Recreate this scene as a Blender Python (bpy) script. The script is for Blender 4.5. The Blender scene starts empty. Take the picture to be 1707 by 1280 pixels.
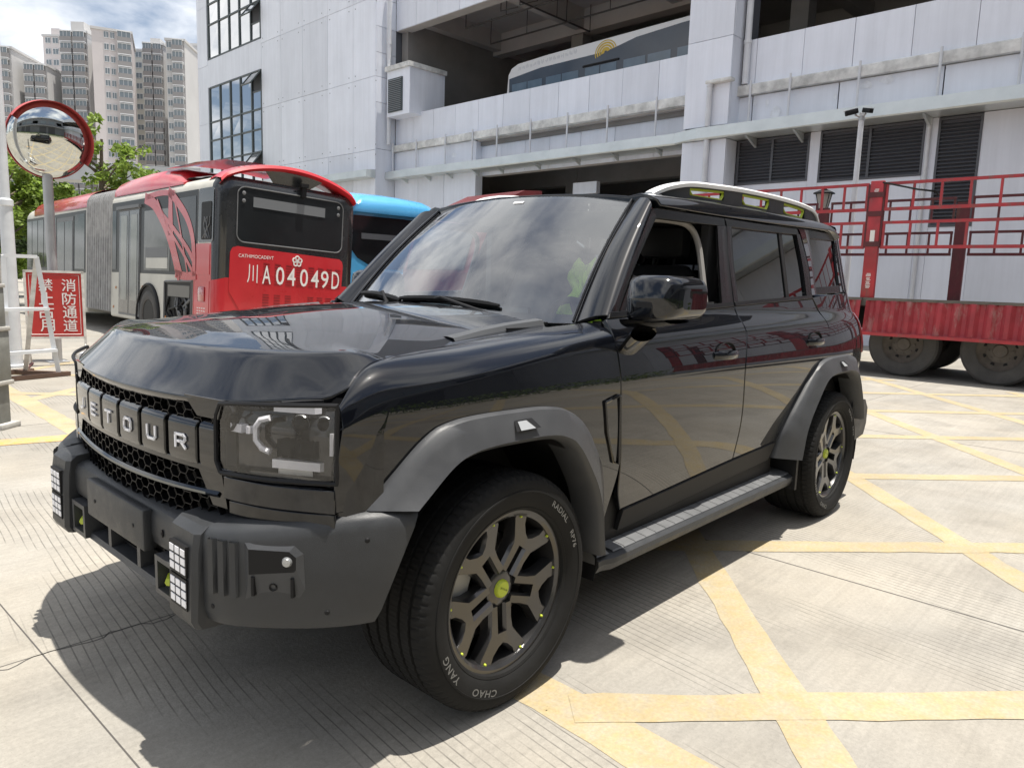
import bpy, bmesh, math, random
from mathutils import Vector, Matrix
import numpy as np
PI = math.pi
R_ = math.radians
rnd = random.Random(7)
scene = bpy.context.scene
COL = scene.collection

# ------------------------------------------------------------------ camera
cam_d = bpy.data.cameras.new('camera')
cam = bpy.data.objects.new('camera', cam_d); COL.objects.link(cam)
def look(o, loc, yaw, pitch, roll):
    f = Vector((math.cos(yaw)*math.cos(pitch), math.sin(yaw)*math.cos(pitch), -math.sin(pitch)))
    r = f.cross(Vector((0, 0, 1))).normalized(); u = r.cross(f)
    c, s = math.cos(roll), math.sin(roll)
    r2, u2 = r*c + u*s, -r*s + u*c
    m = Matrix(((r2.x, u2.x, -f.x, loc[0]), (r2.y, u2.y, -f.y, loc[1]), (r2.z, u2.z, -f.z, loc[2]), (0, 0, 0, 1)))
    o.matrix_world = m
look(cam, (1.6024, 2.3847, 1.3278), R_(222.3673), R_(7.9813), R_(1.8083))
cam_d.sensor_width = 36; cam_d.lens = 36*1217.2/1707
cam_d.clip_start = .05; cam_d.clip_end = 2000
scene.camera = cam

# ------------------------------------------------------------------ light
SUN = Vector((-.115, .13, 1)).normalized()
sun_d = bpy.data.lights.new('sun', 'SUN'); sun_d.energy = 4.9; sun_d.angle = R_(.55); sun_d.color = (1, .95, .87)
sun = bpy.data.objects.new('sun', sun_d); COL.objects.link(sun)
sun.rotation_euler = (-SUN).to_track_quat('-Z', 'Y').to_euler(); sun.location = (0, 0, 40)
W = bpy.data.worlds.new('World'); scene.world = W; W.use_nodes = True
nt = W.node_tree; nt.nodes.clear()
def wn(t, **k):
    n = nt.nodes.new(t)
    for a, b in k.items(): setattr(n, a, b)
    return n
out = wn('ShaderNodeOutputWorld'); bg = wn('ShaderNodeBackground'); bg.inputs[1].default_value = .080
sky = wn('ShaderNodeTexSky', sky_type='NISHITA', sun_disc=False)
sky.sun_elevation = math.asin(SUN.z); sky.sun_rotation = math.atan2(SUN.x, SUN.y)
sky.air_density = 1.0; sky.dust_density = 1.6; sky.ozone_density = 1.2
tc = wn('ShaderNodeTexCoord'); sep = wn('ShaderNodeSeparateXYZ'); nt.links.new(tc.outputs['Generated'], sep.inputs[0])
zc_ = wn('ShaderNodeMath', operation='MAXIMUM'); nt.links.new(sep.outputs[2], zc_.inputs[0]); zc_.inputs[1].default_value = .0
za = wn('ShaderNodeMath', operation='ADD'); nt.links.new(zc_.outputs[0], za.inputs[0]); za.inputs[1].default_value = .22
dx = wn('ShaderNodeMath', operation='DIVIDE'); nt.links.new(sep.outputs[0], dx.inputs[0]); nt.links.new(za.outputs[0], dx.inputs[1])
dy = wn('ShaderNodeMath', operation='DIVIDE'); nt.links.new(sep.outputs[1], dy.inputs[0]); nt.links.new(za.outputs[0], dy.inputs[1])
cmb = wn('ShaderNodeCombineXYZ'); nt.links.new(dx.outputs[0], cmb.inputs[0]); nt.links.new(dy.outputs[0], cmb.inputs[1])
no = wn('ShaderNodeTexNoise'); no.inputs['Scale'].default_value = 1.5; no.inputs['Detail'].default_value = 9; no.inputs['Roughness'].default_value = .56; no.inputs['Distortion'].default_value = .35
mpw = wn('ShaderNodeMapping'); mpw.inputs['Location'].default_value = (3.7, 1.2, 0); nt.links.new(cmb.outputs[0], mpw.inputs['Vector']); nt.links.new(mpw.outputs[0], no.inputs['Vector'])
cr = wn('ShaderNodeValToRGB'); cr.color_ramp.elements[0].position = .42; cr.color_ramp.elements[1].position = .60
cr.color_ramp.elements[0].color = (.05, .05, .05, 1); cr.color_ramp.elements[1].color = (.97, .97, .97, 1)
nt.links.new(no.outputs[0], cr.inputs[0])
no2 = wn('ShaderNodeTexNoise'); no2.inputs['Scale'].default_value = 3.2; no2.inputs['Detail'].default_value = 8
nt.links.new(cmb.outputs[0], no2.inputs['Vector'])
cr2 = wn('ShaderNodeValToRGB'); cr2.color_ramp.elements[0].position = .3; cr2.color_ramp.elements[1].position = .7
cr2.color_ramp.elements[0].color = (9.0, 9.3, 9.7, 1); cr2.color_ramp.elements[1].color = (13.0, 13.0, 13.0, 1)
nt.links.new(no2.outputs[0], cr2.inputs[0])
mx = wn('ShaderNodeMix', data_type='RGBA'); nt.links.new(cr.outputs[0], mx.inputs[0]); nt.links.new(sky.outputs[0], mx.inputs[6]); nt.links.new(cr2.outputs[0], mx.inputs[7])
nt.links.new(mx.outputs[2], bg.inputs[0]); nt.links.new(bg.outputs[0], out.inputs[0])
scene.view_settings.view_transform = 'Standard'; scene.view_settings.look = 'None'
scene.view_settings.exposure = 0.60; scene.view_settings.gamma = 1

# ------------------------------------------------------------------ materials
MAT = {}
def mat(name, col, rough=.5, metal=0, coat=0, coat_r=.03, spec=.5, bump=0, bscale=60, var=0, vscale=3, bdist=.004, emit=None):
    if name in MAT: return MAT[name]
    m = bpy.data.materials.new(name); m.use_nodes = True; t = m.node_tree
    b = t.nodes['Principled BSDF']
    b.inputs['Base Color'].default_value = (*col, 1); b.inputs['Roughness'].default_value = rough
    b.inputs['Metallic'].default_value = metal; b.inputs['Coat Weight'].default_value = coat
    b.inputs['Coat Roughness'].default_value = coat_r; b.inputs['Specular IOR Level'].default_value = spec
    if emit: b.inputs['Emission Color'].default_value = (*emit[:3], 1); b.inputs['Emission Strength'].default_value = emit[3]
    if bump or var:
        c = t.nodes.new('ShaderNodeTexCoord')
    if bump:
        n = t.nodes.new('ShaderNodeTexNoise'); n.inputs['Scale'].default_value = bscale; n.inputs['Detail'].default_value = 4
        t.links.new(c.outputs['Object'], n.inputs['Vector'])
        bp = t.nodes.new('ShaderNodeBump'); bp.inputs['Strength'].default_value = bump; bp.inputs['Distance'].default_value = bdist
        t.links.new(n.outputs[0], bp.inputs['Height']); t.links.new(bp.outputs[0], b.inputs['Normal'])
    if var:
        n = t.nodes.new('ShaderNodeTexNoise'); n.inputs['Scale'].default_value = vscale; n.inputs['Detail'].default_value = 7; n.inputs['Roughness'].default_value = .62
        t.links.new(c.outputs['Object'], n.inputs['Vector'])
        rp = t.nodes.new('ShaderNodeMapRange'); rp.inputs[1].default_value = .3; rp.inputs[2].default_value = .7
        rp.inputs[3].default_value = 1-var; rp.inputs[4].default_value = 1+var
        t.links.new(n.outputs[0], rp.inputs[0])
        mu = t.nodes.new('ShaderNodeMix'); mu.data_type = 'RGBA'; mu.blend_type = 'MULTIPLY'; mu.inputs[0].default_value = 1
        mu.inputs[6].default_value = (*col, 1); t.links.new(rp.outputs[0], mu.inputs[7]); t.links.new(mu.outputs[2], b.inputs['Base Color'])
        r2 = t.nodes.new('ShaderNodeMapRange'); r2.inputs[1].default_value = .3; r2.inputs[2].default_value = .7
        r2.inputs[3].default_value = max(.02, rough-.08); r2.inputs[4].default_value = min(1, rough+.1)
        t.links.new(n.outputs[0], r2.inputs[0]); t.links.new(r2.outputs[0], b.inputs['Roughness'])
    MAT[name] = m
    return m
def glass(name, tint, refl=1.0, base=.04, rough=0.0):
    """thin pane: Fresnel mix of a tinted see-through and a mirror reflection"""
    if name in MAT: return MAT[name]
    m = bpy.data.materials.new(name); m.use_nodes = True; t = m.node_tree; t.nodes.clear()
    o = t.nodes.new('ShaderNodeOutputMaterial'); mxs = t.nodes.new('ShaderNodeMixShader')
    tr = t.nodes.new('ShaderNodeBsdfTransparent'); tr.inputs[0].default_value = (*tint, 1)
    gl = t.nodes.new('ShaderNodeBsdfGlossy'); gl.inputs[0].default_value = (1, 1, 1, 1); gl.inputs['Roughness'].default_value = rough
    lw = t.nodes.new('ShaderNodeFresnel'); lw.inputs[0].default_value = 1.5
    mr = t.nodes.new('ShaderNodeMath'); mr.operation = 'MULTIPLY_ADD'; mr.inputs[1].default_value = refl; mr.inputs[2].default_value = base; mr.use_clamp = True
    t.links.new(lw.outputs[0], mr.inputs[0]); t.links.new(mr.outputs[0], mxs.inputs[0])
    t.links.new(tr.outputs[0], mxs.inputs[1]); t.links.new(gl.outputs[0], mxs.inputs[2]); t.links.new(mxs.outputs[0], o.inputs[0])
    MAT[name] = m
    return m
M = {}
M['paint'] = mat('black_paint', (.0028, .0034, .0052), .30, .0, 1, .006, spec=.04)
M['paint'].node_tree.nodes['Principled BSDF'].inputs['Coat IOR'].default_value = 1.56
M['gloss'] = mat('gloss_black_trim', (.004, .004, .0045), .25, 0, 1, .012, spec=.08)
M['plastic'] = mat('charcoal_plastic', (.034, .036, .039), .45, spec=.40, bump=.5, bscale=520, bdist=.0012, var=.12, vscale=16)
M['flare'] = mat('flare_plastic', (.050, .052, .056), .43, spec=.42, bump=.45, bscale=520, bdist=.0012, var=.09, vscale=14)
M['dark'] = mat('black_plastic', (.010, .010, .011), .55, spec=.25)
M['rubber'] = mat('tyre_rubber', (.015, .015, .015), .75, spec=.14, bump=.25, bscale=160, bdist=.001, var=.25, vscale=9)
M['seal'] = mat('window_seal', (.008, .008, .008), .5, spec=.2)
M['silver'] = mat('silver_trim', (.42, .43, .43), .35, .7)
M['white'] = mat('white_enamel', (.8, .8, .8), .35)
M['chrome'] = mat('chrome', (.75, .76, .78), .12, 1)
M['lime'] = mat('lime_plastic', (.42, .50, .03), .45)
M['rim'] = mat('gunmetal_alloy', (.058, .057, .058), .28, .65, .5, .06, bump=.05, bscale=600)
M['disc'] = mat('brake_disc', (.28, .27, .26), .35, .9)
M['caliper'] = mat('caliper_grey', (.33, .33, .32), .5, .3)
M['wind'] = glass('windshield_glass', (.76, .88, .91), 1.5, .15)
M['tint'] = glass('tinted_glass', (.05, .053, .056), 1.2, .03)
M['clear'] = glass('clear_lens', (.93, .93, .94), 1.0, .02)
M['hlens'] = glass('headlight_lens', (.95, .95, .96), 1.0, .01)
M['led'] = mat('led_diffuser', (.90, .90, .94), .25)
M['seat'] = mat('seat_leather', (.035, .035, .038), .5)
M['hcap'] = mat('lens_grey', (.016, .016, .018), .35, spec=.15)
M['satin'] = mat('satin_black_trim', (.008, .008, .009), .25, spec=.22)
M['taill'] = mat('tail_lamp_red', (.16, .006, .008), .08, 0, 1, .02)

# ------------------------------------------------------------------ mesh helpers
def link(o, parent=None):
    COL.objects.link(o)
    if parent is not None: o.parent = parent
    return o
def obj(name, v, f, m, parent=None, smooth=True, ang=38, mats=None, fm=None):
    me = bpy.data.meshes.new(name); me.from_pydata([tuple(a) for a in v], [], f); me.update()
    for mm in (mats or [m]): me.materials.append(mm)
    if fm is not None: me.polygons.foreach_set('material_index', fm)
    if smooth:
        me.polygons.foreach_set('use_smooth', [True]*len(me.polygons))
        me.set_sharp_from_angle(angle=R_(ang))
    return link(bpy.data.objects.new(name, me), parent)
def tag(o, label=None, cat=None, group=None, kind=None):
    if label: o['label'] = label
    if cat: o['category'] = cat
    if group: o['group'] = group
    if kind: o['kind'] = kind
    return o
def empty(name, loc=(0, 0, 0), rz=0, parent=None):
    o = bpy.data.objects.new(name, None); o.location = loc; o.rotation_euler = (0, 0, rz); o.empty_display_size = .2
    return link(o, parent)
def dup(o, parent=None):
    c = o.copy(); COL.objects.link(c); c.parent = parent
    for ch in list(o.children): dup(ch, c)
    return c
def mirror_y(o, parent=None):
    """mirror image of a part and its sub-parts across the car's centre plane"""
    me = o.data.copy(); me.transform(Matrix.Diagonal((1, -1, 1, 1))); me.flip_normals()
    c = bpy.data.objects.new(o.name.split('.')[0], me); link(c, parent)
    c.location = (o.location.x, -o.location.y, o.location.z)
    for ch in list(o.children): mirror_y(ch, c)
    return c
class MB:
    """collects shapes into one mesh"""
    def __init__(s): s.v = []; s.f = []
    def add(s, v, f):
        b = len(s.v); s.v += [tuple(a) for a in v]; s.f += [tuple(i+b for i in q) for q in f]; return s
    def box(s, x0, x1, y0, y1, z0, z1, M4=None, c=0):
        if c:
            v = []
            xs, ys, zs = (x0, x1), (y0, y1), (z0, z1)
            bm = bmesh.new(); bmesh.ops.create_cube(bm, size=1)
            for q in bm.verts: q.co = Vector(((x0+x1)/2+q.co.x*(x1-x0), (y0+y1)/2+q.co.y*(y1-y0), (z0+z1)/2+q.co.z*(z1-z0)))
            bmesh.ops.bevel(bm, geom=bm.edges[:], offset=c, segments=2, affect='EDGES', profile=.5)
            bm.verts.index_update()
            v = [q.co.copy() for q in bm.verts]; f = [[q.index for q in g.verts] for g in bm.faces]; bm.free()
        else:
            v = [Vector((x, y, z)) for z in (z0, z1) for y in (y0, y1) for x in (x0, x1)]
            f = [(0, 2, 3, 1), (4, 5, 7, 6), (0, 1, 5, 4), (2, 6, 7, 3), (0, 4, 6, 2), (1, 3, 7, 5)]
        if M4 is not None: v = [M4 @ q for q in v]
        return s.add(v, f)
    def tube(s, pts, r, n=8, cap=True):
        pts = [Vector(q) for q in pts]; rs = r if isinstance(r, (list, tuple)) else [r]*len(pts)
        v = []; f = []; prev = None
        for i, q in enumerate(pts):
            d = (pts[min(i+1, len(pts)-1)] - pts[max(i-1, 0)]).normalized()
            a = prev - d*prev.dot(d) if prev is not None else (Vector((0, 0, 1)).cross(d) if abs(d.z) < .95 else Vector((1, 0, 0)).cross(d))
            if a.length < 1e-6: a = Vector((1, 0, 0)).cross(d)
            a.normalize(); b = d.cross(a); prev = a
            for k in range(n):
                t = 2*PI*k/n; v.append(q + (a*math.cos(t)+b*math.sin(t))*rs[i])
        for i in range(len(pts)-1):
            for k in range(n): f.append((i*n+k, i*n+(k+1) % n, (i+1)*n+(k+1) % n, (i+1)*n+k))
        if cap: f.append(tuple(range(n-1, -1, -1))); f.append(tuple((len(pts)-1)*n+k for k in range(n)))
        return s.add(v, f)
    def bar(s, a, b, w, h, up=(0, 0, 1)):
        """square bar from a to b: w across, h along up"""
        a, b = Vector(a), Vector(b); d = (b-a).normalized(); up = Vector(up); x = d.cross(up)
        if x.length < 1e-5: x = d.cross(Vector((1, 0, 0)))
        x.normalize(); u = x.cross(d)
        v = [q + x*sx*w/2 + u*su*h/2 for q in (a, b) for sx, su in ((-1, -1), (1, -1), (1, 1), (-1, 1))]
        return s.add(v, [(0, 1, 2, 3), (7, 6, 5, 4), (0, 4, 5, 1), (1, 5, 6, 2), (2, 6, 7, 3), (3, 7, 4, 0)])
    def lathe(s, prof, n=32, M4=None, a0=0, a1=2*PI):
        """profile of (r, h) turned about Z"""
        v = []; f = []; full = abs(a1-a0-2*PI) < 1e-6; k = n if full else n+1
        for i in range(k):
            t = a0+(a1-a0)*i/n
            for r, h in prof: v.append(Vector((r*math.cos(t), r*math.sin(t), h)))
        m = len(prof)
        for i in range(n):
            j = (i+1) % k
            for q in range(m-1): f.append((i*m+q, j*m+q, j*m+q+1, i*m+q+1))
        if M4 is not None: v = [M4 @ q for q in v]
        return s.add(v, f)
    def prism(s, poly, d, M4=None):
        """2D polygon extruded d along z"""
        n = len(poly); v = [Vector((a, b, 0)) for a, b in poly] + [Vector((a, b, d)) for a, b in poly]
        f = [tuple(range(n-1, -1, -1)), tuple(range(n, 2*n))] + [(i, (i+1) % n, n+(i+1) % n, n+i) for i in range(n)]
        if M4 is not None: v = [M4 @ q for q in v]
        return s.add(v, f)
    def grid(s, P):
        """rows of points"""
        nr, nc = len(P), len(P[0]); v = [q for r in P for q in r]
        return s.add(v, [(i*nc+j, i*nc+j+1, (i+1)*nc+j+1, (i+1)*nc+j) for i in range(nr-1) for j in range(nc-1)])
    def build(s, name, m, parent=None, smooth=True, ang=38): return obj(name, s.v, s.f, m, parent, smooth, ang)
def box(name, x0, x1, y0, y1, z0, z1, m, parent=None, c=0): return MB().box(x0, x1, y0, y1, z0, z1, c=c).build(name, m, parent, bool(c))
def frame(o, x, y, z):
    """matrix with the given origin and axes"""
    x, y, z = Vector(x).normalized(), Vector(y).normalized(), Vector(z).normalized(); o = Vector(o)
    return Matrix(((x.x, y.x, z.x, o.x), (x.y, y.y, z.y, o.y), (x.z, y.z, z.z, o.z), (0, 0, 0, 1)))
def itp(x, xs, ys):
    """smooth monotone-ish interpolation"""
    if x <= xs[0]: return ys[0]
    if x >= xs[-1]: return ys[-1]
    i = 0
    while x > xs[i+1]: i += 1
    def sl(k):
        if k == 0: return (ys[1]-ys[0])/(xs[1]-xs[0])
        if k == len(xs)-1: return (ys[k]-ys[k-1])/(xs[k]-xs[k-1])
        return (ys[k+1]-ys[k-1])/(xs[k+1]-xs[k-1])
    h = xs[i+1]-xs[i]; t = (x-xs[i])/h; m0, m1 = sl(i)*h, sl(i+1)*h
    return (2*t**3-3*t*t+1)*ys[i]+(t**3-2*t*t+t)*m0+(-2*t**3+3*t*t)*ys[i+1]+(t**3-t*t)*m1
def sst(a, b, x):
    t = max(0, min(1, (x-a)/(b-a))); return t*t*(3-2*t)
def crv(pts, n, smooth=True):
    """resample a polyline (Catmull-Rom if smooth) to n+1 points evenly by length"""
    P = [np.array(q, float) for q in pts]
    if smooth and len(P) > 2:
        Q = []
        for i in range(len(P)-1):
            p0 = P[i-1] if i else 2*P[0]-P[1]; p1, p2 = P[i], P[i+1]; p3 = P[i+2] if i+2 < len(P) else 2*P[-1]-P[-2]
            for k in range(16):
                t = k/16; Q.append(.5*((2*p1)+(-p0+p2)*t+(2*p0-5*p1+4*p2-p3)*t*t+(-p0+3*p1-3*p2+p3)*t**3))
        P = Q+[P[-1]]
    L = [0]
    for a, b in zip(P[:-1], P[1:]): L.append(L[-1]+float(np.linalg.norm(b-a)))
    R = []
    for i in range(n+1):
        s = L[-1]*i/n; k = min(max(0, int(np.searchsorted(L, s))-1), len(P)-2)
        d = L[k+1]-L[k]; t = (s-L[k])/d if d > 1e-12 else 0; R.append(P[k]*(1-t)+P[k+1]*t)
    return R
def coons(B, T, L, R_s, nu, nv, sm=(True, True, True, True)):
    b, t, l, r = crv(B, nu, sm[0]), crv(T, nu, sm[1]), crv(L, nv, sm[2]), crv(R_s, nv, sm[3])
    G = []
    for j in range(nv+1):
        v = j/nv; row = []
        for i in range(nu+1):
            u = i/nu
            row.append((1-v)*b[i]+v*t[i]+(1-u)*l[j]+u*r[j]-((1-u)*(1-v)*b[0]+u*(1-v)*b[nu]+(1-u)*v*t[0]+u*v*t[nu]))
        G.append(row)
    return G
def skin(name, P, m, parent, outward, th=.02, r=.004, mb=None):
    """grid of 3D points given a rolled edge and a return flange, so that panels have thickness and real gaps"""
    nr, nc = len(P), len(P[0]); P = [[Vector(q) for q in row] for row in P]; ow = Vector(outward)
    def nrm(i, j):
        a = P[i][min(j+1, nc-1)]-P[i][max(j-1, 0)]; b = P[min(i+1, nr-1)][j]-P[max(i-1, 0)][j]
        n = a.cross(b)
        if n.length < 1e-12: return ow.normalized()
        n.normalize(); return n if n.dot(ow) > 0 else -n
    v = [q for row in P for q in row]; f = [(i*nc+j, i*nc+j+1, (i+1)*nc+j+1, (i+1)*nc+j) for i in range(nr-1) for j in range(nc-1)]
    ring = [(0, j) for j in range(nc)]+[(i, nc-1) for i in range(1, nr)]+[(nr-1, j) for j in range(nc-2, -1, -1)]+[(i, 0) for i in range(nr-2, 0, -1)]
    k = len(ring); last = [i*nc+j for i, j in ring]; cen = sum((q for q in v), Vector())/len(v)
    outs = []
    for q in range(k):
        i, j = ring[q]; a = P[ring[q-1][0]][ring[q-1][1]]; b = P[ring[(q+1) % k][0]][ring[(q+1) % k][1]]
        n = nrm(i, j); t = b-a
        o = t.cross(n)
        ii, jj = min(max(i, 1), nr-2), min(max(j, 1), nc-2)
        w = P[i][j]-P[ii][jj]
        if o.length < 1e-9: o = w
        o.normalize()
        if o.dot(w) < 0: o = -o
        outs.append((o, n))
    for ro, rn in ((.7, .3), (1, 1), (1, th/r)):
        cur = []
        for q in range(k):
            i, j = ring[q]; o, n = outs[q]; cur.append(len(v)); v.append(P[i][j]+o*r*ro-n*r*rn)
        for q in range(k): f.append((last[q], last[(q+1) % k], cur[(q+1) % k], cur[q]))
        last = cur
    if mb is not None: mb.add(v, f); return None
    return obj(name, v, f, m, parent, True, 50)
def text_mesh(s, size=1.0, depth=.0, spacing=1.0, bold=0.0, res=3):
    """lettering as plain mesh data centred on its box: list of verts (x right, y up), faces"""
    cu = bpy.data.curves.new('lettering', 'FONT'); cu.body = s; cu.size = size; cu.space_character = spacing
    cu.align_x = 'LEFT'; cu.resolution_u = res; cu.offset = bold; cu.extrude = depth
    o = bpy.data.objects.new('lettering', cu); COL.objects.link(o)
    dg = bpy.context.evaluated_depsgraph_get(); dg.update()
    me = bpy.data.meshes.new_from_object(o.evaluated_get(dg))
    v = [q.co.copy() for q in me.vertices]; f = [tuple(q.vertices) for q in me.polygons]
    bpy.data.objects.remove(o); bpy.data.curves.remove(cu); bpy.data.meshes.remove(me)
    if v:
        x0, x1 = min(q.x for q in v), max(q.x for q in v); y0, y1 = min(q.y for q in v), max(q.y for q in v)
        v = [Vector((q.x-(x0+x1)/2, q.y-(y0+y1)/2, q.z)) for q in v]
        return v, f, x1-x0, y1-y0
    return v, f, 0, 0
def put_text(mb, s, w, h, M4, depth=.0, bold=0.0):
    """lettering scaled to w x h (h None keeps proportion) through matrix M4 (x right, y up, z out)"""
    v, f, tw, th = text_mesh(s, 1, 0, 1, bold)
    if not v: return mb
    sx = w/tw; sy = h/th if h else sx
    v = [Vector((q.x*sx, q.y*sy, 0)) for q in v]
    if depth:
        # thicken: front face and side walls
        n = len(v); ed = {}
        for q in f:
            for a, b in zip(q, q[1:]+q[:1]):
                if (b, a) in ed: ed.pop((b, a))
                else: ed[(a, b)] = 1
        v = v+[Vector((q.x, q.y, depth)) for q in v]
        f = [tuple(i+n for i in q) for q in f]+[(a, b, b+n, a+n) for a, b in ed]
    return mb.add([M4 @ q for q in v], f)
# ================================================================== ground
def nodes_of(m): return m.node_tree
def concrete_mat():
    m = mat('yard_concrete', (.40, .375, .33), .85); t = m.node_tree; b = t.nodes['Principled BSDF']; L = t.links.new
    N = t.nodes.new
    g = N('ShaderNodeNewGeometry'); P = g.outputs['Position']
    def noise(sc, det=6, rough=.6, vec=P):
        n = N('ShaderNodeTexNoise'); n.inputs['Scale'].default_value = sc; n.inputs['Detail'].default_value = det; n.inputs['Roughness'].default_value = rough; L(vec, n.inputs['Vector']); return n.outputs[0]
    def mp(v, a, b_, c, d):
        n = N('ShaderNodeMapRange'); n.inputs[1].default_value = a; n.inputs[2].default_value = b_; n.inputs[3].default_value = c; n.inputs[4].default_value = d; L(v, n.inputs[0]); return n.outputs[0]
    def math_(op, a, b_=None):
        n = N('ShaderNodeMath'); n.operation = op
        for i, q in enumerate((a, b_)):
            if q is None: continue
            if isinstance(q, (int, float)): n.inputs[i].default_value = q
            else: L(q, n.inputs[i])
        return n.outputs[0]
    big = mp(noise(.35, 5), .3, .7, .82, 1.13); mid = mp(noise(2.2, 7, .7), .3, .7, .86, 1.10); fine = mp(noise(60, 3, .7), .25, .75, .86, 1.10); sp = mp(noise(210, 2), .55, .75, 1, .80)
    v = math_('MULTIPLY', math_('MULTIPLY', big, mid), math_('MULTIPLY', fine, sp))
    # brushed streaks along the broom direction
    mpn = N('ShaderNodeMapping'); mpn.inputs['Rotation'].default_value = (0, 0, R_(-8)); mpn.inputs['Scale'].default_value = (.7, 26, 1); L(P, mpn.inputs['Vector'])
    st = mp(noise(1.5, 5, .6, mpn.outputs[0]), .3, .7, .93, 1.06); v = math_('MULTIPLY', v, st)
    # tyre dust and stains
    stn = mp(noise(.9, 9, .72), .53, .70, 1, .74); v = math_('MULTIPLY', v, stn)
    # old tyre sweeps and slab-to-slab tone
    sp_ = N('ShaderNodeSeparateXYZ'); L(P, sp_.inputs[0])
    for cx_, cy_, rr in ((4.2, 6.4, 5.6), (4.2, 6.4, 7.3), (-9, -14, 13.5), (-9, -14, 15.3), (-7, 12, 10.4), (-7, 12, 12.2)):
        dx_ = math_('SUBTRACT', sp_.outputs[0], cx_); dy_ = math_('SUBTRACT', sp_.outputs[1], cy_)
        ra = math_('SQRT', math_('ADD', math_('MULTIPLY', dx_, dx_), math_('MULTIPLY', dy_, dy_)))
        bnd = mp(math_('ABSOLUTE', math_('SUBTRACT', ra, rr)), .06, .16, .16, 0)
        v = math_('MULTIPLY', v, math_('SUBTRACT', 1, math_('MULTIPLY', bnd, mp(noise(3.1, 6, .7), .35, .65, .1, 1))))
    cb3 = N('ShaderNodeCombineXYZ'); L(math_('FLOOR', math_('DIVIDE', math_('ADD', sp_.outputs[0], 2.07), 4.15)), cb3.inputs[0]); L(math_('FLOOR', math_('DIVIDE', math_('ADD', sp_.outputs[1], .46), 4.6)), cb3.inputs[1])
    wnz = N('ShaderNodeTexWhiteNoise'); L(cb3.outputs[0], wnz.inputs[0]); v = math_('MULTIPLY', v, mp(wnz.outputs[0], 0, 1, .93, 1.05))
    mx_ = N('ShaderNodeMix'); mx_.data_type = 'RGBA'; mx_.blend_type = 'MULTIPLY'; mx_.inputs[0].default_value = 1; mx_.inputs[6].default_value = (.318, .302, .270, 1); L(v, mx_.inputs[7])
    # warm / grey patches
    mx2 = N('ShaderNodeMix'); mx2.data_type = 'RGBA'; mx2.blend_type = 'MULTIPLY'; L(mp(noise(.6, 4), .35, .65, 0, .55), mx2.inputs[0]); L(mx_.outputs[2], mx2.inputs[6]); mx2.inputs[7].default_value = (1.04, .97, .86, 1)
    # scored anti-slip grooves: 35 mm apart, in patches, running across the yard
    sx = N('ShaderNodeSeparateXYZ'); L(P, sx.inputs[0])
    gx = math_('ADD', math_('ADD', sx.outputs[0], math_('MULTIPLY', sx.outputs[1], -.11)), math_('MULTIPLY', noise(.7, 2), .05))
    fr_ = math_('FRACT', math_('DIVIDE', gx, .0345)); tri_ = math_('ABSOLUTE', math_('SUBTRACT', fr_, .5))
    mpn2 = N('ShaderNodeMapping'); mpn2.inputs['Scale'].default_value = (1.5, .55, 1); mpn2.inputs['Location'].default_value = (.35, .2, 0); L(P, mpn2.inputs['Vector'])
    patch = mp(noise(1.15, 3, .5, mpn2.outputs[0]), .49, .55, 0, 1)
    gl_ = math_('MULTIPLY', mp(tri_, .05, .085, 1, 0), patch); gl_ = math_('MULTIPLY', gl_, mp(noise(9, 3), .3, .55, .35, 1))
    mx3 = N('ShaderNodeMix'); mx3.data_type = 'RGBA'; L(math_('MULTIPLY', gl_, .72), mx3.inputs[0]); L(mx2.outputs[2], mx3.inputs[6]); mx3.inputs[7].default_value = (.085, .078, .068, 1)
    L(mx3.outputs[2], b.inputs['Base Color'])
    bp_ = N('ShaderNodeBump'); bp_.inputs['Strength'].default_value = .35; bp_.inputs['Distance'].default_value = .004; L(math_('ADD', noise(90, 4), math_('MULTIPLY', noise(18, 4), 1.2)), bp_.inputs['Height']); L(bp_.outputs[0], b.inputs['Normal'])
    return m
conc = concrete_mat()
g = obj('ground', [(-400, -400, 0), (400, -400, 0), (400, 400, 0), (-400, 400, 0)], [(0, 1, 2, 3)], conc, smooth=False); tag(g, kind='structure')
groove_m = mat('joint_filler', (.075, .07, .064), .95)
# slab joints
def joint(pts, w=.012, name='slab_joint'):
    mb = MB(); pts = [Vector((1.6024+(q[0]-1.6024)*.976, 2.3847+(q[1]-2.3847)*.976, .0006)) for q in pts]
    for a, b_ in zip(pts[:-1], pts[1:]):
        d = (b_-a).normalized(); q = Vector((-d.y, d.x, 0)); mb.add([a-q*w/2, b_-q*w/2, b_+q*w/2, a+q*w/2], [(0, 1, 2, 3)])
    return mb.build(name, groove_m, g, False)
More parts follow.
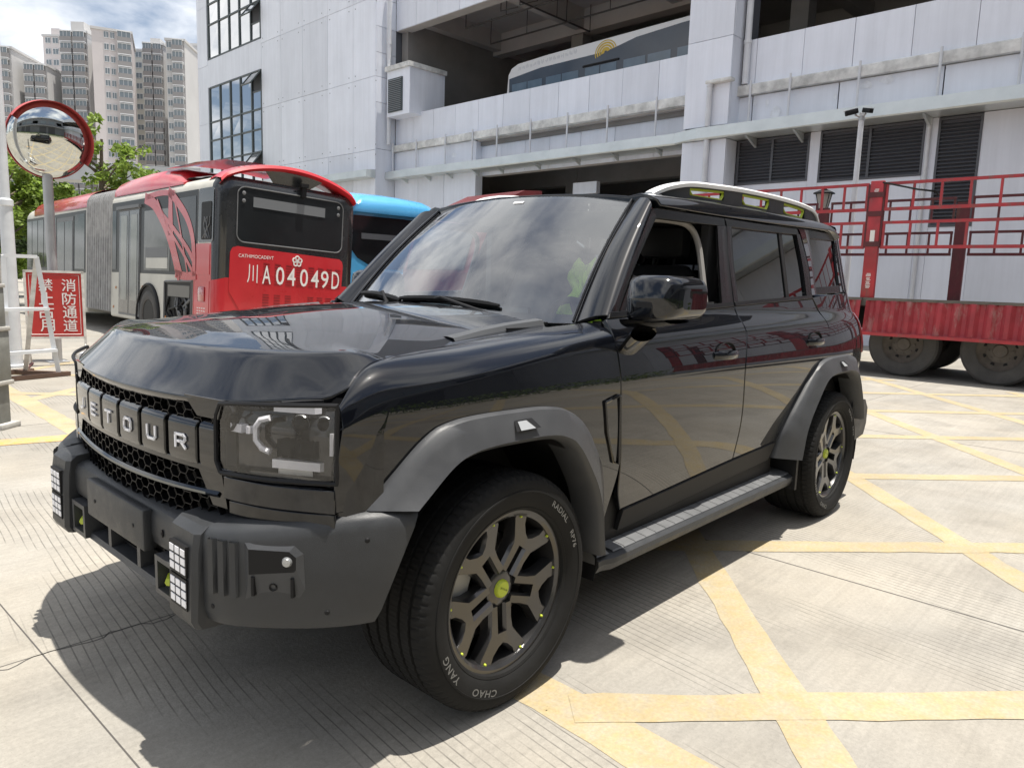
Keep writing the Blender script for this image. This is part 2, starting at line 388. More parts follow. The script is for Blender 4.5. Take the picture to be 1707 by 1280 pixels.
# yellow box-junction lines
def yellow_mat(name, col):
    m = mat(name, col, .75); t = m.node_tree; b = t.nodes['Principled BSDF']; L = t.links.new; N = t.nodes.new
    gm = N('ShaderNodeNewGeometry')
    def noise(sc, det=6, rough=.65):
        n = N('ShaderNodeTexNoise'); n.inputs['Scale'].default_value = sc; n.inputs['Detail'].default_value = det; n.inputs['Roughness'].default_value = rough; L(gm.outputs['Position'], n.inputs['Vector']); return n.outputs[0]
    r1 = N('ShaderNodeMapRange'); r1.inputs[1].default_value = .40; r1.inputs[2].default_value = .66; L(noise(11, 12, .82), r1.inputs[0])
    mx_ = N('ShaderNodeMix'); mx_.data_type = 'RGBA'; L(r1.outputs[0], mx_.inputs[0]); mx_.inputs[6].default_value = (*col, 1); mx_.inputs[7].default_value = (.37, .33, .255, 1)
    r2 = N('ShaderNodeMapRange'); r2.inputs[1].default_value = .3; r2.inputs[2].default_value = .7; r2.inputs[3].default_value = .82; r2.inputs[4].default_value = 1.1; L(noise(1.4), r2.inputs[0])
    r3 = N('ShaderNodeMapRange'); r3.inputs[1].default_value = .3; r3.inputs[2].default_value = .7; r3.inputs[3].default_value = .85; r3.inputs[4].default_value = 1.08; L(noise(80, 3), r3.inputs[0])
    mu = N('ShaderNodeMath'); mu.operation = 'MULTIPLY'; L(r2.outputs[0], mu.inputs[0]); L(r3.outputs[0], mu.inputs[1])
    m2 = N('ShaderNodeMix'); m2.data_type = 'RGBA'; m2.blend_type = 'MULTIPLY'; m2.inputs[0].default_value = 1; L(mx_.outputs[2], m2.inputs[6]); L(mu.outputs[0], m2.inputs[7]); L(m2.outputs[2], b.inputs['Base Color'])
    return m
yel = yellow_mat('faded_yellow_paint', (.40, .315, .165)); ora = yellow_mat('orange_paint', (.62, .34, .08))
def paint_line(pts, w, m=yel, name='road_marking', z=.0012):
    ZP = [z]; pts = [(1.6024+(q[0]-1.6024)*.976, 2.3847+(q[1]-2.3847)*.976) for q in pts]; w *= .976
    mb = MB(); L_ = crv(pts, max(1, int(sum(math.dist(a, b) for a, b in zip(pts[:-1], pts[1:]))/.12)), False); l, r = [], []
    for i, q in enumerate(L_):
        a, b_ = L_[max(0, i-1)], L_[min(len(L_)-1, i+1)]; d = (b_-a)/np.linalg.norm(b_-a); nn = np.array([-d[1], d[0]])
        e1, e2 = rnd.gauss(0, .0035), rnd.gauss(0, .0035)
        l.append(Vector((*(q+nn*(w/2+e1)), ZP[0]))); r.append(Vector((*(q-nn*(w/2+e2)), ZP[0])))
    mb.grid([l, r]); return tag(mb.build(name, m, None, False), kind='structure')

U1, N1 = np.array([.755, .655]), np.array([-.655, .755]); U2, N2 = np.array([-.722, .692]), np.array([.692, .722])
def xb(y): return -.20+.042*(y-.2)          # border line of the hatched box
def clip_line(n, u, off):
    base = n*off; ok = []
    for t in np.linspace(-14, 14, 600):
        q = base+u*t
        if q[0] < xb(q[1]) and q[0] > -11 and -9.5 < q[1] < 9: ok.append(q)
    return [ok[0], ok[-1]] if len(ok) > 4 else None
paint_line([(xb(-9.5), -9.5), (xb(9), 9)], .19)
for k in range(-6, 9):
    a = clip_line(N1, U1, 1.655+1.51*k)
    if a: paint_line(a, .158, z=.0020)
for k in range(-12, 7):
    a = clip_line(N2, U2, .655+1.48*k)
    if a: paint_line(a, .155, z=.0028)
paint_line([(.75, -4.40), (-.30, -4.12)], .24, ora, z=.0036)
paint_line([(-11, 9.1), (xb(9), 9.1)], .19)
joint([(-14, -.46), (4.5, -.46)], .005); joint([(.93, -9), (.91, .40), (.88, 6)], .005); joint([(-2.07, -9), (-1.94, 2.3), (-1.85, 8)], .009)
for x in (-6.2, -10.4): joint([(x, -14), (x+.1, 9)], .012)
for y in (-4.9, -9.6, 4.1): joint([(-14, y), (4.5, y+.05)], .012)
cp = [(1.10, -.455)]
for k in range(34): cp.append((1.08-k*.028, -.452+.020*math.sin(k*.7)+rnd.uniform(-.012, .012)))
joint(cp, .006, 'slab_crack')
# leaves, grit and small litter on the slab
lt = MB()
for k in range(160):
    x, y = rnd.uniform(-12, 3), rnd.uniform(-10, 5); a = rnd.uniform(0, 6.3); r = rnd.uniform(.003, .009)
    lt.add([Vector((x+r*math.cos(a+q), y+r*.6*math.sin(a+q), .013+.003*(q > 2))) for q in (0, 1.4, 3.1, 4.5)], [(0, 1, 2, 3)])
tag(lt.build('litter', mat('dry_leaf', (.20, .16, .10), .9), None, False), 'dry leaf scraps and grit scattered on the concrete', 'litter', kind='stuff')
# ================================================================== the black off-road car
# axes: x forward, y to the car's left, z up; front axle at x = 0
car = tag(empty('off_road_car', (0, 0, -.033)), 'black boxy off-road car in the foreground, driver window open, white roof rails', 'car')
HUB = .407; WB = -2.8
ZS = [.3, .5, .75, .98, 1.08, 1.18, 1.25]; YS = [.835, .868, .913, .935, .927, .900, .852]
def Yside(x, z):
    if z > 1.25: y = .852-.27*(z-1.25)
    else: y = itp(z, ZS, YS)
    if x > .1: y -= .19*(x-.1)**2
    if x < -2.7: y -= .10*(-2.7-x)**2
    return y
def S3(q): return Vector((q[0], Yside(q[0], q[1]), q[1]))
def panel(name, B, T, L, Rr, m, nu=40, nv=40, sm=(True,)*4, parent=car, th=.02, r=.004, off=0):
    G = coons(B, T, L, Rr, nu, nv, sm)
    return skin(name, [[S3(q)+Vector((0, off, 0)) for q in row] for row in G], m, parent, (0, 1, 0), th, r)
def both(o, parent=car): return o, mirror_y(o, parent)
# ---- hood
HX = [-.45, -.33, .087, .257, .40, .466, .52, .575]; HY = [.76, .765, .78, .797, .815, .828, .845, .868]; HZ = [1.215, 1.207, 1.172, 1.158, 1.143, 1.126, 1.092, 1.040]
CX = [-.45, 0, .3, .5, .6, .7, .80]; CZ = [1.262, 1.244, 1.212, 1.182, 1.16, 1.135, 1.10]
def hood_front(y): y = abs(y); return .785-.19*y*y-.305*y**6
def hood_line(x): return itp(x, HX, HY), itp(x, HX, HZ)
P = []
NU, NV = 84, 90
ZT = [1.215, 1.207, 1.176, 1.163, 1.150, 1.144, 1.139, 1.133]     # side line before the nose bevel
def hood_z(x, y, t):
    a = abs(t); s = a**2.3
    yy = abs(y); sl = -.38*yy-1.83*yy**5; e = (hood_front(y)-x)/math.sqrt(1+sl*sl)
    u = 1-e/.12; k = .07; gg = (u+math.sqrt(u*u+k*k))/2 if u > -.6 else 0
    if u <= -.6: gg = 0
    elif u < -.2: gg *= (u+.6)/.4
    g1 = (1+math.sqrt(1+k*k))/2; zt_ = itp(x, CX, CZ)*(1-s)+itp(x, HX, ZT)*s; lip = itp(abs(y), [0, .3, .6, .86], [1.022, 1.024, 1.031, 1.041])
    return zt_-(zt_-lip)*(gg/g1)**1.12
for j in range(NV+1):
    v = 1-(1-j/NV)**1.6; row = []
    for i in range(NU+1):
        t = -1+2*i/NU; rear = -.345-.05*(1-t*t)
        y = t*.8
        for k in range(4):
            x = rear+(hood_front(y)-rear)*v; y = t*hood_line(x)[0]*.9955
        z = hood_z(x, y, t); zb_ = hood_z(x, math.copysign(hood_line(x)[0], t), 1.0)
        row.append(Vector((x, y, z+(hood_line(x)[1]-zb_)*abs(t)**10)))
    P.append(row)
hood = skin('hood', P, M['paint'], car, (0, 0, 1), .035, .006)
# grey blade trims at the rear corners of the hood, next to the cowl
for s in (1, -1):
    mb = MB()
    o = Vector((.06, .70*s, 1.178))
    prof = [(.0, .0, .0), (-.10, 0, .042), (-.24, 0, .058), (-.36, 0, .062), (-.36, 0, .03)]
    pts_o = [(.085, .735), (-.06, .718), (-.20, .708), (-.37, .705)]; top = [.001, .009, .014, .016]
    rows = []
    for (x, y), h in zip(pts_o, top):
        zb = itp(x, CX, CZ)*.45+hood_line(x)[1]*.55-.018
        rows.append([Vector((x, (y+.03)*s, zb-.012)), Vector((x, (y+.018)*s, zb+h)), Vector((x, (y-.012)*s, zb+h+.004)), Vector((x, (y-.045)*s, zb+h*.55)), Vector((x, (y-.05)*s, zb-.012))])
    mb.grid(rows); mb.add(rows[-1], [(0, 1, 2, 3, 4)])
    b = mb.build('hood_blade', mat('blade_grey', (.075, .078, .082), .4, .2), hood, ang=25)
    MB().box(-.355, -.17, min(.725*s, .741*s), max(.725*s, .741*s), 1.190, 1.207).build('vent_slot', M['dark'], b, False)
# ---- front fender with wheel-arch cut and shoulder
def shoulder(x): return itp(x, [-.65, -.3, 0, .3, .5, .62], [1.165, 1.135, 1.10, 1.06, 1.02, .97])
ARF = [(.50, .770), (.445, .844), (.375, .905), (.29, .945), (.15, .967), (-.03, .972), (-.20, .952), (-.325, .905), (-.43, .80), (-.49, .694), (-.525, .577), (-.55, .50)]
bot = [(.585, .772)]+ARF+[(-.600, .50)]
lowP = coons(crv(bot, 60, False), [(x, shoulder(x)) for x in np.linspace(.575, -.549, 30)], [(.585, .772), (.590, .87), (.575, shoulder(.575))], [(-.600, .50), (-.623, .70), (-.578, .88), (-.560, 1.0), (-.549, shoulder(-.549))], 60, 40, (False, True, True, True))
rows = [[S3(q) for q in r] for r in lowP]
rows[0] = [Vector(q) for q in rows[0]]
for j in range(1, 17):
    t = j/16; row = []
    for i in range(61):
        a = rows[40][i]; x = a.x; b0 = rows[39][i]
        xt = x+(.02 if False else 0); yh, zh = hood_line(x); yh += .0035
        if x < -.345: yh, zh = itp(x, [-.6, -.345], [.80, hood_line(-.345)[0]+.0035]), itp(x, [-.6, -.345], [1.226, hood_line(-.345)[1]])
        d = (zh-a.z)
        p0 = Vector((x, a.y, a.z)); p1 = Vector((x, a.y-.012, a.z+d*.62)); p2 = Vector((x, yh+(a.y-yh)*.45, zh-.003)); p3 = Vector((x, yh, zh))
        row.append(p0*(1-t)**3+p1*3*t*(1-t)**2+p2*3*t*t*(1-t)+p3*t**3)
    rows.append(row)
fender = skin('front_fender', rows, M['paint'], car, (0, .8, .6), .025, .003)
fv = MB()
fvp = [(-.468, .955), (-.545, .972), (-.556, .97), (-.612, .706), (-.570, .722), (-.503, .843)]
q3 = [S3(a)+Vector((0, .004, 0)) for a in fvp]
fv.tube(q3+[q3[0], q3[1]], .006, 6, False)
fv.build('side_vent_frame', M['gloss'], fender)
mirror_y(fender, car)
# ---- doors
FD_B = [(-.705, .500), (-.95, .515), (-1.25, .535), (-1.618, .553)]
FD_L = [(-.705, .500), (-.660, .59), (-.635, .70), (-.589, .88), (-.570, 1.0), (-.558, 1.165), (-.557, 1.235)]
FD_R = [(-1.618, .553), (-1.605, .75), (-1.560, .98), (-1.580, 1.10), (-1.602, 1.17), (-1.590, 1.275)]
FD_T = [(-.557, 1.235), (-.90, 1.248), (-1.25, 1.261), (-1.590, 1.275)]
fdoor = panel('front_door', FD_B, FD_T, FD_L, FD_R, M['paint'], 44, 48)
RD_B = [(-1.631, .554), (-1.80, .556), (-1.97, .560), (-2.11, .575)]
RD_R = [(-2.11, .575), (-2.14, .65), (-2.22, .79), (-2.36, .915), (-2.50, .985), (-2.615, 1.03), (-2.658, 1.17), (-2.575, 1.312)]
RD_L = [(-1.631, .554), (-1.618, .75), (-1.573, .98), (-1.593, 1.10), (-1.615, 1.17), (-1.603, 1.276)]
RD_T = [(-1.603, 1.276), (-1.9, 1.288), (-2.25, 1.300), (-2.575, 1.312)]
rdoor = panel('rear_door', RD_B, RD_T, RD_L, RD_R, M['paint'], 44, 48)
def handle(x, z, par):
    y = Yside(x, z)
    mb = MB(); mb.lathe([(0, -.03), (.035, -.028), (.055, -.012), (.064, .0015), (.066, 0)], 28, frame((x, y+.001, z), (1, 0, 0), (0, 0, 1), (0, 1, 0)) @ Matrix.Diagonal((1.45, .78, 1, 1)))
    mb.build('handle_cup', M['dark'], par)
    mb = MB(); P = []
    for k in range(13):
        t = k/12; xx = x+.105-.21*t; b = .034*math.sin(PI*min(1, max(0, t)))**.55
        ring = []
        for q in range(10):
            a = 2*PI*q/10; ring.append(Vector((xx, y-.006+b+.010*math.cos(a), z-.004+.019*math.sin(a)*(1 if .06 < t < .94 else .8))))
        ring.append(ring[0]); P.append(ring)
    mb.grid(P); mb.add(P[0][:-1], [tuple(range(10))]); mb.add(P[-1][:-1], [tuple(range(10))])
    mb.build('door_handle', M['paint'], par)
handle(-1.375, 1.078, fdoor); handle(-2.43, 1.094, rdoor)
# belt mouldings and window frames (gloss black)
def strip(name, a, b, w, m, par, off=.004, n=30, th=.012):
    """strip on the side surface along the line of points a..b, w high"""
    c = crv(a, n); d = crv(b, n); return skin(name, [[S3(q)+Vector((0, off, 0)) for q in c], [S3(q)+Vector((0, off, 0)) for q in d]], m, par, (0, 1, 0), th, .002)
strip('belt_moulding', [(-.575, 1.243), (-1.0, 1.258), (-1.588, 1.281)], [(-.595, 1.262), (-1.0, 1.275), (-1.586, 1.297)], 0, M['satin'], fdoor)
strip('belt_moulding', [(-1.604, 1.282), (-2.0, 1.298), (-2.572, 1.320)], [(-1.604, 1.298), (-2.0, 1.314), (-2.568, 1.335)], 0, M['satin'], rdoor)
# front window frame: sloping post beside the A-pillar, header, rear post
FT = 1.672
strip('window_frame', [(-.61, 1.262), (-.765, 1.42), (-.985, 1.64), (-1.02, FT)], [(-.65, 1.262), (-.80, 1.42), (-1.015, 1.62), (-1.045, FT-.035)], 0, M['satin'], fdoor, .0)
strip('window_frame', [(-1.045, FT-.034), (-1.3, FT-.03), (-1.648, FT-.022)], [(-1.022, FT+.001), (-1.3, FT+.006), (-1.652, FT+.013)], 0, M['satin'], fdoor, .0)
strip('b_pillar_cover', [(-1.478, 1.285), (-1.515, 1.45), (-1.568, FT-.028)], [(-1.590, 1.290), (-1.615, 1.45), (-1.660, FT-.022)], 0, M['satin'], fdoor, .001)
strip('quarter_post', [(-.66, 1.262), (-.80, 1.40)], [(-.70, 1.262), (-.82, 1.395)], 0, M['satin'], fdoor, -.004)
# rear door: frame and tinted panes
strip('window_frame', [(-1.668, FT-.020), (-2.05, FT-.014), (-2.55, FT-.002)], [(-1.668, FT+.013), (-2.05, FT+.018), (-2.535, FT+.028)], 0, M['satin'], rdoor, .0)
strip('window_post', [(-1.602, 1.30), (-1.628, 1.5), (-1.668, FT-.020)], [(-1.645, 1.30), (-1.675, 1.5), (-1.715, FT-.020)], 0, M['satin'], rdoor, .0)
strip('window_post', [(-2.50, 1.333), (-2.52, 1.5), (-2.515, FT-.002)], [(-2.570, 1.335), (-2.600, 1.5), (-2.560, FT+.0)], 0, M['satin'], rdoor, .001)
def pane(name, pts, par, off=-.012, m='tint'):
    c = coons([pts[0], pts[1]], [pts[3], pts[2]], [pts[0], pts[3]], [pts[1], pts[2]], 10, 10)
    return skin(name, [[S3(q)+Vector((0, off, 0)) for q in r] for r in c], M[m], par, (0, 1, 0), .004, .001)
pane('window_pane', [(-1.63, 1.283), (-2.232, 1.303), (-2.285, 1.682), (-1.70, 1.668)], rdoor)
pane('window_pane', [(-2.255, 1.304), (-2.52, 1.316), (-2.53, 1.690), (-2.315, 1.682)], rdoor)
strip('window_divider', [(-2.225, 1.305), (-2.282, 1.665)], [(-2.265, 1.307), (-2.322, 1.665)], 0, M['dark'], rdoor, -.006, 6)
# open front window: only a sliver of lowered glass shows above the sill
pane('window_pane', [(-.68, 1.24), (-1.48, 1.262), (-1.48, 1.30), (-.69, 1.275)], fdoor, -.02, 'tint')
it_ = MB(); it_.tube([S3(q)+Vector((0, -.055, 0)) for q in crv([(-.95, 1.60), (-1.02, 1.632), (-1.25, 1.645), (-1.40, 1.630), (-1.455, 1.56), (-1.445, 1.42), (-1.42, 1.27)], 30)], .014, 8); it_.build('inner_trim', mat('trim_light_grey', (.22, .21, .20), .7), fdoor)
# lower door cladding
strip('door_cladding', [(-.70, .42), (-1.0, .435), (-1.6, .465), (-2.05, .485)], [(-.715, .500), (-1.0, .515), (-1.6, .551), (-2.09, .572)], 0, M['dark'], fdoor, .008, 40, .02)
mirror_y(fdoor, car); mirror_y(rdoor, car)
# ---- quarter panel
ARR = [(-2.118, .50), (-2.13, .58), (-2.165, .66), (-2.27, .79), (-2.40, .915), (-2.53, .965), (-2.70, .985), (-2.95, .980), (-3.10, .95), (-3.20, .86), (-3.26, .74)]
qp_b = [(-2.615, 1.038), (-2.63, .985)]+ARR[6:]
QB = [(-2.512, .992), (-2.62, .982), (-2.80, .990), (-2.98, .975), (-3.10, .94), (-3.20, .86), (-3.27, .72)]
QT = [(-2.588, 1.322), (-2.80, 1.333), (-3.0, 1.343), (-3.215, 1.352)]
QL = [(-2.512, .992), (-2.612, 1.034), (-2.645, 1.10), (-2.668, 1.17), (-2.635, 1.27), (-2.588, 1.322)]
QR = [(-3.27, .72), (-3.265, .90), (-3.258, 1.10), (-3.24, 1.22), (-3.215, 1.352)]
quarter = panel('quarter_panel', QB, QT, QL, QR, M['paint'], 44, 34, (True, True, False, True))
# rear corner wrapping to the tailgate
rows = []
for j in range(25):
    t = j/24; z = .70+t*.652; x0 = itp(z, [.70, .90, 1.10, 1.22, 1.352], [-3.275, -3.269, -3.262, -3.244, -3.219])
    row = []
    for i in range(13):
        u = i/12*PI/2; rr = .17
        row.append(Vector((x0-.004-rr*math.sin(u)*1.05, Yside(x0, z)-rr*(1-math.cos(u)), z)))
    rows.append(row)
rc = skin('rear_corner', rows, M['paint'], car, (-.7, .7, 0), .02, .003)
# tail lamp let into the rear corner
rows = []
for j in range(9):
    z = .99+j/8*.24; x0 = itp(z, [.70, .90, 1.10, 1.22, 1.352], [-3.275, -3.269, -3.262, -3.244, -3.219])
    rows.append([Vector((x0-.004-.17*math.sin(u)*1.05-.004, Yside(x0, z)-.17*(1-math.cos(u))+.006, z)) for u in [k/8*PI/2*.9+.12 for k in range(9)]])
tl = skin('tail_lamp', rows, M['taill'], car, (-.7, .7, 0), .02, .004)
# quarter window frame and glass (C and D pillars)
strip('c_pillar', [(-2.574, 1.338), (-2.605, 1.5), (-2.575, FT-.0), (-2.55, FT+.03)], [(-2.645, 1.342), (-2.68, 1.5), (-2.70, FT-.0), (-2.70, FT+.033)], 0, M['paint'], quarter, .002)
strip('d_pillar', [(-3.09, 1.36), (-3.115, 1.5), (-3.17, FT+.03)], [(-3.20, 1.362), (-3.215, 1.5), (-3.25, FT+.045)], 0, M['paint'], quarter, .002)
strip('window_frame', [(-2.64, 1.343), (-2.85, 1.350), (-3.10, 1.360)], [(-2.64, 1.380), (-2.85, 1.388), (-3.10, 1.40)], 0, M['satin'], quarter, .0)
strip('window_frame', [(-2.70, FT-.012), (-2.9, FT-.006), (-3.17, FT+.002)], [(-2.70, FT+.033), (-2.9, FT+.036), (-3.17, FT+.042)], 0, M['satin'], quarter, .0)
pane('window_pane', [(-2.64, 1.36), (-3.10, 1.375), (-3.17, 1.695), (-2.70, 1.685)], quarter, -.008)
rows = []
for j in range(13):
    t = j/12; z = 1.355+t*.34; x0 = itp(z, [1.352, 1.5, 1.70], [-3.212, -3.222, -3.25]); rows.append([Vector((x0-.012-.10*math.sin(u), Yside(x0, z)+.002-.10*(1-math.cos(u)), z)) for u in [k/8*PI/2 for k in range(9)]])
skin('rear_post', rows, M['gloss'], quarter, (-.7, .7, 0), .015, .002)
mirror_y(quarter, car); mirror_y(rc, car); mirror_y(tl, car)
# ---- roof
rows = []
for j in range(41):
    t = j/40; row = []
    for i in range(41):
        u = -1+2*i/40; a = abs(u)
        xf = -1.005-.085*a**2.2; xr = -3.235+.03*a*a; x = xf+(xr-xf)*t
        edge = itp(x, [-3.27, -3.0, -2.4, -1.6, -1.0], [1.732, 1.730, 1.714, 1.698, 1.694])
        crown = itp(x, [-3.27, -2.95, -2.1, -1.4, -1.05, -1.0], [1.785, 1.805, 1.808, 1.792, 1.764, 1.758])
        y = u*.74
        z = edge+(crown-edge)*(1-a**2.0)*.62+(crown-edge)*.38*(1-a**9)
        z -= .035*max(0, (t-.93)/.07)**2
        row.append(Vector((x, y, z)))
    rows.append(row)
# smooth rolled side: resample y so that the outer band bends down
for row in rows:
    e = row[0].z
    for i, q in enumerate(row):
        a = abs(-1+2*i/40)
        if a > .80:
            k = (a-.80)/.20; c = Vector(row[8 if i < 20 else 32])
            s = math.copysign(1, q.y); y0 = .74*.80
            q.y = s*(y0+(.735-y0)*math.sin(k*PI/2)); q.z = e+(c.z-e)*math.cos(k*PI/2)**.9 if k < 1 else e
roof = skin('roof', rows, M['paint'], car, (0, 0, 1), .03, .004)
# roof rails: white cap, dark web with lime windows
RZX = [-1.25, -1.31, -1.40, -1.54, -1.75, -2.1, -2.6, -3.0, -3.14, -3.22]
RZT = [1.770, 1.796, 1.823, 1.847, 1.861, 1.877, 1.884, 1.874, 1.853, 1.795]
def rail(s):
    par = MB(); c = crv(list(zip(RZX, RZT)), 60); P = []
    for q in c:
        x, z = q; y = s*itp(x, [-3.22, -2.8, -1.5, -1.25], [.575, .595, .595, .565])
        P.append([Vector((x, y+s*a, z+b)) for a, b in ((.024, -.022), (.026, -.006), (.018, .002), (-.014, .003), (-.022, -.006), (-.020, -.022), (.024, -.022))])
    par.grid(P); par.add(P[0][:-1], [tuple(range(6))]); par.add(P[-1][:-1], [tuple(range(6))])
    r = par.build('roof_rail', M['white'], car)
    holes = [(-1.53, -1.88), (-2.08, -2.42), (-2.62, -2.94)]
    zb = lambda x: itp(x, [-3.27, -2.95, -2.1, -1.4, -1.05], [1.765, 1.782, 1.784, 1.770, 1.74])-.012
    zt = lambda x: itp(-x, [-q for q in RZX], RZT)-.016
    web = MB(); xs = np.linspace(-1.28, -3.205, 76)
    def yy(x): return s*itp(x, [-3.22, -2.8, -1.5, -1.25], [.575, .595, .595, .565])
    def sec(x, z): return [Vector((x, yy(x)+s*.014, z)), Vector((x, yy(x)-s*.010, z))]
    def quad(x0, x1, a0, b0, a1, b1):
        for o in (.014, -.010): web.add([(x0, yy(x0)+s*o, a0), (x1, yy(x1)+s*o, a1), (x1, yy(x1)+s*o, b1), (x0, yy(x0)+s*o, b0)], [(0, 1, 2, 3)])
    for x0, x1 in zip(xs[:-1], xs[1:]):
        xm = (x0+x1)/2; h = [q for q in holes if q[1] < xm < q[0]]
        if h:
            lo = lambda x: zb(x)+.024; hi = lambda x: zt(x)-.012
            quad(x0, x1, zb(x0), lo(x0), zb(x1), lo(x1)); quad(x0, x1, hi(x0), zt(x0), hi(x1), zt(x1))
        else: quad(x0, x1, zb(x0), zt(x0), zb(x1), zt(x1))
    web.build('rail_web', M['plastic'], r, False)
    for a, b in holes:
        pts = []; ch = .045
        for x, z in ((a, zt(a)-.014), (b+.012, zt(b)-.014), (b, zt(b)-.026), (b+.03, zb(b)+.024), (a-ch, zb(a)+.024), (a, zb(a)+.054)):
            pts.append(Vector((x, yy(x)+s*.004, z)))
        f = MB(); f.tube(pts+[pts[0], pts[1]], .0085, 6, False); f.build('lime_frame', M['lime'], r)
for s in (1, -1): rail(s)
# ---- windshield, A-pillars, cowl
def wind(t, v):
    """t -1..1 across, v 0 bottom .. 1 top"""
    a = t*t
    xb, yb, zb = -.425-.145*a, .705*t, 1.205+.008*a
    xt, yt, zt = -.985-.085*a, .608*t, 1.748-.030*a
    bul = .020*math.sin(PI*v)
    return Vector((xb+(xt-xb)*v+bul, yb+(yt-yb)*v, zb+(zt-zb)*v+bul*.6))
ws = skin('windshield', [[wind(-1+i/15, j/24) for i in range(31)] for j in range(25)], M['wind'], car, (1, 0, .6), .005, .001)
# black printed border of the glass
fr = MB()
def wq(t, v, o=-.006): 
    q = wind(t, v); return q+Vector((.72, 0, .69))*o
def band(ts, vs):
    fr.grid([[wq(t, v) for t in ts] for v in vs])
L30 = [-1+i/15 for i in range(31)]
band(L30, [0, .03, .065]); band(L30, [.955, .98, 1.0]); band([-1, -.985, -.97], [i/20 for i in range(21)]); band([.97, .985, 1], [i/20 for i in range(21)])
band([-.16+.32*i/8 for i in range(9)], [.84, .90, .96])
fr.build('windshield_border', M['dark'], ws)
st = MB(); st.grid([[wq(t, v, .003) for t in (.055, .10, .15)] for v in (.935, .955)]); st.build('toll_sticker', M['white'], ws, False)
st = MB(); st.grid([[wq(t, v, -.008) for t in (-.10, .05, .17)] for v in (.075, .10)]); st.build('number_card', M['white'], ws, False)
cb = MB(); cb.box(-1.03, -.93, -.06, .06, 1.655, 1.70, c=.012); cb.build('camera_housing', M['dark'], ws)
mr = MB(); mr.box(-.99, -.965, -.12, .12, 1.56, 1.63, c=.012); mr.tube([(-.97, 0, 1.63), (-.96, 0, 1.70)], .012, 8); mr.build('rear_view_mirror', M['dark'], ws)
rows = []
for j in range(31):
    v = j/30; a = wind(1, v); row = []
    b = S3((-.595-.42*v, 1.248+.432*v)); b = Vector((b.x, b.y+.001, b.z))
    a = a+Vector((0, .004, .002))
    n = Vector((.45, .75, .48))
    for i in range(13):
        u = i/12; q = a.lerp(b, u); q = q+n*(.034*math.sin(PI*u)**.8 if 0 < u < 1 else 0); row.append(q)
    rows.append(row)
ap = skin('a_pillar', rows, M['paint'], car, (.4, .8, .4), .02, .003); mirror_y(ap, car)
# brightwork line where glass meets pillar
for s in (1, -1):
    tb = MB(); tb.tube([Vector((wind(s, v).x+.006, wind(s, v).y+s*.002, wind(s, v).z+.006)) for v in [i/12 for i in range(13)]], .006, 6); tb.build('glass_trim', M['gloss'], ws)
cw = MB()
cw.grid([[Vector((x0+dx, t*.80, z0-.035*abs(t)**2)) for t in L30] for x0, dx, z0 in ((-.395, 0, 1.222), (-.43, 0, 1.205), (-.60, 0, 1.205))])
cw.build('cowl', M['dark'], car)
cw = MB()
for s in (1, -1):
    for k in range(20): cw.box(-.44-.11*(k/20*.8)**2-.03, -.41-.11*(k/20*.8)**2, s*(.03+.030*k)-.009, s*(.03+.030*k)+.009, 1.203, 1.213)
cw.build('cowl_grille', M['dark'], car, False)
# wipers
def wiper(piv, elbow, tip0, tip1):
    w = MB(); w.tube([piv, elbow], [.011, .007], 8); w.lathe([(0, .018), (.014, .018), (.019, 0)], 16, Matrix.Translation(Vector(piv)-Vector((0, 0, .008)))); w.tube([Vector(tip0).lerp(Vector(tip1), .3), elbow], .006, 6)
    o = w.build('wiper', M['dark'], car)
    b = MB(); c = [Vector(tip0).lerp(Vector(tip1), i/10)+Vector((.012, 0, .012))*math.sin(PI*i/10) for i in range(11)]; b.tube(c, [.008]+[.013]*9+[.008], 6); b.build('wiper_blade', M['seal'], o)
def won(t, v, o=.012): return wind(t, v)+Vector((.72, 0, .69))*o
wiper((-.455, .50, 1.205), won(.12, .105, .03), won(-.30, .10), won(.55, .085))
wiper((-.435, -.22, 1.215), won(-.52, .12, .03), won(-.93, .11), won(-.28, .085))
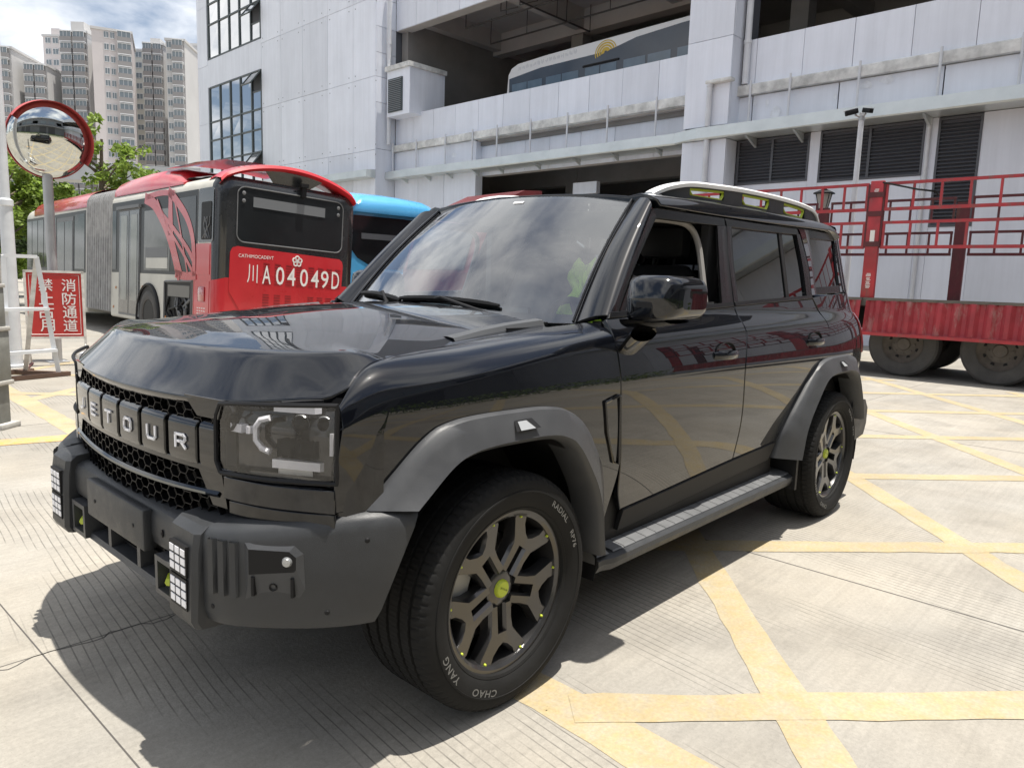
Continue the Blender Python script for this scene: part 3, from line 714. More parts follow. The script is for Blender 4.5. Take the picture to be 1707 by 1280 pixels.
# ---- wheels
def make_wheel():
    w = empty('wheel_proto')
    rim = MB(); I = Matrix.Identity(4)
    # barrel and lip (local z points outwards)
    rim.lathe([(.200, -.25), (.226, -.24), (.229, -.02), (.236, .012), (.246, .020), (.256, .020), (.259, .012), (.257, .0), (.249, -.006)], 80)
    half = [(.052, .013), (.052, .050), (.10, .050), (.138, .055), (.165, .070), (.208, .106), (.226, .110), (.240, .094), (.242, .064), (.212, .038), (.190, .014), (.180, .0), (.148, .0), (.148, .013)]
    for k in range(5):
        a = -PI/2+k*2*PI/5
        for s in (1, -1):
            poly = [(r, t*s) for r, t in half]
            if s < 0: poly = poly[::-1]
            n = len(poly)
            def zf(r): return .006-.03*max(0, (.16-r))/.16*0-.012*sst(.22, .06, r)
            Rz = Matrix.Rotation(a, 4, 'Z')
            v = [Rz @ Vector((r, t, zf(r)-.045)) for r, t in poly]+[Rz @ Vector((r, t, zf(r)-.011)) for r, t in poly]
            cx_, cy_ = .14, s*.04
            v += [Rz @ Vector((r+(-.006 if r > cx_ else .004)*(1 if r not in (.052,) else 0), t-(math.copysign(.007, t-cy_) if abs(t) > .001 else 0), zf(r))) for r, t in poly]
            f = [tuple(range(n-1, -1, -1)), tuple(range(2*n, 3*n))]+[(i, (i+1) % n, n+(i+1) % n, n+i) for i in range(n)]+[(n+i, n+(i+1) % n, 2*n+(i+1) % n, 2*n+i) for i in range(n)]
            rim.add(v, f)
    rim.lathe([(0, -.012), (.046, -.012), (.058, -.018), (.060, -.05)], 40)
    o = rim.build('wheel', M['rim'], w, ang=28)
    # tyre: lathe with tread grooves
    pr = [(.250, -.262), (.30, -.286), (.345, -.290), (.375, -.278), (.392, -.262), (.400, -.245)]
    for g in (-.205, -.155, -.105, -.055, -.008):
        pr += [(.4062, g-.0075), (.395, g-.006), (.395, g+.006), (.4068, g+.0075)]
    pr += [(.4045, .010), (.397, .028), (.380, .041), (.360, .047), (.345, .048), (.3445, .0505), (.338, .0510), (.337, .049), (.31, .047), (.285, .040), (.2745, .033), (.272, .034), (.262, .030), (.256, .017), (.250, .0)]
    sc_t = (.374-.25)/(.407-.25); t = MB(); NA = 76*5; rows = []
    for k in range(NA):
        a = 2*PI*k/NA; row = []
        for q, (r, hh) in enumerate(pr):
            rr = r
            # cross cuts slant a little from rib to rib; shoulder lugs are cut deeper
            ph = (k+int(hh*90)) % 5
            if ph == 0 and r > .388:
                if hh > .005 or hh < -.225: rr = r-.0065
                elif r > .40: rr = r-.0045
            rr = .25+(rr-.25)*sc_t
            row.append(Vector((rr*math.cos(a), rr*math.sin(a), hh)))
        rows.append(row)
    rows.append(rows[0]); t.grid(rows)
    t = t.build('tyre', M['rubber'], o, ang=32)
    def ring_text(s, ac, r, h, spread):
        mb = MB(); v, f, tw, th = text_mesh(s, 1, 0, 1.1, .012); sc = h/th; w_ = tw*sc
        nv = []
        for q in v:
            rr = r+q.y*sc; a = ac-q.x*sc/r*spread
            nv.append(Vector((rr*math.cos(a), rr*math.sin(a), .0485+.0004)))
        mb.add(nv, f); mb.build('sidewall_lettering', mat('tyre_letter', (.17, .17, .165), .6), t, False)
    ring_text('CHAO', R_(-114), .305, .022, 1.25); ring_text('YANG', R_(-150), .305, .022, 1.25)
    ring_text('RADIAL', R_(46), .306, .019, 1.15); ring_text('RP76', R_(21), .306, .019, 1.15)
    MB().lathe([(0, .001), (.024, .0), (.028, -.004), (.030, -.014)], 36).build('hub_cap', M['lime'], o)
    cl = MB(); put_text(cl, 'JETOUR', .036, .007, Matrix.Translation((0, 0, .0016)) @ Matrix.Rotation(R_(-30), 4, 'Z')); cl.build('cap_lettering', M['dark'], o, False)
    for k in range(5):
        a = -PI/2+k*2*PI/5+PI/5
        MB().lathe([(0, -.020), (.011, -.020), (.012, -.045)], 12, Matrix.Translation((.051*math.cos(a), .051*math.sin(a), .004))).build('wheel_nut', M['dark'], o)
    for k in range(5):
        for s in (1, -1):
            a = -PI/2+k*2*PI/5+s*R_(20.5)
            MB().lathe([(0, .008), (.0032, .0075), (.0046, .004), (.0048, -.004)], 10, Matrix.Translation((.233*math.cos(a), .233*math.sin(a), .004))).build('lime_bolt', M['lime'], o)
    MB().lathe([(.06, -.07), (.165, -.07), (.166, -.095), (.06, -.095)], 48).build('brake_disc', M['disc'], o)
    cp = MB(); cp.lathe([(.115, -.045), (.178, -.045), (.182, -.06), (.182, -.11), (.11, -.11)], 14, None, R_(130), R_(200)); cp.build('brake_caliper', M['caliper'], o)
    MB().lathe([(0, -.10), (.20, -.12), (.226, -.16)], 32).build('wheel_backing', M['dark'], o)
    return o
wheel = make_wheel(); wp = wheel.parent; wheel.parent = car
bpy.data.objects.remove(wp)
# local z -> outward (car +y), local y -> up, local x -> (front wheel seen from the left) rearwards
def wheel_at(o, x, y, side):
    o.matrix_basis = frame((x, y, HUB), (-1*side, 0, 0), (0, 0, 1), (0, side, 0))
wheel_at(wheel, 0, .915, 1)
for x, y, sd in ((WB, .915, 1), (0, -.915, -1), (WB, -.915, -1)):
    wheel_at(dup(wheel, car), x, y, sd)
# ---- wheel-arch flares
def chaikin(P, n=2):
    P = [np.array(q, float) for q in P]
    for _ in range(n):
        Q = [P[0]]
        for a, b in zip(P[:-1], P[1:]): Q += [a*.8+b*.2, a*.2+b*.8]
        P = Q+[P[-1]]
    return [tuple(q) for q in P]
def flare(outer, inner, name='wheel_arch_flare', yo=.004, bulge=.055):
    n = 60; a, b = crv(outer, n), crv(inner, n); P = []
    for i in range(n+1):
        A = S3(a[i]); B = b[i]; row = []
        yb = .935+bulge
        Bv = Vector((B[0], yb, B[1]))
        row.append(A+Vector((0, -.02, 0))); row.append(A+Vector((0, .006, 0)))
        row.append(A.lerp(Bv, .07)+Vector((0, .017, 0)))
        row.append(A.lerp(Bv, .40)+Vector((0, .012, 0))); row.append(A.lerp(Bv, .75)+Vector((0, .005, 0)))
        row.append(A.lerp(Bv, .955)+Vector((0, .0, 0)))
        inn = Vector((B[0]-a[i][0], 0, B[1]-a[i][1])); inn = inn.normalized() if inn.length else inn
        row.append(Bv+Vector((0, -.008, 0))); row.append(Bv+inn*.012+Vector((0, -.022, 0))); row.append(Bv+inn*.016+Vector((0, -.13, 0)))
        P.append(row)
    m = MB(); m.grid(P); m.add(P[0], [tuple(range(9))]); m.add(P[-1], [tuple(range(9))])
    return m.build(name, M['flare'], car, ang=42)
FO = chaikin([(.515, .768), (.33, .958), (.20, .985), (-.19, .978), (-.345, .912), (-.515, .69), (-.550, .46)])
FI = chaikin([(.405, .765), (.27, .872), (.16, .895), (-.15, .893), (-.265, .848), (-.405, .65), (-.445, .42)])
ff = flare(FO, FI)
def flare_mark(par, x, z, w):
    q = [(x+w/2, z-.012), (x+w/2-.012, z+.016), (x-w/2+.02, z+.016), (x-w/2, z-.012)]
    mb = MB(); ys = .935+.062+.012
    tri = [Vector((a, ys-.018-(.0 if b < z else .030), b)) for a, b in q]
    mb.add([Vector((a, .99 if b < z else .967, b+.0)) for a, b in q], [(0, 1, 2, 3)])
    o = mb.build('reflector_notch', M['dark'], par, False)
    m2 = MB(); m2.add([Vector((x+w/2-.016, .993, z-.010)), Vector((x+w/2-.022, .972, z+.013)), Vector((x-w/2+.05, .972, z+.013)), Vector((x-w/2+.028, .993, z-.010))], [(0, 1, 2, 3)]); m2.build('reflector', mat('reflector_grey', (.28, .29, .30), .35), o, False)
flare_mark(ff, -.01, .939, .11)
RO = chaikin([(-2.108, .485), (-2.150, .66), (-2.42, .945), (-2.56, .995), (-2.97, .998), (-3.13, .955), (-3.275, .73), (-3.30, .60)])
RI = chaikin([(-2.235, .472), (-2.28, .65), (-2.49, .870), (-2.61, .905), (-2.92, .908), (-3.04, .868), (-3.165, .68), (-3.20, .58)])
rf = flare(RO, RI)
flare_mark(rf, -2.76, .952, .10)
for o in (ff, rf): mirror_y(o, car)
# wheel-well liners
def liner(cx, s):
    prof = []
    m = MB(); P = []
    for k in range(25):
        a = R_(16)+R_(179)*k/24; P.append([Vector((cx+.475*math.cos(a), s*y, HUB+.02+.475*math.sin(a))) for y in (.93, .55)])
    m.grid(P); m.add([q[1] for q in P], [tuple(range(25))]); m.build('wheel_well', M['dark'], car)
for cx in (0, WB):
    for s in (1, -1): liner(cx, s)
# ---- side steps
M['stepm'] = mat('step_silver', (.135, .138, .142), .5, .1, bump=.2, bscale=200, bdist=.001, var=.12, vscale=8)
def step(s):
    secs = []
    for k in range(49):
        t = k/48; x = -.50-1.83*t; z = .372+.012*t; yo = .935 if .03 < t < .98 else .92
        secs.append([Vector((x, s*y, zz)) for y, zz in ((.70, z+.030), (.78, z+.016), (.90, z), (yo-.012, z-.003), (yo, z-.012), (yo+.002, z-.030), (yo-.012, z-.058), (.86, z-.078), (.70, z-.078))])
    m = MB(); m.grid(secs); m.add(secs[0], [tuple(range(9))]); m.add(secs[-1], [tuple(range(9))])
    o = m.build('side_step', M['plastic'], car, ang=30)
    for k in range(22):
        t = (k+.5)/22; x = -.60-1.66*t; z = .374+.012*t
        tr = MB(); v = []
        for dx in (-.0362, .0362):
            for y, zz in ((.790, z+.014), (.795, z+.018), (.908, z+.003), (.914, z-.001)): v.append(Vector((x+dx, s*y, zz)))
        tr.add(v, [(0, 1, 5, 4), (1, 2, 6, 5), (2, 3, 7, 6)]); tr.add([Vector((x-.034, s*.79, z)), Vector((x+.034, s*.79, z))], [])
        tr.build('tread_pad', M['stepm'], o, False)
    b = MB(); b.add([Vector(q) for q in ((-.47, s*.80, .475), (-.47, s*.925, .385), (-.56, s*.925, .380), (-.62, s*.80, .40), (-.47, s*.80, .30), (-.47, s*.925, .31))], [(0, 1, 2, 3), (0, 4, 5, 1)])
    b.build('step_end', M['stepm'], o, False)
    box('sill', -2.15, -.50, min(s*.66, s*.845), max(s*.66, s*.845), .36, .56, M['dark'], car)
for s in (1, -1): step(s)
# ---- mirrors
def wing_mirror(s):
    m = MB(); secs = []
    # housing: loft along y (inboard to outboard) of rounded outlines
    for t, x0, x1, z0, z1 in ((0, -.60, -.70, 1.245, 1.36), (.03, -.565, -.735, 1.226, 1.38), (.12, -.535, -.752, 1.218, 1.392), (.35, -.505, -.758, 1.216, 1.398), (.6, -.505, -.762, 1.220, 1.398), (.8, -.510, -.762, 1.224, 1.396), (.93, -.53, -.760, 1.234, 1.386), (.985, -.56, -.755, 1.250, 1.368), (1, -.585, -.748, 1.262, 1.355)):
        y = s*(.935+.215*t); z0 += .022; z1 += .0; row = []
        for k in range(25):
            a = 2*PI*k/24; ca, sa = math.cos(a), math.sin(a); e = .30
            px_ = (x0+x1)/2+(x0-x1)/2*math.copysign(abs(ca)**e, ca); pz_ = (z0+z1)/2+(z1-z0)/2*math.copysign(abs(sa)**e, sa)
            if ca > 0: px_ -= .030*max(0, sa)*ca
            row.append(Vector((px_, y, pz_)))
        secs.append(row)
    m.grid(secs); m.add(secs[0][:-1], [tuple(range(24))]); m.add(secs[-1][:-1], [tuple(range(24))])
    o = m.build('wing_mirror', M['paint'], car, ang=60)
    mg = MB(); mg.add([Vector((-.7645, s*y, z)) for y, z in ((.945, 1.24), (1.12, 1.245), (1.135, 1.28), (1.13, 1.36), (1.10, 1.38), (.95, 1.375))], [tuple(range(6))]); mg.build('mirror_glass', M['chrome'], o, False)
    tn = MB(); tn.grid([[Vector((x, s*y, z)) for x, y in ((-.500, 1.02), (-.504, 1.07), (-.522, 1.115), (-.560, 1.148))] for z in (1.288, 1.306)]); tn.build('turn_signal', M['hcap'], o)
    lw = MB(); P = []
    for t in [i/8 for i in range(9)]:
        y = s*(.935+.17*t); row = []
        for k in range(13):
            a = PI+PI*k/12; row.append(Vector((-.635+.105*(1-.25*t*t)*math.cos(a), y, 1.243+.036*(1-.75*t*t)*math.sin(a))))
        P.append(row)
    lw.grid(P); lw.add(P[0], [tuple(range(13))]); lw.build('lower_cover', M['gloss'], o)
    ar = MB(); P = []
    for t in [i/10 for i in range(11)]:
        c = Vector((-.615-.03*t, s*(.985-.115*t), 1.195-.105*t)); row = []
        for k in range(17):
            a = 2*PI*k/16; row.append(c+Vector((.085*(1-.35*t)*math.cos(a), 0, .030*(1-.2*t)*math.sin(a))))
        P.append(row)
    ar.grid(P); ar.build('mirror_arm', M['gloss'], o)
for s in (1, -1): wing_mirror(s)
# the far mirror is folded in
fm = [o for o in car.children if o.name.startswith('wing_mirror')][-1]
fm.matrix_basis = Matrix.Translation((-.74, -.90, 0)) @ Matrix.Rotation(R_(-76), 4, 'Z') @ Matrix.Translation((.60, .93, 0))
# ---- nose: backing shell, headlights, grille
def nose_x(y):
    y = abs(y)
    if y < .57: return .748-.16*y*y
    return itp(y, [.57, .72, .86, .90, .915], [.696, .640, .578, .53, .45])
rows = [[Vector((nose_x(y)-(.02 if z > .99 else 0), y, z)) for y in np.linspace(-.912, .912, 61)] for z in np.linspace(.60, 1.03, 8)]
MB().grid(rows).build('nose_shell', M['gloss'], car)
def fx(y, z=0, o=0): y = abs(y); return .775-.16*y*y+o
def front_strip(name, y0, y1, zb, zt, off, m, par, n=40, th=.02, r=.003):
    ys = np.linspace(y0, y1, n+1)
    return skin(name, [[Vector((fx(y)+off(y, z), y, z)) for y in ys for z in [f(y)]] for f in (zb, lambda y: .5*(zb(y)+zt(y)), zt)], m, par, (1, 0, 0), th, r)
gr = MB()   # the hexagon mesh: thin walls of honeycomb
def hexmesh(name, y0, y1, zlo, zhi, off, par, a=.027):
    m = MB(); h = a*math.sqrt(3)/2*2*.72; cols = int((y1-y0)/(a*1.5))+2; seen = set()
    for c in range(cols):
        for r in range(-1, int((.45)/h)+2):
            cy = y0+c*a*1.5; cz = .60+r*h+(h/2 if c % 2 else 0)
            if not (zlo(cy)+.004 < cz < zhi(cy)-.004): continue
            pts = [(cy+a*math.cos(q*PI/3), cz+h/2*math.sin(q*PI/3)/math.sin(PI/3)) for q in range(6)]
            for q in range(6):
                p0, p1 = pts[q], pts[(q+1) % 6]; k = tuple(sorted([(round(p0[0], 3), round(p0[1], 3)), (round(p1[0], 3), round(p1[1], 3))]))
                if k in seen: continue
                seen.add(k); m.bar((fx(p0[0])+off, *p0), (fx(p1[0])+off, *p1), .0020, .018, (1, 0, 0))
    return m.build(name, M['satin'], par, False)
grille = front_strip('grille_frame', -.60, .60, lambda y: .832, lambda y: .846, lambda y, z: .004, M['gloss'], car)
hexmesh('grille_mesh', -.56, .56, lambda y: .955, lambda y: 1.012, -.010, grille)
hexmesh('grille_mesh', -.56, .56, lambda y: .765, lambda y: .850, -.012, grille)
hexmesh('grille_mesh', -.50, .50, lambda y: .690, lambda y: .760, -.012, grille)
def mesh_back(z0, z1, o): return MB().grid([[Vector((fx(y)+o, y, z)) for y in np.linspace(-.58, .58, 30)] for z in (z0, z1)])
mesh_back(.66, 1.03, -.024).build('mesh_backing', M['seal'], grille)
# letter blocks, J E T O U R from the car's right to its left
PITCH = .157
LETTERS = {'J': [[(.8, 1), (.8, -.6), (.4, -1), (-.8, -1)]], 'E': [[(1, 1), (-1, 1), (-1, -1), (1, -1)], [(-1, 0), (.8, 0)]], 'T': [[(-1, 1), (1, 1)], [(0, 1), (0, -1)]],
           'O': [[(-.7, 1), (.7, 1), (1, .6), (1, -.6), (.7, -1), (-.7, -1), (-1, -.6), (-1, .6), (-.7, 1)]], 'U': [[(-1, 1), (-1, -.6), (-.7, -1), (.7, -1), (1, -.6), (1, 1)]],
           'R': [[(-1, -1), (-1, 1), (.7, 1), (1, .7), (1, .25), (.7, -.1), (-.5, -.1)], [(.1, -.1), (1, -1)]]}
for k, ch in enumerate('JETOUR'):
    yc = (k-2.5)*PITCH; hw = PITCH/2-.014
    zt, zb = .968, .846
    blk = skin('letter_block', [[Vector((fx(y)+.006+o, y, z)) for y in np.linspace(yc-hw, yc+hw, 7)] for z, o in ((zb, 0), (.86, .004), (.945, .004), (.958, .0), (zt, -.018))], M['gloss'], grille, (1, 0, 0), .045, .004)
    sl = -.32*yc
    d = Vector((sl, 1, 0)).normalized()
    Fl = frame((fx(yc)+.0115, yc, .900), d, (0, 0, 1), d.cross(Vector((0, 0, 1)))); mb = MB()
    for path in LETTERS[ch]:
        pts = [Fl @ Vector((a*.0235, b*.0175, .002)) for a, b in path]
        for a, b in zip(pts[:-1], pts[1:]):
            e = (b-a).normalized()*.0034; mb.bar(a-e, b+e, .0072, .004, Fl.to_3x3().col[2])
    mb.build('grille_letter', M['led'], blk, False)
ribs = MB()
for k in range(5):
    yc = (k-2)*PITCH; ribs.box(fx(yc)-.03, fx(yc)-.004, yc-.012, yc+.012, .85, .962)
ribs.build('grille_rib', M['dark'], grille, False)
# outer blocks joining the letter band to the headlights
for s in (1, -1):
    y0, y1 = .472*s, .538*s
    b = skin('band_end', [[Vector((fx(y)+.003+o, y, z)) for y in np.linspace(min(y0, y1), max(y0, y1), 7)] for z, o in ((.838, 0), (.86, .004), (.945, .004), (.958, 0), (.972, -.018))], M['gloss'], grille, (1, 0, 0), .04, .004)
    # faceted corner plates above and below
    for zz in ((.978, 1.030, .46, .55, .40), (.742, .832, .46, .56, .52)):
        z0, z1, ya, yb, yc = zz
        mb = MB(); v = [Vector((fx(a)+.004, s*a, z)) for a, z in ((ya if z0 > .9 else ya, z1 if z0 < .9 else z0), (yb, z1 if z0 < .9 else z0), (yb+.02, z0 if z0 < .9 else z1), (yc, z0 if z0 < .9 else z1))]
        v2 = [q-Vector((.05, 0, 0)) for q in v]; mb.add(v+v2, [(0, 1, 2, 3)]+[(i, (i+1) % 4, 4+(i+1) % 4, 4+i) for i in range(4)]); mb.build('corner_plate', M['gloss'], grille, False)
# black lower strip; its greenish-grey reflection is a separate coloured line
ys = np.linspace(-.55, .55, 50)
stp = MB(); stp.grid([[Vector((fx(y)+.004+dx, y, z+.02*(abs(y)/.6)**2)) for y in ys] for dx, z in ((-.035, .769), (.0, .767), (.007, .759), (.0, .750), (-.04, .747))]); stp.build('lower_strip', M['gloss'], grille)
stp = MB(); stp.grid([[Vector((fx(y)+.0118, y, z+.02*(abs(y)/.6)**2)) for y in np.linspace(-.50, .50, 40)] for z in (.755, .762)]); stp.build('strip_reflection', mat('strip_reflection_grey', (.16, .165, .155), .35, .4), grille)
# headlights
def headlight(s):
    def hp(u, z):
        """u 0 at the inner edge .. 1 at the outer edge"""
        x = .727+(.584-.727)*u-.045*u*u+.045*u; y = .536+(.880-.536)*u; return Vector((x+.018*math.sin(PI*u)+.012*(1.04-z), s*y, z))
    hb = MB(); hb.grid([[hp(u, z)+Vector((-.055, -s*.02, 0)) for u in np.linspace(-.02, 1.02, 13)] for z in np.linspace(.825, 1.055, 7)])
    o = hb.build('headlight', M['hcap'], car)
    B = [(.055, .838), (.35, .842), (1.0, .848)]; T = [(.06, 1.022), (.35, 1.032), (1.0, 1.046)]
    L = [(.055, .838), (0, .866), (0, .985), (.06, 1.022)]; Rr = [(1, .848), (1.0, .95), (1, 1.046)]
    G = coons(B, T, L, Rr, 24, 18, (True, True, False, True))
    lens = skin('lens', [[hp(*q) for q in r] for r in G], M['hlens'], o, (.8, .6*s, 0), .006, .002)
    bz = MB(); ring = crv(L, 12, False)+crv(T, 16)[1:]+crv(Rr, 12)[::-1][1:]+crv(B, 16)[::-1][1:]
    bz.tube([hp(*q)+Vector((.003, s*.001, 0)) for q in ring], .0065, 6, False); bz.build('bezel', M['dark'], o)
    tr = MB(); tr.tube([hp(u, z)+Vector((.006, 0, 0)) for u, z in ((.058, 1.02), (0, .985), (0, .866), (.05, .838))], .0020, 6); tr.build('bezel_highlight', M['led'], o)
    def led(name, u0, u1, z0, z1, m='led', dp=.028, sk=0):
        mb = MB(); v = [hp(u+k, z)+Vector((-dp+e, 0, 0)) for e in (0, -.02) for u, z, k in ((u0, z0, 0), (u1, z0, 0), (u1, z1, sk), (u0, z1, sk))]
        mb.add(v, [(0, 1, 2, 3), (4, 7, 6, 5), (0, 4, 5, 1), (1, 5, 6, 2), (2, 6, 7, 3), (3, 7, 4, 0)]); return mb.build(name, M[m], o, False)
    led('led_bar', .54, .83, 1.018, 1.036, 'led', .012); led('led_bar', .52, .86, .872, .894, 'led', .014); led('led_bar_reflection', .53, .88, .854, .870, 'silver')
    led('indicator_strip', .12, .24, .950, .972, 'led', .012); led('led_joint', .29, .315, .951, .970, 'led', .012)
    br = MB(); pts = [(.50, 1.000), (.42, .992), (.375, .972), (.375, .938), (.43, .918), (.50, .912)]
    br.tube([hp(*q)+Vector((-.016, 0, 0)) for q in pts], .0085, 6); br.build('led_bracket', M['led'], o)
    led('led_edge', .925, .945, .915, .972, 'led', .012)
    # projector lamps
    for u, z in ((.70, .985), (.70, .925), (.86, .985)):
        c = hp(u, z)+Vector((-.034, -s*.01, 0)); nn = Vector((.88, .47*s, 0)).normalized()
        pm = MB(); pm.lathe([(0, .014), (.012, .011), (.020, .004), (.024, -.004), (.027, 0), (.030, -.012)], 20, frame(c, Vector((-nn.y, nn.x, 0)), (0, 0, 1), nn)); pm.build('projector', M['hcap'], o); MB().lathe([(.023, .001), (.0245, .004), (.026, .001)], 24, frame(c, Vector((-nn.y, nn.x, 0)), (0, 0, 1), nn)).build('projector_ring', M['silver'], o)
    fins = MB()
    for k in range(7): fins.grid([[hp(.565+k*.043, z)+Vector((-d, 0, 0)) for d in (.012, .045)] for z in (.902, .948)])
    fins.build('reflector_fins', M['hcap'], o)
    shf = MB(); shf.grid([[hp(u, z)+Vector((-d, 0, 0)) for u in np.linspace(.40, .98, 9)] for z, d in ((1.008, .016), (1.004, .05))]); shf.grid([[hp(u, z)+Vector((-d, 0, 0)) for u in np.linspace(.40, .98, 9)] for z, d in ((.955, .03), (.955, .055))]); shf.build('reflector_shelf', M['gloss'], o)
    # painted panel under the lamp
    rows = [[hp(u, z)+Vector((.004, s*.002, 0)) for u in np.linspace(.10, .985, 14)] for z in (.772, .80, .828)]
    skin('fascia_panel', rows, M['paint'], o, (.8, .6*s, 0), .02, .003)
    rows = [[hp(u, z)+Vector((.002, 0, 0)) for u in np.linspace(.16, .985, 14)] for z in (.735, .765)]
    skin('fascia_panel', rows, M['gloss'], o, (.8, .6*s, 0), .02, .003)
for s in (1, -1): headlight(s)
# ---- front bumper
BPATH = [(.800, .0), (.800, .40), (.798, .55), (.792, .61), (.765, .68), (.70, .77), (.62, .855), (.54, .92), (.46, .957), (.39, .973)]
bpc = crv(BPATH, 120)
def bp(s_):
    """point and outward normal of the bumper face at arc length s_"""
    L = 0
    for a, b in zip(bpc[:-1], bpc[1:]):
        d = float(np.linalg.norm(b-a))
        if L+d >= s_ or b is bpc[-1]:
            t = (s_-L)/d; q = a*(1-t)+b*t; n = np.array([(b-a)[1], -(b-a)[0]])/d; return q, n
        L += d
BL = sum(float(np.linalg.norm(b-a)) for a, b in zip(bpc[:-1], bpc[1:]))
def bump_sec(s_, zb, zt, push=0, ledge=.12):
    q, n = bp(s_); x, y = q+n*push
    inn = lambda k: (x-n[0]*k, y-n[1]*k)
    return [(*inn(.10), zb-.005), (*inn(.035), zb-.012), (*inn(.012), zb), (*inn(.0), zb+.035), (*inn(.0), zt-.045), (*inn(.006), zt-.018), (*inn(.020), zt-.003), (*inn(.045), zt+.002), (*inn(ledge), zt+.012), (*inn(ledge+.02), zt-.03)]
def bside(side):
    m = MB(); P = []
    for s_ in np.linspace(.585, BL, 44):
        zt = itp(s_, [.585, .8, 1.0, BL], [.712, .738, .764, .765]); zb = itp(s_, [.585, .85, 1.0, BL], [.455, .462, .466, .475])
        row = []
        for i in range(10):
            # the rear edge leans forward towards the bottom, following the wheel opening
            zf = (bump_sec(s_, zb, zt)[i][2]-zb)/(zt-zb); zf = max(0, min(1, zf)); s2 = .585+(s_-.585)*((BL-.125*(1-zf)-.585)/(BL-.585))
            x, y, z = bump_sec(s2, zb, zt, 0, itp(s_, [.585, .9, BL], [.13, .09, .06]))[i]; row.append(Vector((x, side*y, z)))
        P.append(row)
    m.grid(P); m.add(P[0], [tuple(range(10))])
    o = m.build('bumper_wing', M['plastic'], bumper, ang=40)
    return o
m = MB(); P = []
for y in np.linspace(-.47, .47, 24):
    P.append([Vector((x, y, z)) for x, z in ((.68, .565), (.765, .560), (.782, .572), (.788, .60), (.788, .655), (.780, .676), (.762, .686), (.66, .695), (.66, .60))])
m.grid(P); bumper = m.build('front_bumper', M['plastic'], car, ang=40)
for sd in (1, -1):
    o = bside(sd)
    # ribs, fog lamp pocket
    def on(s_, z, push): q, n = bp(s_); return Vector((q[0]+n[0]*push, sd*(q[1]+n[1]*push), z))
    rb = MB()
    for k in range(3):
        s0 = .627+k*.033
        rb.grid([[on(s0+a, z, pp) for a, pp in ((-.012, -.002), (-.009, .010), (.007, .010), (.012, -.002))] for z in (.545, .550, .685, .690)])
    rb.build('bumper_rib', M['plastic'], o, ang=30)
    pk = MB()
    # raised surround
    outl = [(.722, .690), (.850, .688), (.872, .668), (.876, .575), (.862, .552), (.722, .540)]
    inl = [(.735, .676), (.838, .675), (.855, .660), (.855, .628), (.850, .622), (.735, .610)]
    for (a0, z0), (a1, z1), (b0, y0), (b1, y1) in zip(outl, outl[1:]+outl[:1], inl, inl[1:]+inl[:1]):
        pk.add([on(a0, z0, .0), on(a1, z1, .0), on(b1, y1, .008), on(b0, y0, .008)], [(0, 1, 2, 3)])
    pk.build('fog_lamp_surround', M['flare'], o, False)
    pd = MB(); v = [on(a, z, .0085) for a, z in inl]; w = [on(.745+(a-.735)*.95, .012+z*.985, .006) for a, z in inl]
    pd.add(v, [tuple(range(6))]); pd.build('fog_lamp_pocket', M['dark'], o, False)
    fg = MB(); q, n = bp(.833); c = on(.833, .648, .012); nn = Vector((n[0], sd*n[1], 0))
    fg.lathe([(0, .004), (.010, .003), (.0135, -.003), (.015, -.012)], 18, frame(c, Vector((-nn.y, nn.x, 0)), (0, 0, 1), nn)); fg.build('fog_lamp', mat('fog_lens', (.40, .41, .42), .15, .6), o)
    sn = MB()
    for a, z in ((.745, .575), (.845, .575)): sn.grid([[on(a+d, zz, pp) for d, pp in ((-.006, .0), (-.003, .012), (.003, .012), (.006, 0))] for zz in (.555, .605)])
    c = on(.795, .578, .002); q, n = bp(.795); nn = Vector((n[0], sd*n[1], 0)); sn.lathe([(.007, .002), (.010, .003), (.011, 0)], 16, frame(c, Vector((-nn.y, nn.x, 0)), (0, 0, 1), nn)); sn.build('parking_sensor', M['dark'], o)
    for a, z in ((.62, .505), (.93, .512), (1.03, .70)):
        q, n = bp(a); nn = Vector((n[0], sd*n[1], 0)); MB().lathe([(0, .0025), (.005, .002), (.007, 0)], 10, frame(on(a, z, .0), Vector((-nn.y, nn.x, 0)), (0, 0, 1), nn)).build('bumper_clip', M['dark'], o)
    # lamp pod
    y0, y1 = sd*.425, sd*.585; ya, yb = min(y0, y1), max(y0, y1)
    pod = MB(); pts = [(.70, .425), (.815, .432), (.826, .455), (.820, .640), (.812, .690), (.790, .708), (.66, .722), (.66, .425)]
    secs = [[Vector((x-e, y, z)) for x, z in pts+[pts[0]]] for y, e in ((ya, .012), (ya+.014, 0), (yb-.014, 0), (yb, .012))]
    pod.grid(secs); pod.add(secs[0][:-1], [tuple(range(8))]); pod.add(secs[-1][:-1], [tuple(range(8))]); pd_ = pod.build('lamp_pod', M['plastic'], bumper, ang=30)
    for z0, z1 in ((.575, .648), (.485, .558)):
        yc = sd*.505
        bk = box('daylight_frame', .812, .8285, yc-.049, yc+.049, z0-.006, z1+.006, M['dark'], pd_)
        for i in range(3):
            for j in range(3):
                ww = .098/3; hh = (z1-z0)/3
                box('daylight_cell', .82, .8305, yc-.049+.003+i*ww+.002, yc-.049+.003+i*ww+ww-.006, z0+j*hh+.003, z0+j*hh+hh-.003, M['led'], pd_)
    # tow eye in its grey surround
    yc = sd*.355; tw = MB()
    for a in ((yc-.062, yc-.045, .445, .558), (yc+.045, yc+.062, .445, .558), (yc-.045, yc+.045, .543, .558), (yc-.045, yc+.045, .445, .460)): tw.box(.70, .805, a[0], a[1], a[2], a[3])
    tws = tw.build('tow_eye_surround', M['caliper'] if False else M['flare'], bumper, False)
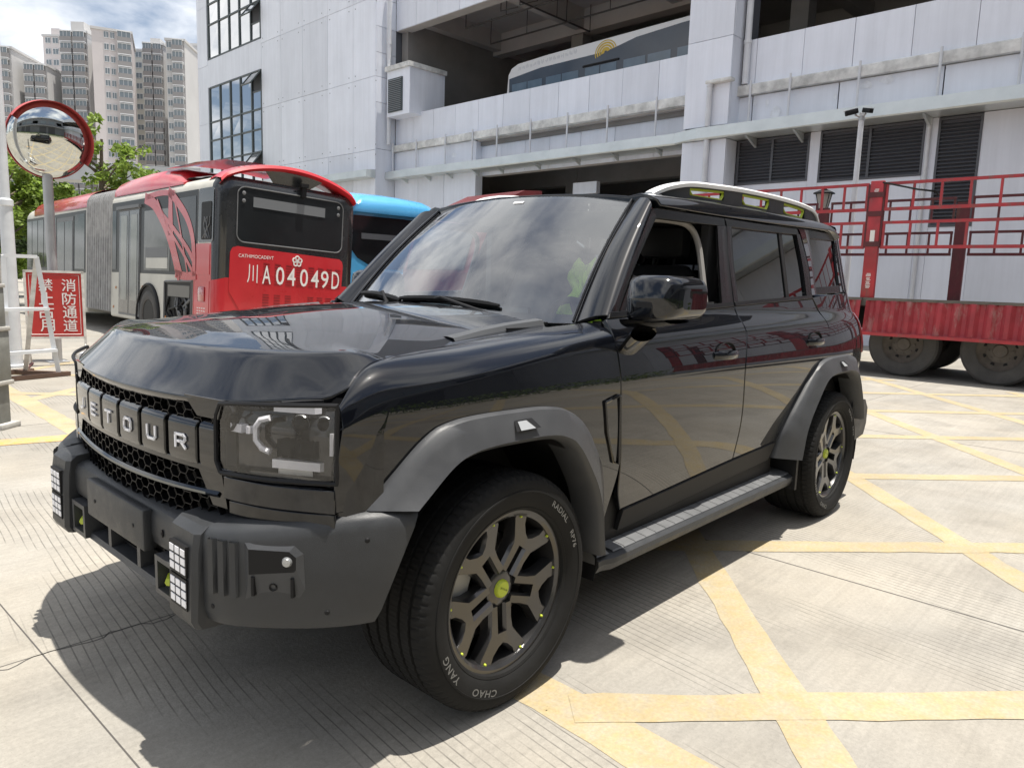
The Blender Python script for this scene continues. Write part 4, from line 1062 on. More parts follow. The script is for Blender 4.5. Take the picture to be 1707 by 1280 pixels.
    th_ = MB(); th_.tube([(.73, yc-.028, .49), (.775, yc-.028, .49), (.79, yc, .49), (.775, yc+.028, .49), (.73, yc+.028, .49)], .014, 8); th_.box(.725, .77, yc-.035, yc+.035, .47, .512); th_.build('tow_eye', M['lime'], tws, False)
# number-plate bracket, lower intake and skid frame
pb = MB(); pb.box(.782, .812, -.235, .235, .548, .672, c=.006); plate = pb.build('plate_bracket', M['plastic'], bumper)
for yy_ in (-.16, .16):
    MB().lathe([(0, .003), (.006, .002), (.007, 0)], 10, frame((.812, yy_, .61), (0, 1, 0), (0, 0, 1), (1, 0, 0))).build('plate_screw', M['dark'], plate)
MB().lathe([(.008, .0), (.009, .003), (.004, .004), (0, .002)], 16, frame((.789, .315, .62), (0, 1, 0), (0, 0, 1), (1, 0, 0)) @ Matrix.Diagonal((.7, 1.4, 1, 1))).build('parking_sensor', M['hcap'], bumper)
it = MB(); it.grid([[Vector((.735, y, z)) for y in (-.5, .5)] for z in (.43, .58)]); it.build('lower_intake', M['seal'], bumper)
hexm = MB()
for k in range(9): hexm.box(.736, .745, -.42+k*.105-.004, -.42+k*.105+.004, .45, .56)
for z in (.475, .51, .54): hexm.box(.737, .746, -.42, .42, z-.003, z+.003)
hexm.build('intake_bars', M['dark'], bumper, False)
sk = MB(); P = [[Vector((x, y, z)) for x, z in ((.62, .425), (.775, .432), (.792, .445), (.785, .462), (.735, .466))] for y in np.linspace(-.43, .43, 12)]; sk.grid(P); sk.build('skid_lip', M['flare'], bumper)
for yy_ in (-.12, .12): box('skid_post', .735, .785, yy_-.012, yy_+.012, .46, .563, M['flare'], bumper)
# ledge between bumper and nose, and the mouth floor
lg = MB(); lg.grid([[Vector((nose_x(y)-.10, y, .690)) for y in np.linspace(-.86, .86, 30)], [Vector((.675 if abs(y) < .6 else nose_x(y)-.01, y, .690+.04*max(0, abs(y)-.55))) for y in np.linspace(-.86, .86, 30)]]); lg.build('bumper_ledge', M['dark'], bumper)
# ---- underbody, inner structure, rear end
box('underbody', -3.30, .35, -.62, .62, .33, .56, M['dark'], car)
box('body_core', -3.22, -.60, -.82, .82, .50, .93, M['dark'], car)
box('engine_bay', -.60, .64, -.56, .56, .50, .98, M['dark'], car)
for s in (1, -1):
    fw = MB(); fw.box(-2.65, -1.38, min(s*.77, s*.80), max(s*.77, s*.80), .9, 1.25)
    fw.box(-1.66, -1.54, min(s*.68, s*.72), max(s*.68, s*.72), 1.2, 1.66); fw.build('door_card', M['seat'], car, False)
for s in (1, -1):
    dcard = MB(); dcard.box(-1.38, -.60, min(s*.77, s*.81), max(s*.77, s*.81), .9, 1.225); dcard.build('door_card', M['seat'], car, False)
hl = MB(); hl.grid([[Vector((x, y, 1.675+.02*(1-abs(y)/.7))) for y in (-.68, -.4, 0, .4, .68)] for x in (-1.10, -2.0, -3.2)]); hl.build('headliner', mat('headliner_grey', (.10, .10, .10), .9), car)
# tailgate
tg = [[Vector((x-.04*math.cos(y/.72*PI/2)**.5 if abs(y) < .72 else x, y, z)) for y in np.linspace(-.72, .72, 21)] for x, z in ((-3.40, .62), (-3.42, .80), (-3.41, 1.0), (-3.39, 1.25), (-3.345, 1.34))]
gate = skin('tailgate', tg, M['paint'], car, (-1, 0, 0), .03, .004)
rg = [[Vector((x-.03*math.cos(y/.70*PI/2)**.5 if abs(y) < .69 else x, y, z)) for y in np.linspace(-.69, .69, 15)] for x, z in ((-3.33, 1.35), (-3.32, 1.52), (-3.29, 1.72))]
skin('rear_glass', rg, M['tint'], gate, (-1, 0, 0), .005, .001)
rb = MB(); P = []
for y in np.linspace(-.93, .93, 21): P.append([Vector((x+.06*(abs(y)/.93)**4, y, z)) for x, z in ((-3.20, .42), (-3.46, .45), (-3.50, .52), (-3.50, .62), (-3.44, .68), (-3.20, .70))])
rb.grid(P); rb.add(P[0], [tuple(range(6))]); rb.add(P[-1], [tuple(range(6))]); rb.build('rear_bumper', M['plastic'], car)
sp = MB(); sp.lathe([(0, .13), (.30, .13), (.355, .11), (.37, .07), (.37, -.09), (.34, -.11), (0, -.11)], 48, frame((-3.57, 0, .98), (0, 1, 0), (0, 0, 1), (-1, 0, 0))); sp.build('spare_wheel_cover', M['gloss'], gate)
sh = MB(); sh.grid([[Vector((x, y, z)) for y in np.linspace(-.66, .66, 9)] for x, z in ((-3.25, 1.775), (-3.33, 1.77), (-3.36, 1.75), (-3.28, 1.735))]); sh.build('roof_spoiler', M['paint'], roof)
# rear mud flap visible behind the step
for s in (1, -1): box('mud_flap', -2.27, -2.245, min(s*.76, s*.95), max(s*.76, s*.95), .30, .50, M['dark'], car)
# ---- cabin
db = MB(); P = []
for y in np.linspace(-.76, .76, 21):
    b = .012*math.cos(y*4); P.append([Vector((x, y, z+b)) for x, z in ((-.52, 1.13), (-.60, 1.165), (-.80, 1.17), (-.93, 1.14), (-.96, 1.06), (-.93, .85))])
db.grid(P); dash = db.build('dashboard', mat('dash_grey', (.11, .12, .125), .65), car)  # grey lightened to stand in for sun on the dash top
MB().box(-.955, -.93, -.17, .16, 1.08, 1.245, c=.008).build('centre_screen', M['gloss'], dash)
MB().box(-.92, -.905, .26, .50, 1.13, 1.225, c=.008).build('gauge_screen', M['gloss'], dash)
stw = MB(); c = Vector((-1.05, .385, 1.125)); ax = Vector((-.88, 0, .47)).normalized(); sd_ = Vector((0, 1, 0)); upv = ax.cross(sd_)
stw.tube([c+(sd_*math.cos(2*PI*k/32)+upv*math.sin(2*PI*k/32))*.185 for k in range(34)], .016, 8, False)
stw.lathe([(0, .03), (.06, .025), (.075, 0), (0, -.02)], 16, frame(c, sd_, upv, ax))
for a in (0, PI, -PI/2): stw.tube([c, c+(sd_*math.cos(a)+upv*math.sin(a))*.18], .014, 6)
stw.tube([c, c-ax*.25], .03, 8); stw.build('steering_wheel', M['dark'], car)
def seat(x, y, w=.50):
    m = MB()
    def cushion(secs):
        P = []
        for cx, cz, wx, wy, nx, nz in secs:
            ring = []
            for k in range(17):
                a = 2*PI*k/16; ca, sa = math.cos(a), math.sin(a); e = .5
                ring.append(Vector((cx+nx*wx*math.copysign(abs(sa)**e, sa), y+wy*math.copysign(abs(ca)**e, ca), cz+nz*wx*math.copysign(abs(sa)**e, sa))))
            P.append(ring)
        m.grid(P); m.add(P[0][:-1], [tuple(range(16))]); m.add(P[-1][:-1], [tuple(range(16))])
    cushion([(x+.25, .86, .07, w/2*.9, .2, .98), (x+.15, .85, .09, w/2, 0, 1), (x-.1, .82, .09, w/2, 0, 1), (x-.22, .80, .08, w/2, 0, 1)])
    cushion([(x-.20, .80, .09, w/2, 1, .1), (x-.24, 1.0, .10, w/2, 1, .2), (x-.30, 1.25, .085, w/2*.92, 1, .25), (x-.345, 1.43, .06, w/2*.75, 1, .25), (x-.355, 1.46, .03, w/2*.6, 1, .25)])
    s_ = m.build('seat', M['seat'], car, ang=50)
    h = MB()
    h.box(x-.42, x-.32, y-.13, y+.13, 1.50, 1.66, c=.035); h.tube([(x-.36, y-.06, 1.44), (x-.37, y-.06, 1.52)], .008, 6); h.tube([(x-.36, y+.06, 1.44), (x-.37, y+.06, 1.52)], .008, 6); h.build('headrest', M['seat'], s_)
for x, y, w in ((-1.35, .385, .50), (-1.35, -.385, .50), (-2.25, .45, .46), (-2.25, 0, .40), (-2.25, -.45, .46)): seat(x, y, w)
# lime safety vest draped over the driver's seat
vs = MB(); P = []
for j in range(15):
    t = j/14; z = 1.10+.36*t; row = []
    for i in range(17):
        u = -1+2*i/16; y = .40+u*(.16-.05*t)+.02*math.sin(j*.9); x = -.985-.10*t+.010*math.sin(i*1.9+j*.7)+.014*math.sin(i*.8-j)-.03*u*u; row.append(Vector((x, y, z+.012*math.sin(i*1.3)*(1-t)+.02*math.sin(i*.9)*t)))
    P.append(row)
vs.grid(P); vest = vs.build('safety_vest', mat('lime_fabric', (.42, .60, .03), .8, bump=.4, bscale=30), None)
sm = vest.modifiers.new('thickness', 'SOLIDIFY'); sm.thickness = .006
vest.location.z = -.033
tag(vest, 'lime yellow safety vest hung over the steering wheel behind the windshield', 'vest')
# ================================================================== garage building behind
# local axes: x along the facade (to the right in the photo), y into the building, z up
FAC_O = (-18, -4.6, 0); FAC_A = R_(88.607)
def thing_f(name, label, cat, group=None):
    return tag(empty(name, FAC_O, FAC_A), label, cat, group)
M['panel'] = mat('aluminium_panel', (.72, .745, .81), .5, 0, var=.05, vscale=.7)
def streak(m, amt=.09):
    """vertical rain streaks and grime on a cladding material"""
    t = m.node_tree; b = t.nodes['Principled BSDF']; L = t.links.new; N = t.nodes.new
    src = b.inputs['Base Color'].links[0].from_socket
    g = N('ShaderNodeNewGeometry'); mp_ = N('ShaderNodeMapping'); mp_.inputs['Scale'].default_value = (2.4, 2.4, .16); L(g.outputs['Position'], mp_.inputs['Vector'])
    n = N('ShaderNodeTexNoise'); n.inputs['Scale'].default_value = 1.6; n.inputs['Detail'].default_value = 8; n.inputs['Roughness'].default_value = .7; L(mp_.outputs[0], n.inputs['Vector'])
    r = N('ShaderNodeMapRange'); r.inputs[1].default_value = .35; r.inputs[2].default_value = .75; r.inputs[3].default_value = 1.04; r.inputs[4].default_value = 1-amt; L(n.outputs[0], r.inputs[0])
    x = N('ShaderNodeMix'); x.data_type = 'RGBA'; x.blend_type = 'MULTIPLY'; x.inputs[0].default_value = 1; L(src, x.inputs[6]); L(r.outputs[0], x.inputs[7]); L(x.outputs[2], b.inputs['Base Color'])
streak(M['panel'])
def panel_tone(m):
    t = m.node_tree; b = t.nodes['Principled BSDF']; L = t.links.new; N = t.nodes.new; src = b.inputs['Base Color'].links[0].from_socket
    oi = N('ShaderNodeObjectInfo'); r = N('ShaderNodeMapRange'); r.inputs[3].default_value = .91; r.inputs[4].default_value = 1.05; L(oi.outputs['Random'], r.inputs[0])
    x = N('ShaderNodeMix'); x.data_type = 'RGBA'; x.blend_type = 'MULTIPLY'; x.inputs[0].default_value = 1; L(src, x.inputs[6]); L(r.outputs[0], x.inputs[7]); L(x.outputs[2], b.inputs['Base Color'])
panel_tone(M['panel'])
M['core'] = mat('wall_core', (.10, .105, .12), .8)
M['band'] = mat('weathered_band', (.62, .62, .60), .8, var=.35, vscale=2.5, bump=.4, bscale=12)
M['ledge'] = mat('galvanised_flashing', (.60, .635, .63), .35, .5, var=.14, vscale=1.2)
M['louvre'] = mat('louvre_grey', (.085, .088, .098), .5, .2)
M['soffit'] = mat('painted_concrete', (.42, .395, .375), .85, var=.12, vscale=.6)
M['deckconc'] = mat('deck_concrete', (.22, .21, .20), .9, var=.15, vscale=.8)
M['frame'] = mat('window_frame_grey', (.07, .085, .085), .4, .3)
M['bglass'] = glass('building_glass', (.16, .20, .19), 1.9, .42)
M['pvc'] = mat('pvc_pipe', (.60, .61, .63), .4, var=.08, vscale=3)
M['pipe'] = mat('dark_pipe', (.05, .047, .045), .6)
blk = thing_f('office_block', 'grey panelled office block with two tall grid windows, left of the parking deck', 'building')
def wp(par, x0, x1, z0, z1, d, name='wall_panel', m=None, gap=.014, th=.05):
    """one cladding panel, face at depth d"""
    j = rnd.uniform(-.004, .004)
    return box(name, x0+gap/2, x1-gap/2, d+j, d+th, z0+gap/2, z1-gap/2, m or M['panel'], par)
TOP = 19.0
box('wall_core', -35.30, -18.47, -.92, 9, 0, TOP, M['core'], blk)
cols = [-28.0, -26.1, -24.12, -22.0, -20.05, -18.44]; rows_ = [0, 3.5, 6.55, 9.46, 12.52, 15.58, TOP]
for a, b in zip(cols[:-1], cols[1:]):
    for z0, z1 in zip(rows_[:-1], rows_[1:]): wp(blk, a, b, z0, z1, -1)
for z0, z1 in zip(rows_[:-1], rows_[1:]): wp(blk, -35.33, -34.07, z0, z1, -1)
wp(blk, -34.07, -28.0, 11.33, 12.76, -1); wp(blk, -34.07, -28.0, 0, 5.6, -1); wp(blk, -34.07, -28.0, 17.6, TOP, -1)
for z0, z1 in zip([0, 3.5, 6.6, 8.45, 9.45, 10.4, 11.4, 12.5, 15.6], [3.5, 6.6, 8.45, 9.45, 10.4, 11.4, 12.5, 15.6, TOP]): box('wall_panel', -18.47, -18.425, -.99, .0, z0+.008, z1-.008, M['panel'], blk)
# left return wall seen at the corner
for z0, z1 in zip(rows_[:-1], rows_[1:]): box('wall_panel', -35.345, -35.30, -.95, 9, z0+.008, z1-.008, M['panel'], blk)
scr = MB()
for a in cols[:-1]:
    for z in rows_[1:-1]:
        for dx_ in (.12, 1.6):
            for dz in (-.2, .2): scr.lathe([(0, .006), (.022, .004), (.026, 0)], 6, frame((a+dx_+.05, -1.006, z+dz), (1, 0, 0), (0, 0, 1), (0, -1, 0)))
tag(scr.build('panel_rivets', M['louvre'], blk), kind='stuff')
def grid_window(z0, z1, trans):
    xs = [-33.9, -32.62, -31.42, -30.27, -29.05, -28.04]
    w = MB().box(xs[0]-.06, xs[-1]+.03, -.93, -.90, z0, z1).build('window', M['core'], blk, False)
    zs = [z0]+trans+[z1]
    opened = []
    for i in range(5):
        for k in range(len(zs)-1):
            x0, x1, a, b = xs[i], xs[i+1], zs[k], zs[k+1]
            sash = (i == 4 and b-a > .8 and (k == len(zs)-2 or k == 0))
            zt = b
            if sash:
                # open top-hung sash, tilted outwards
                zs0 = b-(.95 if b-a > 1.2 else b-a)
                ang_ = R_(38); Mx = Matrix.Translation((0, -.99, b)) @ Matrix.Rotation(-ang_, 4, 'X')
                hh = b-zs0
                f = MB(); f.box(x0, x1, -.03, .02, -hh, -hh+.06, Mx).box(x0, x1, -.03, .02, -.06, 0, Mx).box(x0, x0+.06, -.03, .02, -hh, 0, Mx).box(x1-.06, x1, -.03, .02, -hh, 0, Mx)
                s_ = f.build('open_sash', M['frame'], w, False)
                v = [Mx @ Vector(q) for q in ((x0+.05, 0, -hh+.05), (x1-.05, 0, -hh+.05), (x1-.05, 0, -.05), (x0+.05, 0, -.05))]
                obj('sash_pane', v, [(0, 1, 2, 3)], mat('sash_glass', (.10, .11, .115), .12, 0, 1, .02), w, False)
                zt = zs0
            if zt-a > .1:
                o_ = rnd.uniform(-.006, .006); o2 = rnd.uniform(-.006, .006)
                obj('pane', [(x0+.03, -.97+o_, a+.03), (x1-.03, -.97+o2, a+.03), (x1-.03, -.97+o2*.3, zt-.03), (x0+.03, -.97-o_*.4, zt-.03)], [(0, 1, 2, 3)], M['bglass'], w, False)
            if sash: box('transom', x0+.04, x1-.04, -1.0, -.93, zt-.03, zt+.03, M['frame'], w)
    for x in xs: box('mullion', x-.045, x+.045, -1.025, -.93, z0, z1, M['frame'], w)
    for z in zs: box('transom', xs[0]+.045, xs[-1]-.045, -1.015, -.93, z-.04, z+.04, M['frame'], w)
grid_window(5.65, 11.30, [7.4, 8.50, 9.47]); grid_window(12.80, 17.55, [14.55, 15.6, 16.6])
# ---- parking deck
deck = thing_f('parking_building', 'two storey grey parking building with open upper deck, ledges and louvres', 'building')
XR = 30.0
# upper fascia beam with panel joints
bj = [-18.40, -17.10, -15.80, -14.50, -13.17, -11.85, -10.54, -9.22, -7.9, -6.6, -5.3, -4.15]
for a, b in zip(bj[:-1], bj[1:]): wp(deck, a, b, 11.40, 13.9, 0)
bj2 = [-2.72, -1.4, -.1, 1.2, 2.5, 3.8, 5.1, 6.4, 9, 12, 15, 18, 22, 26, XR]
for a, b in zip(bj2[:-1], bj2[1:]): wp(deck, a, b, 11.40, 13.9, 0)
box('fascia_beam', -18.40, XR, .05, .50, 11.395, 13.9, M['soffit'], deck)
# parapet panels
pj = [-18.40, -17.22, -15.93, -14.62, -13.32, -12.02, -10.71, -9.40, -8.09, -6.78, -5.45, -4.15]
for a, b in zip(pj[:-1], pj[1:]): wp(deck, a, b, 6.83, 8.0, 0)
pj2 = [-2.72, -2.37, -1.08, .18, 1.52, 2.85, 4.15, 5.45, 6.75, 9.3, 12, 15, 18, 22, 26, XR]
for a, b in zip(pj2[:-1], pj2[1:]): wp(deck, a, b, 6.83, 8.02, 0)
box('parapet', -18.40, XR, .05, .22, 6.5, 7.985, M['soffit'], deck)
# weathered drip band and the recessed strip under it
bd = MB(); P = []
for x in np.arange(-18.95, XR, .22):
    j = rnd.uniform(-.012, .012); P.append([Vector((x, y, z)) for y, z in ((.05, 6.545), (-.16+j, 6.55), (-.17+j, 6.58), (-.165+j, 6.80+j), (-.12, 6.828), (.05, 6.829))])
bd.grid(P); bd.build('drip_band', M['band'], deck, ang=30)
rj = [-13.42, -12.33, -11.15, -9.98, -8.60, -7.2, -5.70, -4.15]
for a, b in zip(rj[:-1], rj[1:]): wp(deck, a, b, 5.26, 6.54, .30)
rj = [-18.40, -16.83, -15.2, -13.42]
for a, b in zip(rj[:-1], rj[1:]):
    wp(deck, a, b, 5.60, 6.54, -.02)
    wp(deck, a, b, 2.6, 5.58, -.02); wp(deck, a, b, 0, 2.58, -.02)
box('wall_core', -18.40, -13.45, .03, .3, 0, 6.5, M['core'], deck)
box('wall_panel', -13.42, -13.38, -.02, .34, 0, 6.5, M['panel'], deck)
rj = [-4.15, -2.38, -.08, 2.28, 4.6, 6.9, 9.2, 12, 15, 18, 22, 26, XR]
for a, b in zip(rj[:-1], rj[1:]): wp(deck, a, b, 5.70, 6.54, -.02, gap=.03)
# galvanised ledge in two runs, stepping out past the column
def ledge_run(x0, x1, d0, d1):
    mb = MB(); P = [[Vector((x, d, z+rnd.uniform(-.006, .006))) for d, z in ((d1, 5.74), (d0, 5.70), (d0-.012, 5.42), (d0+.02, 5.385), (d1, 5.39))] for x in np.linspace(x0, x1, max(2, int((x1-x0)/1.3)))]
    mb.grid(P); mb.add(P[0], [tuple(range(5))]); mb.add(P[-1], [tuple(range(5))]); return mb.build('ledge', M['ledge'], deck, ang=30)
ledge_run(-18.40, -4.45, -.52, .28); lr = ledge_run(-3.6, XR, -.78, .0)
mb = MB(); P = [[Vector((x, d+o, z)) for d, z in ((.0, 5.74), (-.50, 5.70), (-.512, 5.42), (-.48, 5.385), (0, 5.39))] for x, o in ((-4.45, -.02), (-4.05, -.16), (-3.6, -.28))]; mb.grid(P); mb.build('ledge', M['ledge'], deck, ang=30)
mb = MB(); P = [[Vector((x, d, z)) for d, z in ((-1.0, 5.74), (-1.45, 5.70), (-1.46, 5.42), (-1.0, 5.39))] for x in (-24, -21, -18.42)]; mb.grid(P); mb.add(P[-1], [(0, 1, 2, 3)]); mb.build('ledge', M['ledge'], blk, ang=30)
for x in (-17.5, -16.0, -14.7, -13.2, -11.9, -10.1, -8.35, -6.8, -5.2): MB().add([Vector(q) for q in ((x-.03, 0, 5.385), (x-.03, -.42, 5.385), (x-.03, 0, 5.2), (x+.03, 0, 5.385), (x+.03, -.42, 5.385), (x+.03, 0, 5.2))], [(0, 1, 2), (3, 5, 4), (1, 4, 5, 2), (0, 2, 5, 3)]).build('bracket', M['ledge'], deck, False)
for x in (-3.9, -.9, -2.2, 2.1, 4.2, 6.5): MB().add([Vector(q) for q in ((x-.03, -.02, 5.385), (x-.03, -.65, 5.385), (x-.03, -.02, 5.15), (x+.03, -.02, 5.385), (x+.03, -.65, 5.385), (x+.03, -.02, 5.15))], [(0, 1, 2), (3, 5, 4), (1, 4, 5, 2), (0, 2, 5, 3)]).build('bracket', M['ledge'], deck, False)
for x in (-18.3, -16.75, -14.95, -13.4, -12.1, -10.45, -8.8, -7.15, -5.35, -2.38, -1.28, .45, 2.22, 3.78, 5.4, 7): 
    MB().tube([(x, -.20, 6.90), (x, -.20, 5.72)], .032, 8).build('hanger_rod', M['pvc'], deck)
# ground floor opening
box('lintel', -13.40, -4.15, .36, .60, 5.25, 6.5, M['soffit'], deck)
box('shutter_box', -9.6, -8.55, 1.2, 1.4, 4.45, 4.85, M['panel'], deck)
# column with its return faces
for z0, z1 in ((0, 2.6), (2.6, 5.38), (5.75, 8.05), (8.05, 11.0), (11.0, 13.9)):
    box('column_panel', -4.14, -2.78, -.60, -.55, z0+.007, z1-.007, M['panel'], deck); box('column_panel', -2.82, -2.77, -.545, .0, z0+.007, z1-.007, M['panel'], deck); box('column_panel', -4.15, -4.10, -.545, .3, z0+.007, z1-.007, M['panel'], deck)
box('column', -4.10, -2.82, -.545, .9, 0, 13.9, M['core'], deck)
# lower right wall with three louvre panels
box('wall_core', -2.78, XR, .04, .3, 0, 5.70, M['core'], deck)
LV = [(-3.02, -.70, 4.17, 5.36), (-.43, 2.01, 4.10, 5.36), (2.28, 3.17, 2.90, 5.36)]
def lwall(x0, x1, z0, z1): wp(deck, x0, x1, z0, z1, -.02, gap=.006, th=.06)
lwall(-2.75, -.70, 0, 4.17); lwall(-.70, -.43, 0, 5.385); lwall(-.43, 2.01, 0, 4.10); lwall(2.01, 2.28, 0, 5.385); lwall(2.28, 3.17, 0, 2.90)
for a, b in zip([3.17, 6.0, 9, 12, 16, 20, 25], [6.0, 9, 12, 16, 20, 25, XR]): lwall(a, b, 0, 5.385)
for x0, x1, z0, z1 in LV:
    x0 = max(x0, -2.70) if x0 < -2.9 else x0
    lv = MB()
    lv.box(x0, x0+.05, -.04, .035, z0, z1).box(x1-.05, x1, -.04, .035, z0, z1).box(x0+.05, x1-.05, -.04, .035, z0, z0+.05).box(x0+.05, x1-.05, -.04, .035, z1-.05, z1)
    if x1-x0 > 1.5: lv.box((x0+x1)/2-.03, (x0+x1)/2+.03, -.045, .035, z0+.05, z1-.05)
    lo = lv.build('louvre', M['louvre'], deck, False)
    n = int((z1-z0-.1)/.085)
    for k in range(n):
        z = z0+.06+k*.085
        MB().add([Vector(q) for q in ((x0+.05, -.035, z), (x1-.05, -.035, z), (x1-.05, .03, z+.06), (x0+.05, .03, z+.06), (x0+.05, -.035, z+.008), (x1-.05, -.035, z+.008), (x1-.05, .03, z+.068), (x0+.05, .03, z+.068))], [(0, 1, 2, 3), (4, 7, 6, 5), (0, 4, 5, 1), (0, 3, 7, 4), (1, 5, 6, 2)]).build('slat', M['louvre'], lo, False)
# pale repair patches on the strip between band and ledge
M['patch'] = mat('filler_patch', (.70, .72, .76), .7, var=.15, vscale=6)
for x, z, w_, h_ in ((-2.3, 6.35, .12, .14), (-1.95, 6.3, .10, .2), (-.15, 6.2, .10, .13), (.55, 6.35, .32, .18), (1.05, 6.42, .3, .2), (.72, 5.85, .12, .22), (-14.6, 6.1, .3, .2), (-3.05, 6.2, .2, .3), (-1.7, 6.0, .25, .35)):
    q_ = MB(); n_ = 9; q_.add([Vector((x+w_*.6*math.cos(2*PI*k/n_)*rnd.uniform(.6, 1.1), -.029 if x > -4 else -.029, z+h_*.6*math.sin(2*PI*k/n_)*rnd.uniform(.6, 1.1))) for k in range(n_)], [tuple(range(n_))]); q_.build('repair_patch', M['patch'], deck, False)
# drain pipes
def drain(name, x, d, z0, z1, r=.075, par=deck):
    o = MB().tube([(x, d, z0), (x, d, z1)], r, 14).build(name, M['pvc'], par)
    for z in np.arange(z0+1.1, z1, 2.9): MB().lathe([(r+.001, -.05), (r+.014, -.045), (r+.014, .045), (r+.001, .05)], 14, Matrix.Translation((x, d, z))).build('pipe_collar', M['pvc'], o)
drain('drain_pipe', -18.27, -.45, 6.8, 13, .085); drain('drain_pipe', -4.30, -.16, 5.72, 13.9, .095); drain('drain_pipe', -2.60, -.10, 6.85, 13.9, .09); drain('drain_pipe', -3.32, -.70, 5.72, 6.9, .075); drain('drain_pipe', -3.32, -.68, 0, 5.385, .075); drain('drain_pipe', 2.10, -.07, 0, 5.385, .05)
el = MB().box(-3.42, -2.65, -.80, -.56, 6.84, 6.93, c=.02).build('gutter_outlet', M['band'], deck)
# equipment box on the parapet with a louvre
eq = box('plant_box', -18.15, -16.68, -.62, 1.2, 7.85, 9.62, M['panel'], deck)
cap = MB().box(-18.2, -16.6, -.72, 1.25, 9.62, 9.80).build('box_cap', M['band'], eq, False)
box('louvre_frame', -18.05, -17.12, -.665, -.622, 8.0, 9.30, M['frame'], eq)
for k in range(17): MB().add([Vector(q) for q in ((-18.0, -.70, 8.04+k*.073), (-17.17, -.70, 8.04+k*.073), (-17.17, -.667, 8.085+k*.073), (-18.0, -.667, 8.085+k*.073))], [(0, 1, 2, 3)]).build('slat', mat('box_louvre', (.24, .25, .26), .5), eq, False)
# inside: slabs, beams, columns, pipework
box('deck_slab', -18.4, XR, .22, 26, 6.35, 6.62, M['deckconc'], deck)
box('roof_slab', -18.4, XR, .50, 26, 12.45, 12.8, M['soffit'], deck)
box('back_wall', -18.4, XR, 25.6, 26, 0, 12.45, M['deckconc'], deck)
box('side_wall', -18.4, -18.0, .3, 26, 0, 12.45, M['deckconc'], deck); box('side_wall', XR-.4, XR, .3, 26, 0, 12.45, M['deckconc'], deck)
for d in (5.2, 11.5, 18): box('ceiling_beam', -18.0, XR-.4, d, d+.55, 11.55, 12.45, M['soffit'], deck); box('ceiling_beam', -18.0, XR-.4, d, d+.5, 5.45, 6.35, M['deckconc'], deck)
for x in (-17.9, -13.1, -8.5, -3.9, .9, 5.5, 10, 15, 20):
    for d in (.5, 5.75, 12.05): box('ceiling_beam', x, x+.42, d, d+(4.7 if d < 5 else 5.9), 11.70, 12.45, M['soffit'], deck)
for x in (-13.3, -3.9, 5.5, 15):
    for d in (5.2, 11.5, 18): box('column', x, x+.6, d-.02, d+.58, 0, 11.5, M['deckconc'], deck)
pp = [((-15.9, 1.6), (-9, 1.6)), ((-12.2, .9), (-12.2, 5.0)), ((-8.9, 2.4), (-4.6, 2.4)), ((-16.5, 3.6), (-3.8, 3.6)), ((-2.0, 2.2), (9, 2.2)), ((0, .9), (0, 5)), ((4, .9), (4, 5))]
for (x0, d0), (x1, d1) in pp:
    o = MB().tube([(x0, d0, 11.42), (x1, d1, 11.42)], .035, 8).build('sprinkler_pipe', M['pipe'], deck)
    n = max(2, int(math.hypot(x1-x0, d1-d0)/2))
    for k in range(n+1):
        t = k/n; MB().tube([(x0+(x1-x0)*t, d0+(d1-d0)*t, 11.42), (x0+(x1-x0)*t, d0+(d1-d0)*t, 12.45)], .018, 6).build('hanger', M['pipe'], o)
for x, d in ((-13.6, 1.3), (-12.6, 1.3), (-9.6, 2.0)):
    MB().tube([(x, d, 12.45), (x, d, 11.5), (x+.9, d, 11.45)], .022, 6).build('sprinkler_drop', M['pipe'], deck)
MB().tube([(-6.8, 1.2, 11.2), (-4.2, 2.6, 11.2)], .09, 10).build('fire_main', M['pipe'], deck)
# ================================================================== vehicles behind
M['bred'] = mat('bus_red', (.48, .018, .026), .32, 0, .6, .05, var=.12, vscale=1.2)
M['bwhite'] = mat('bus_white', (.52, .51, .46), .45, spec=.25, var=.14, vscale=1.5)
M['bblack'] = mat('bus_black', (.022, .024, .026), .25, 0, .5, .08, var=.2, vscale=1.5)
M['bgrey'] = mat('bus_grey', (.15, .155, .16), .45, spec=.2, var=.15, vscale=2)
M['dkglass2'] = mat('bus_window_tint', (.05, .052, .05), .08, spec=.4, var=.3, vscale=1)
M['dkglass'] = mat('bus_dark_glass', (.016, .018, .020), .12, spec=.35, var=.25, vscale=1)
M['bellow'] = mat('bellows_rubber', (.30, .30, .30), .7, var=.3, vscale=5)
M['trubber'] = mat('dusty_tyre', (.075, .072, .068), .85, var=.3, vscale=4, bump=.3, bscale=40)
M['trim'] = mat('dusty_rim', (.12, .105, .09), .7, var=.3, vscale=6)
def ring(w, z0, z1, r=.16, rt=.24, n=5):
    """closed outline of a bus cross-section in (y, z)"""
    P = []
    for cy, cz, a0, rr in ((w/2-r, z0+.05, -90, .05), (w/2-rt, z1-rt, 0, rt), (-w/2+rt, z1-rt, 90, rt), (-w/2+r, z0+.05, 180, .05)):
        if rr == .05: cy = math.copysign(w/2-.05, cy)
        for k in range(n+1):
            a = R_(a0+90*k/n); P.append((cy+rr*math.cos(a), cz+rr*math.sin(a)))
    return P
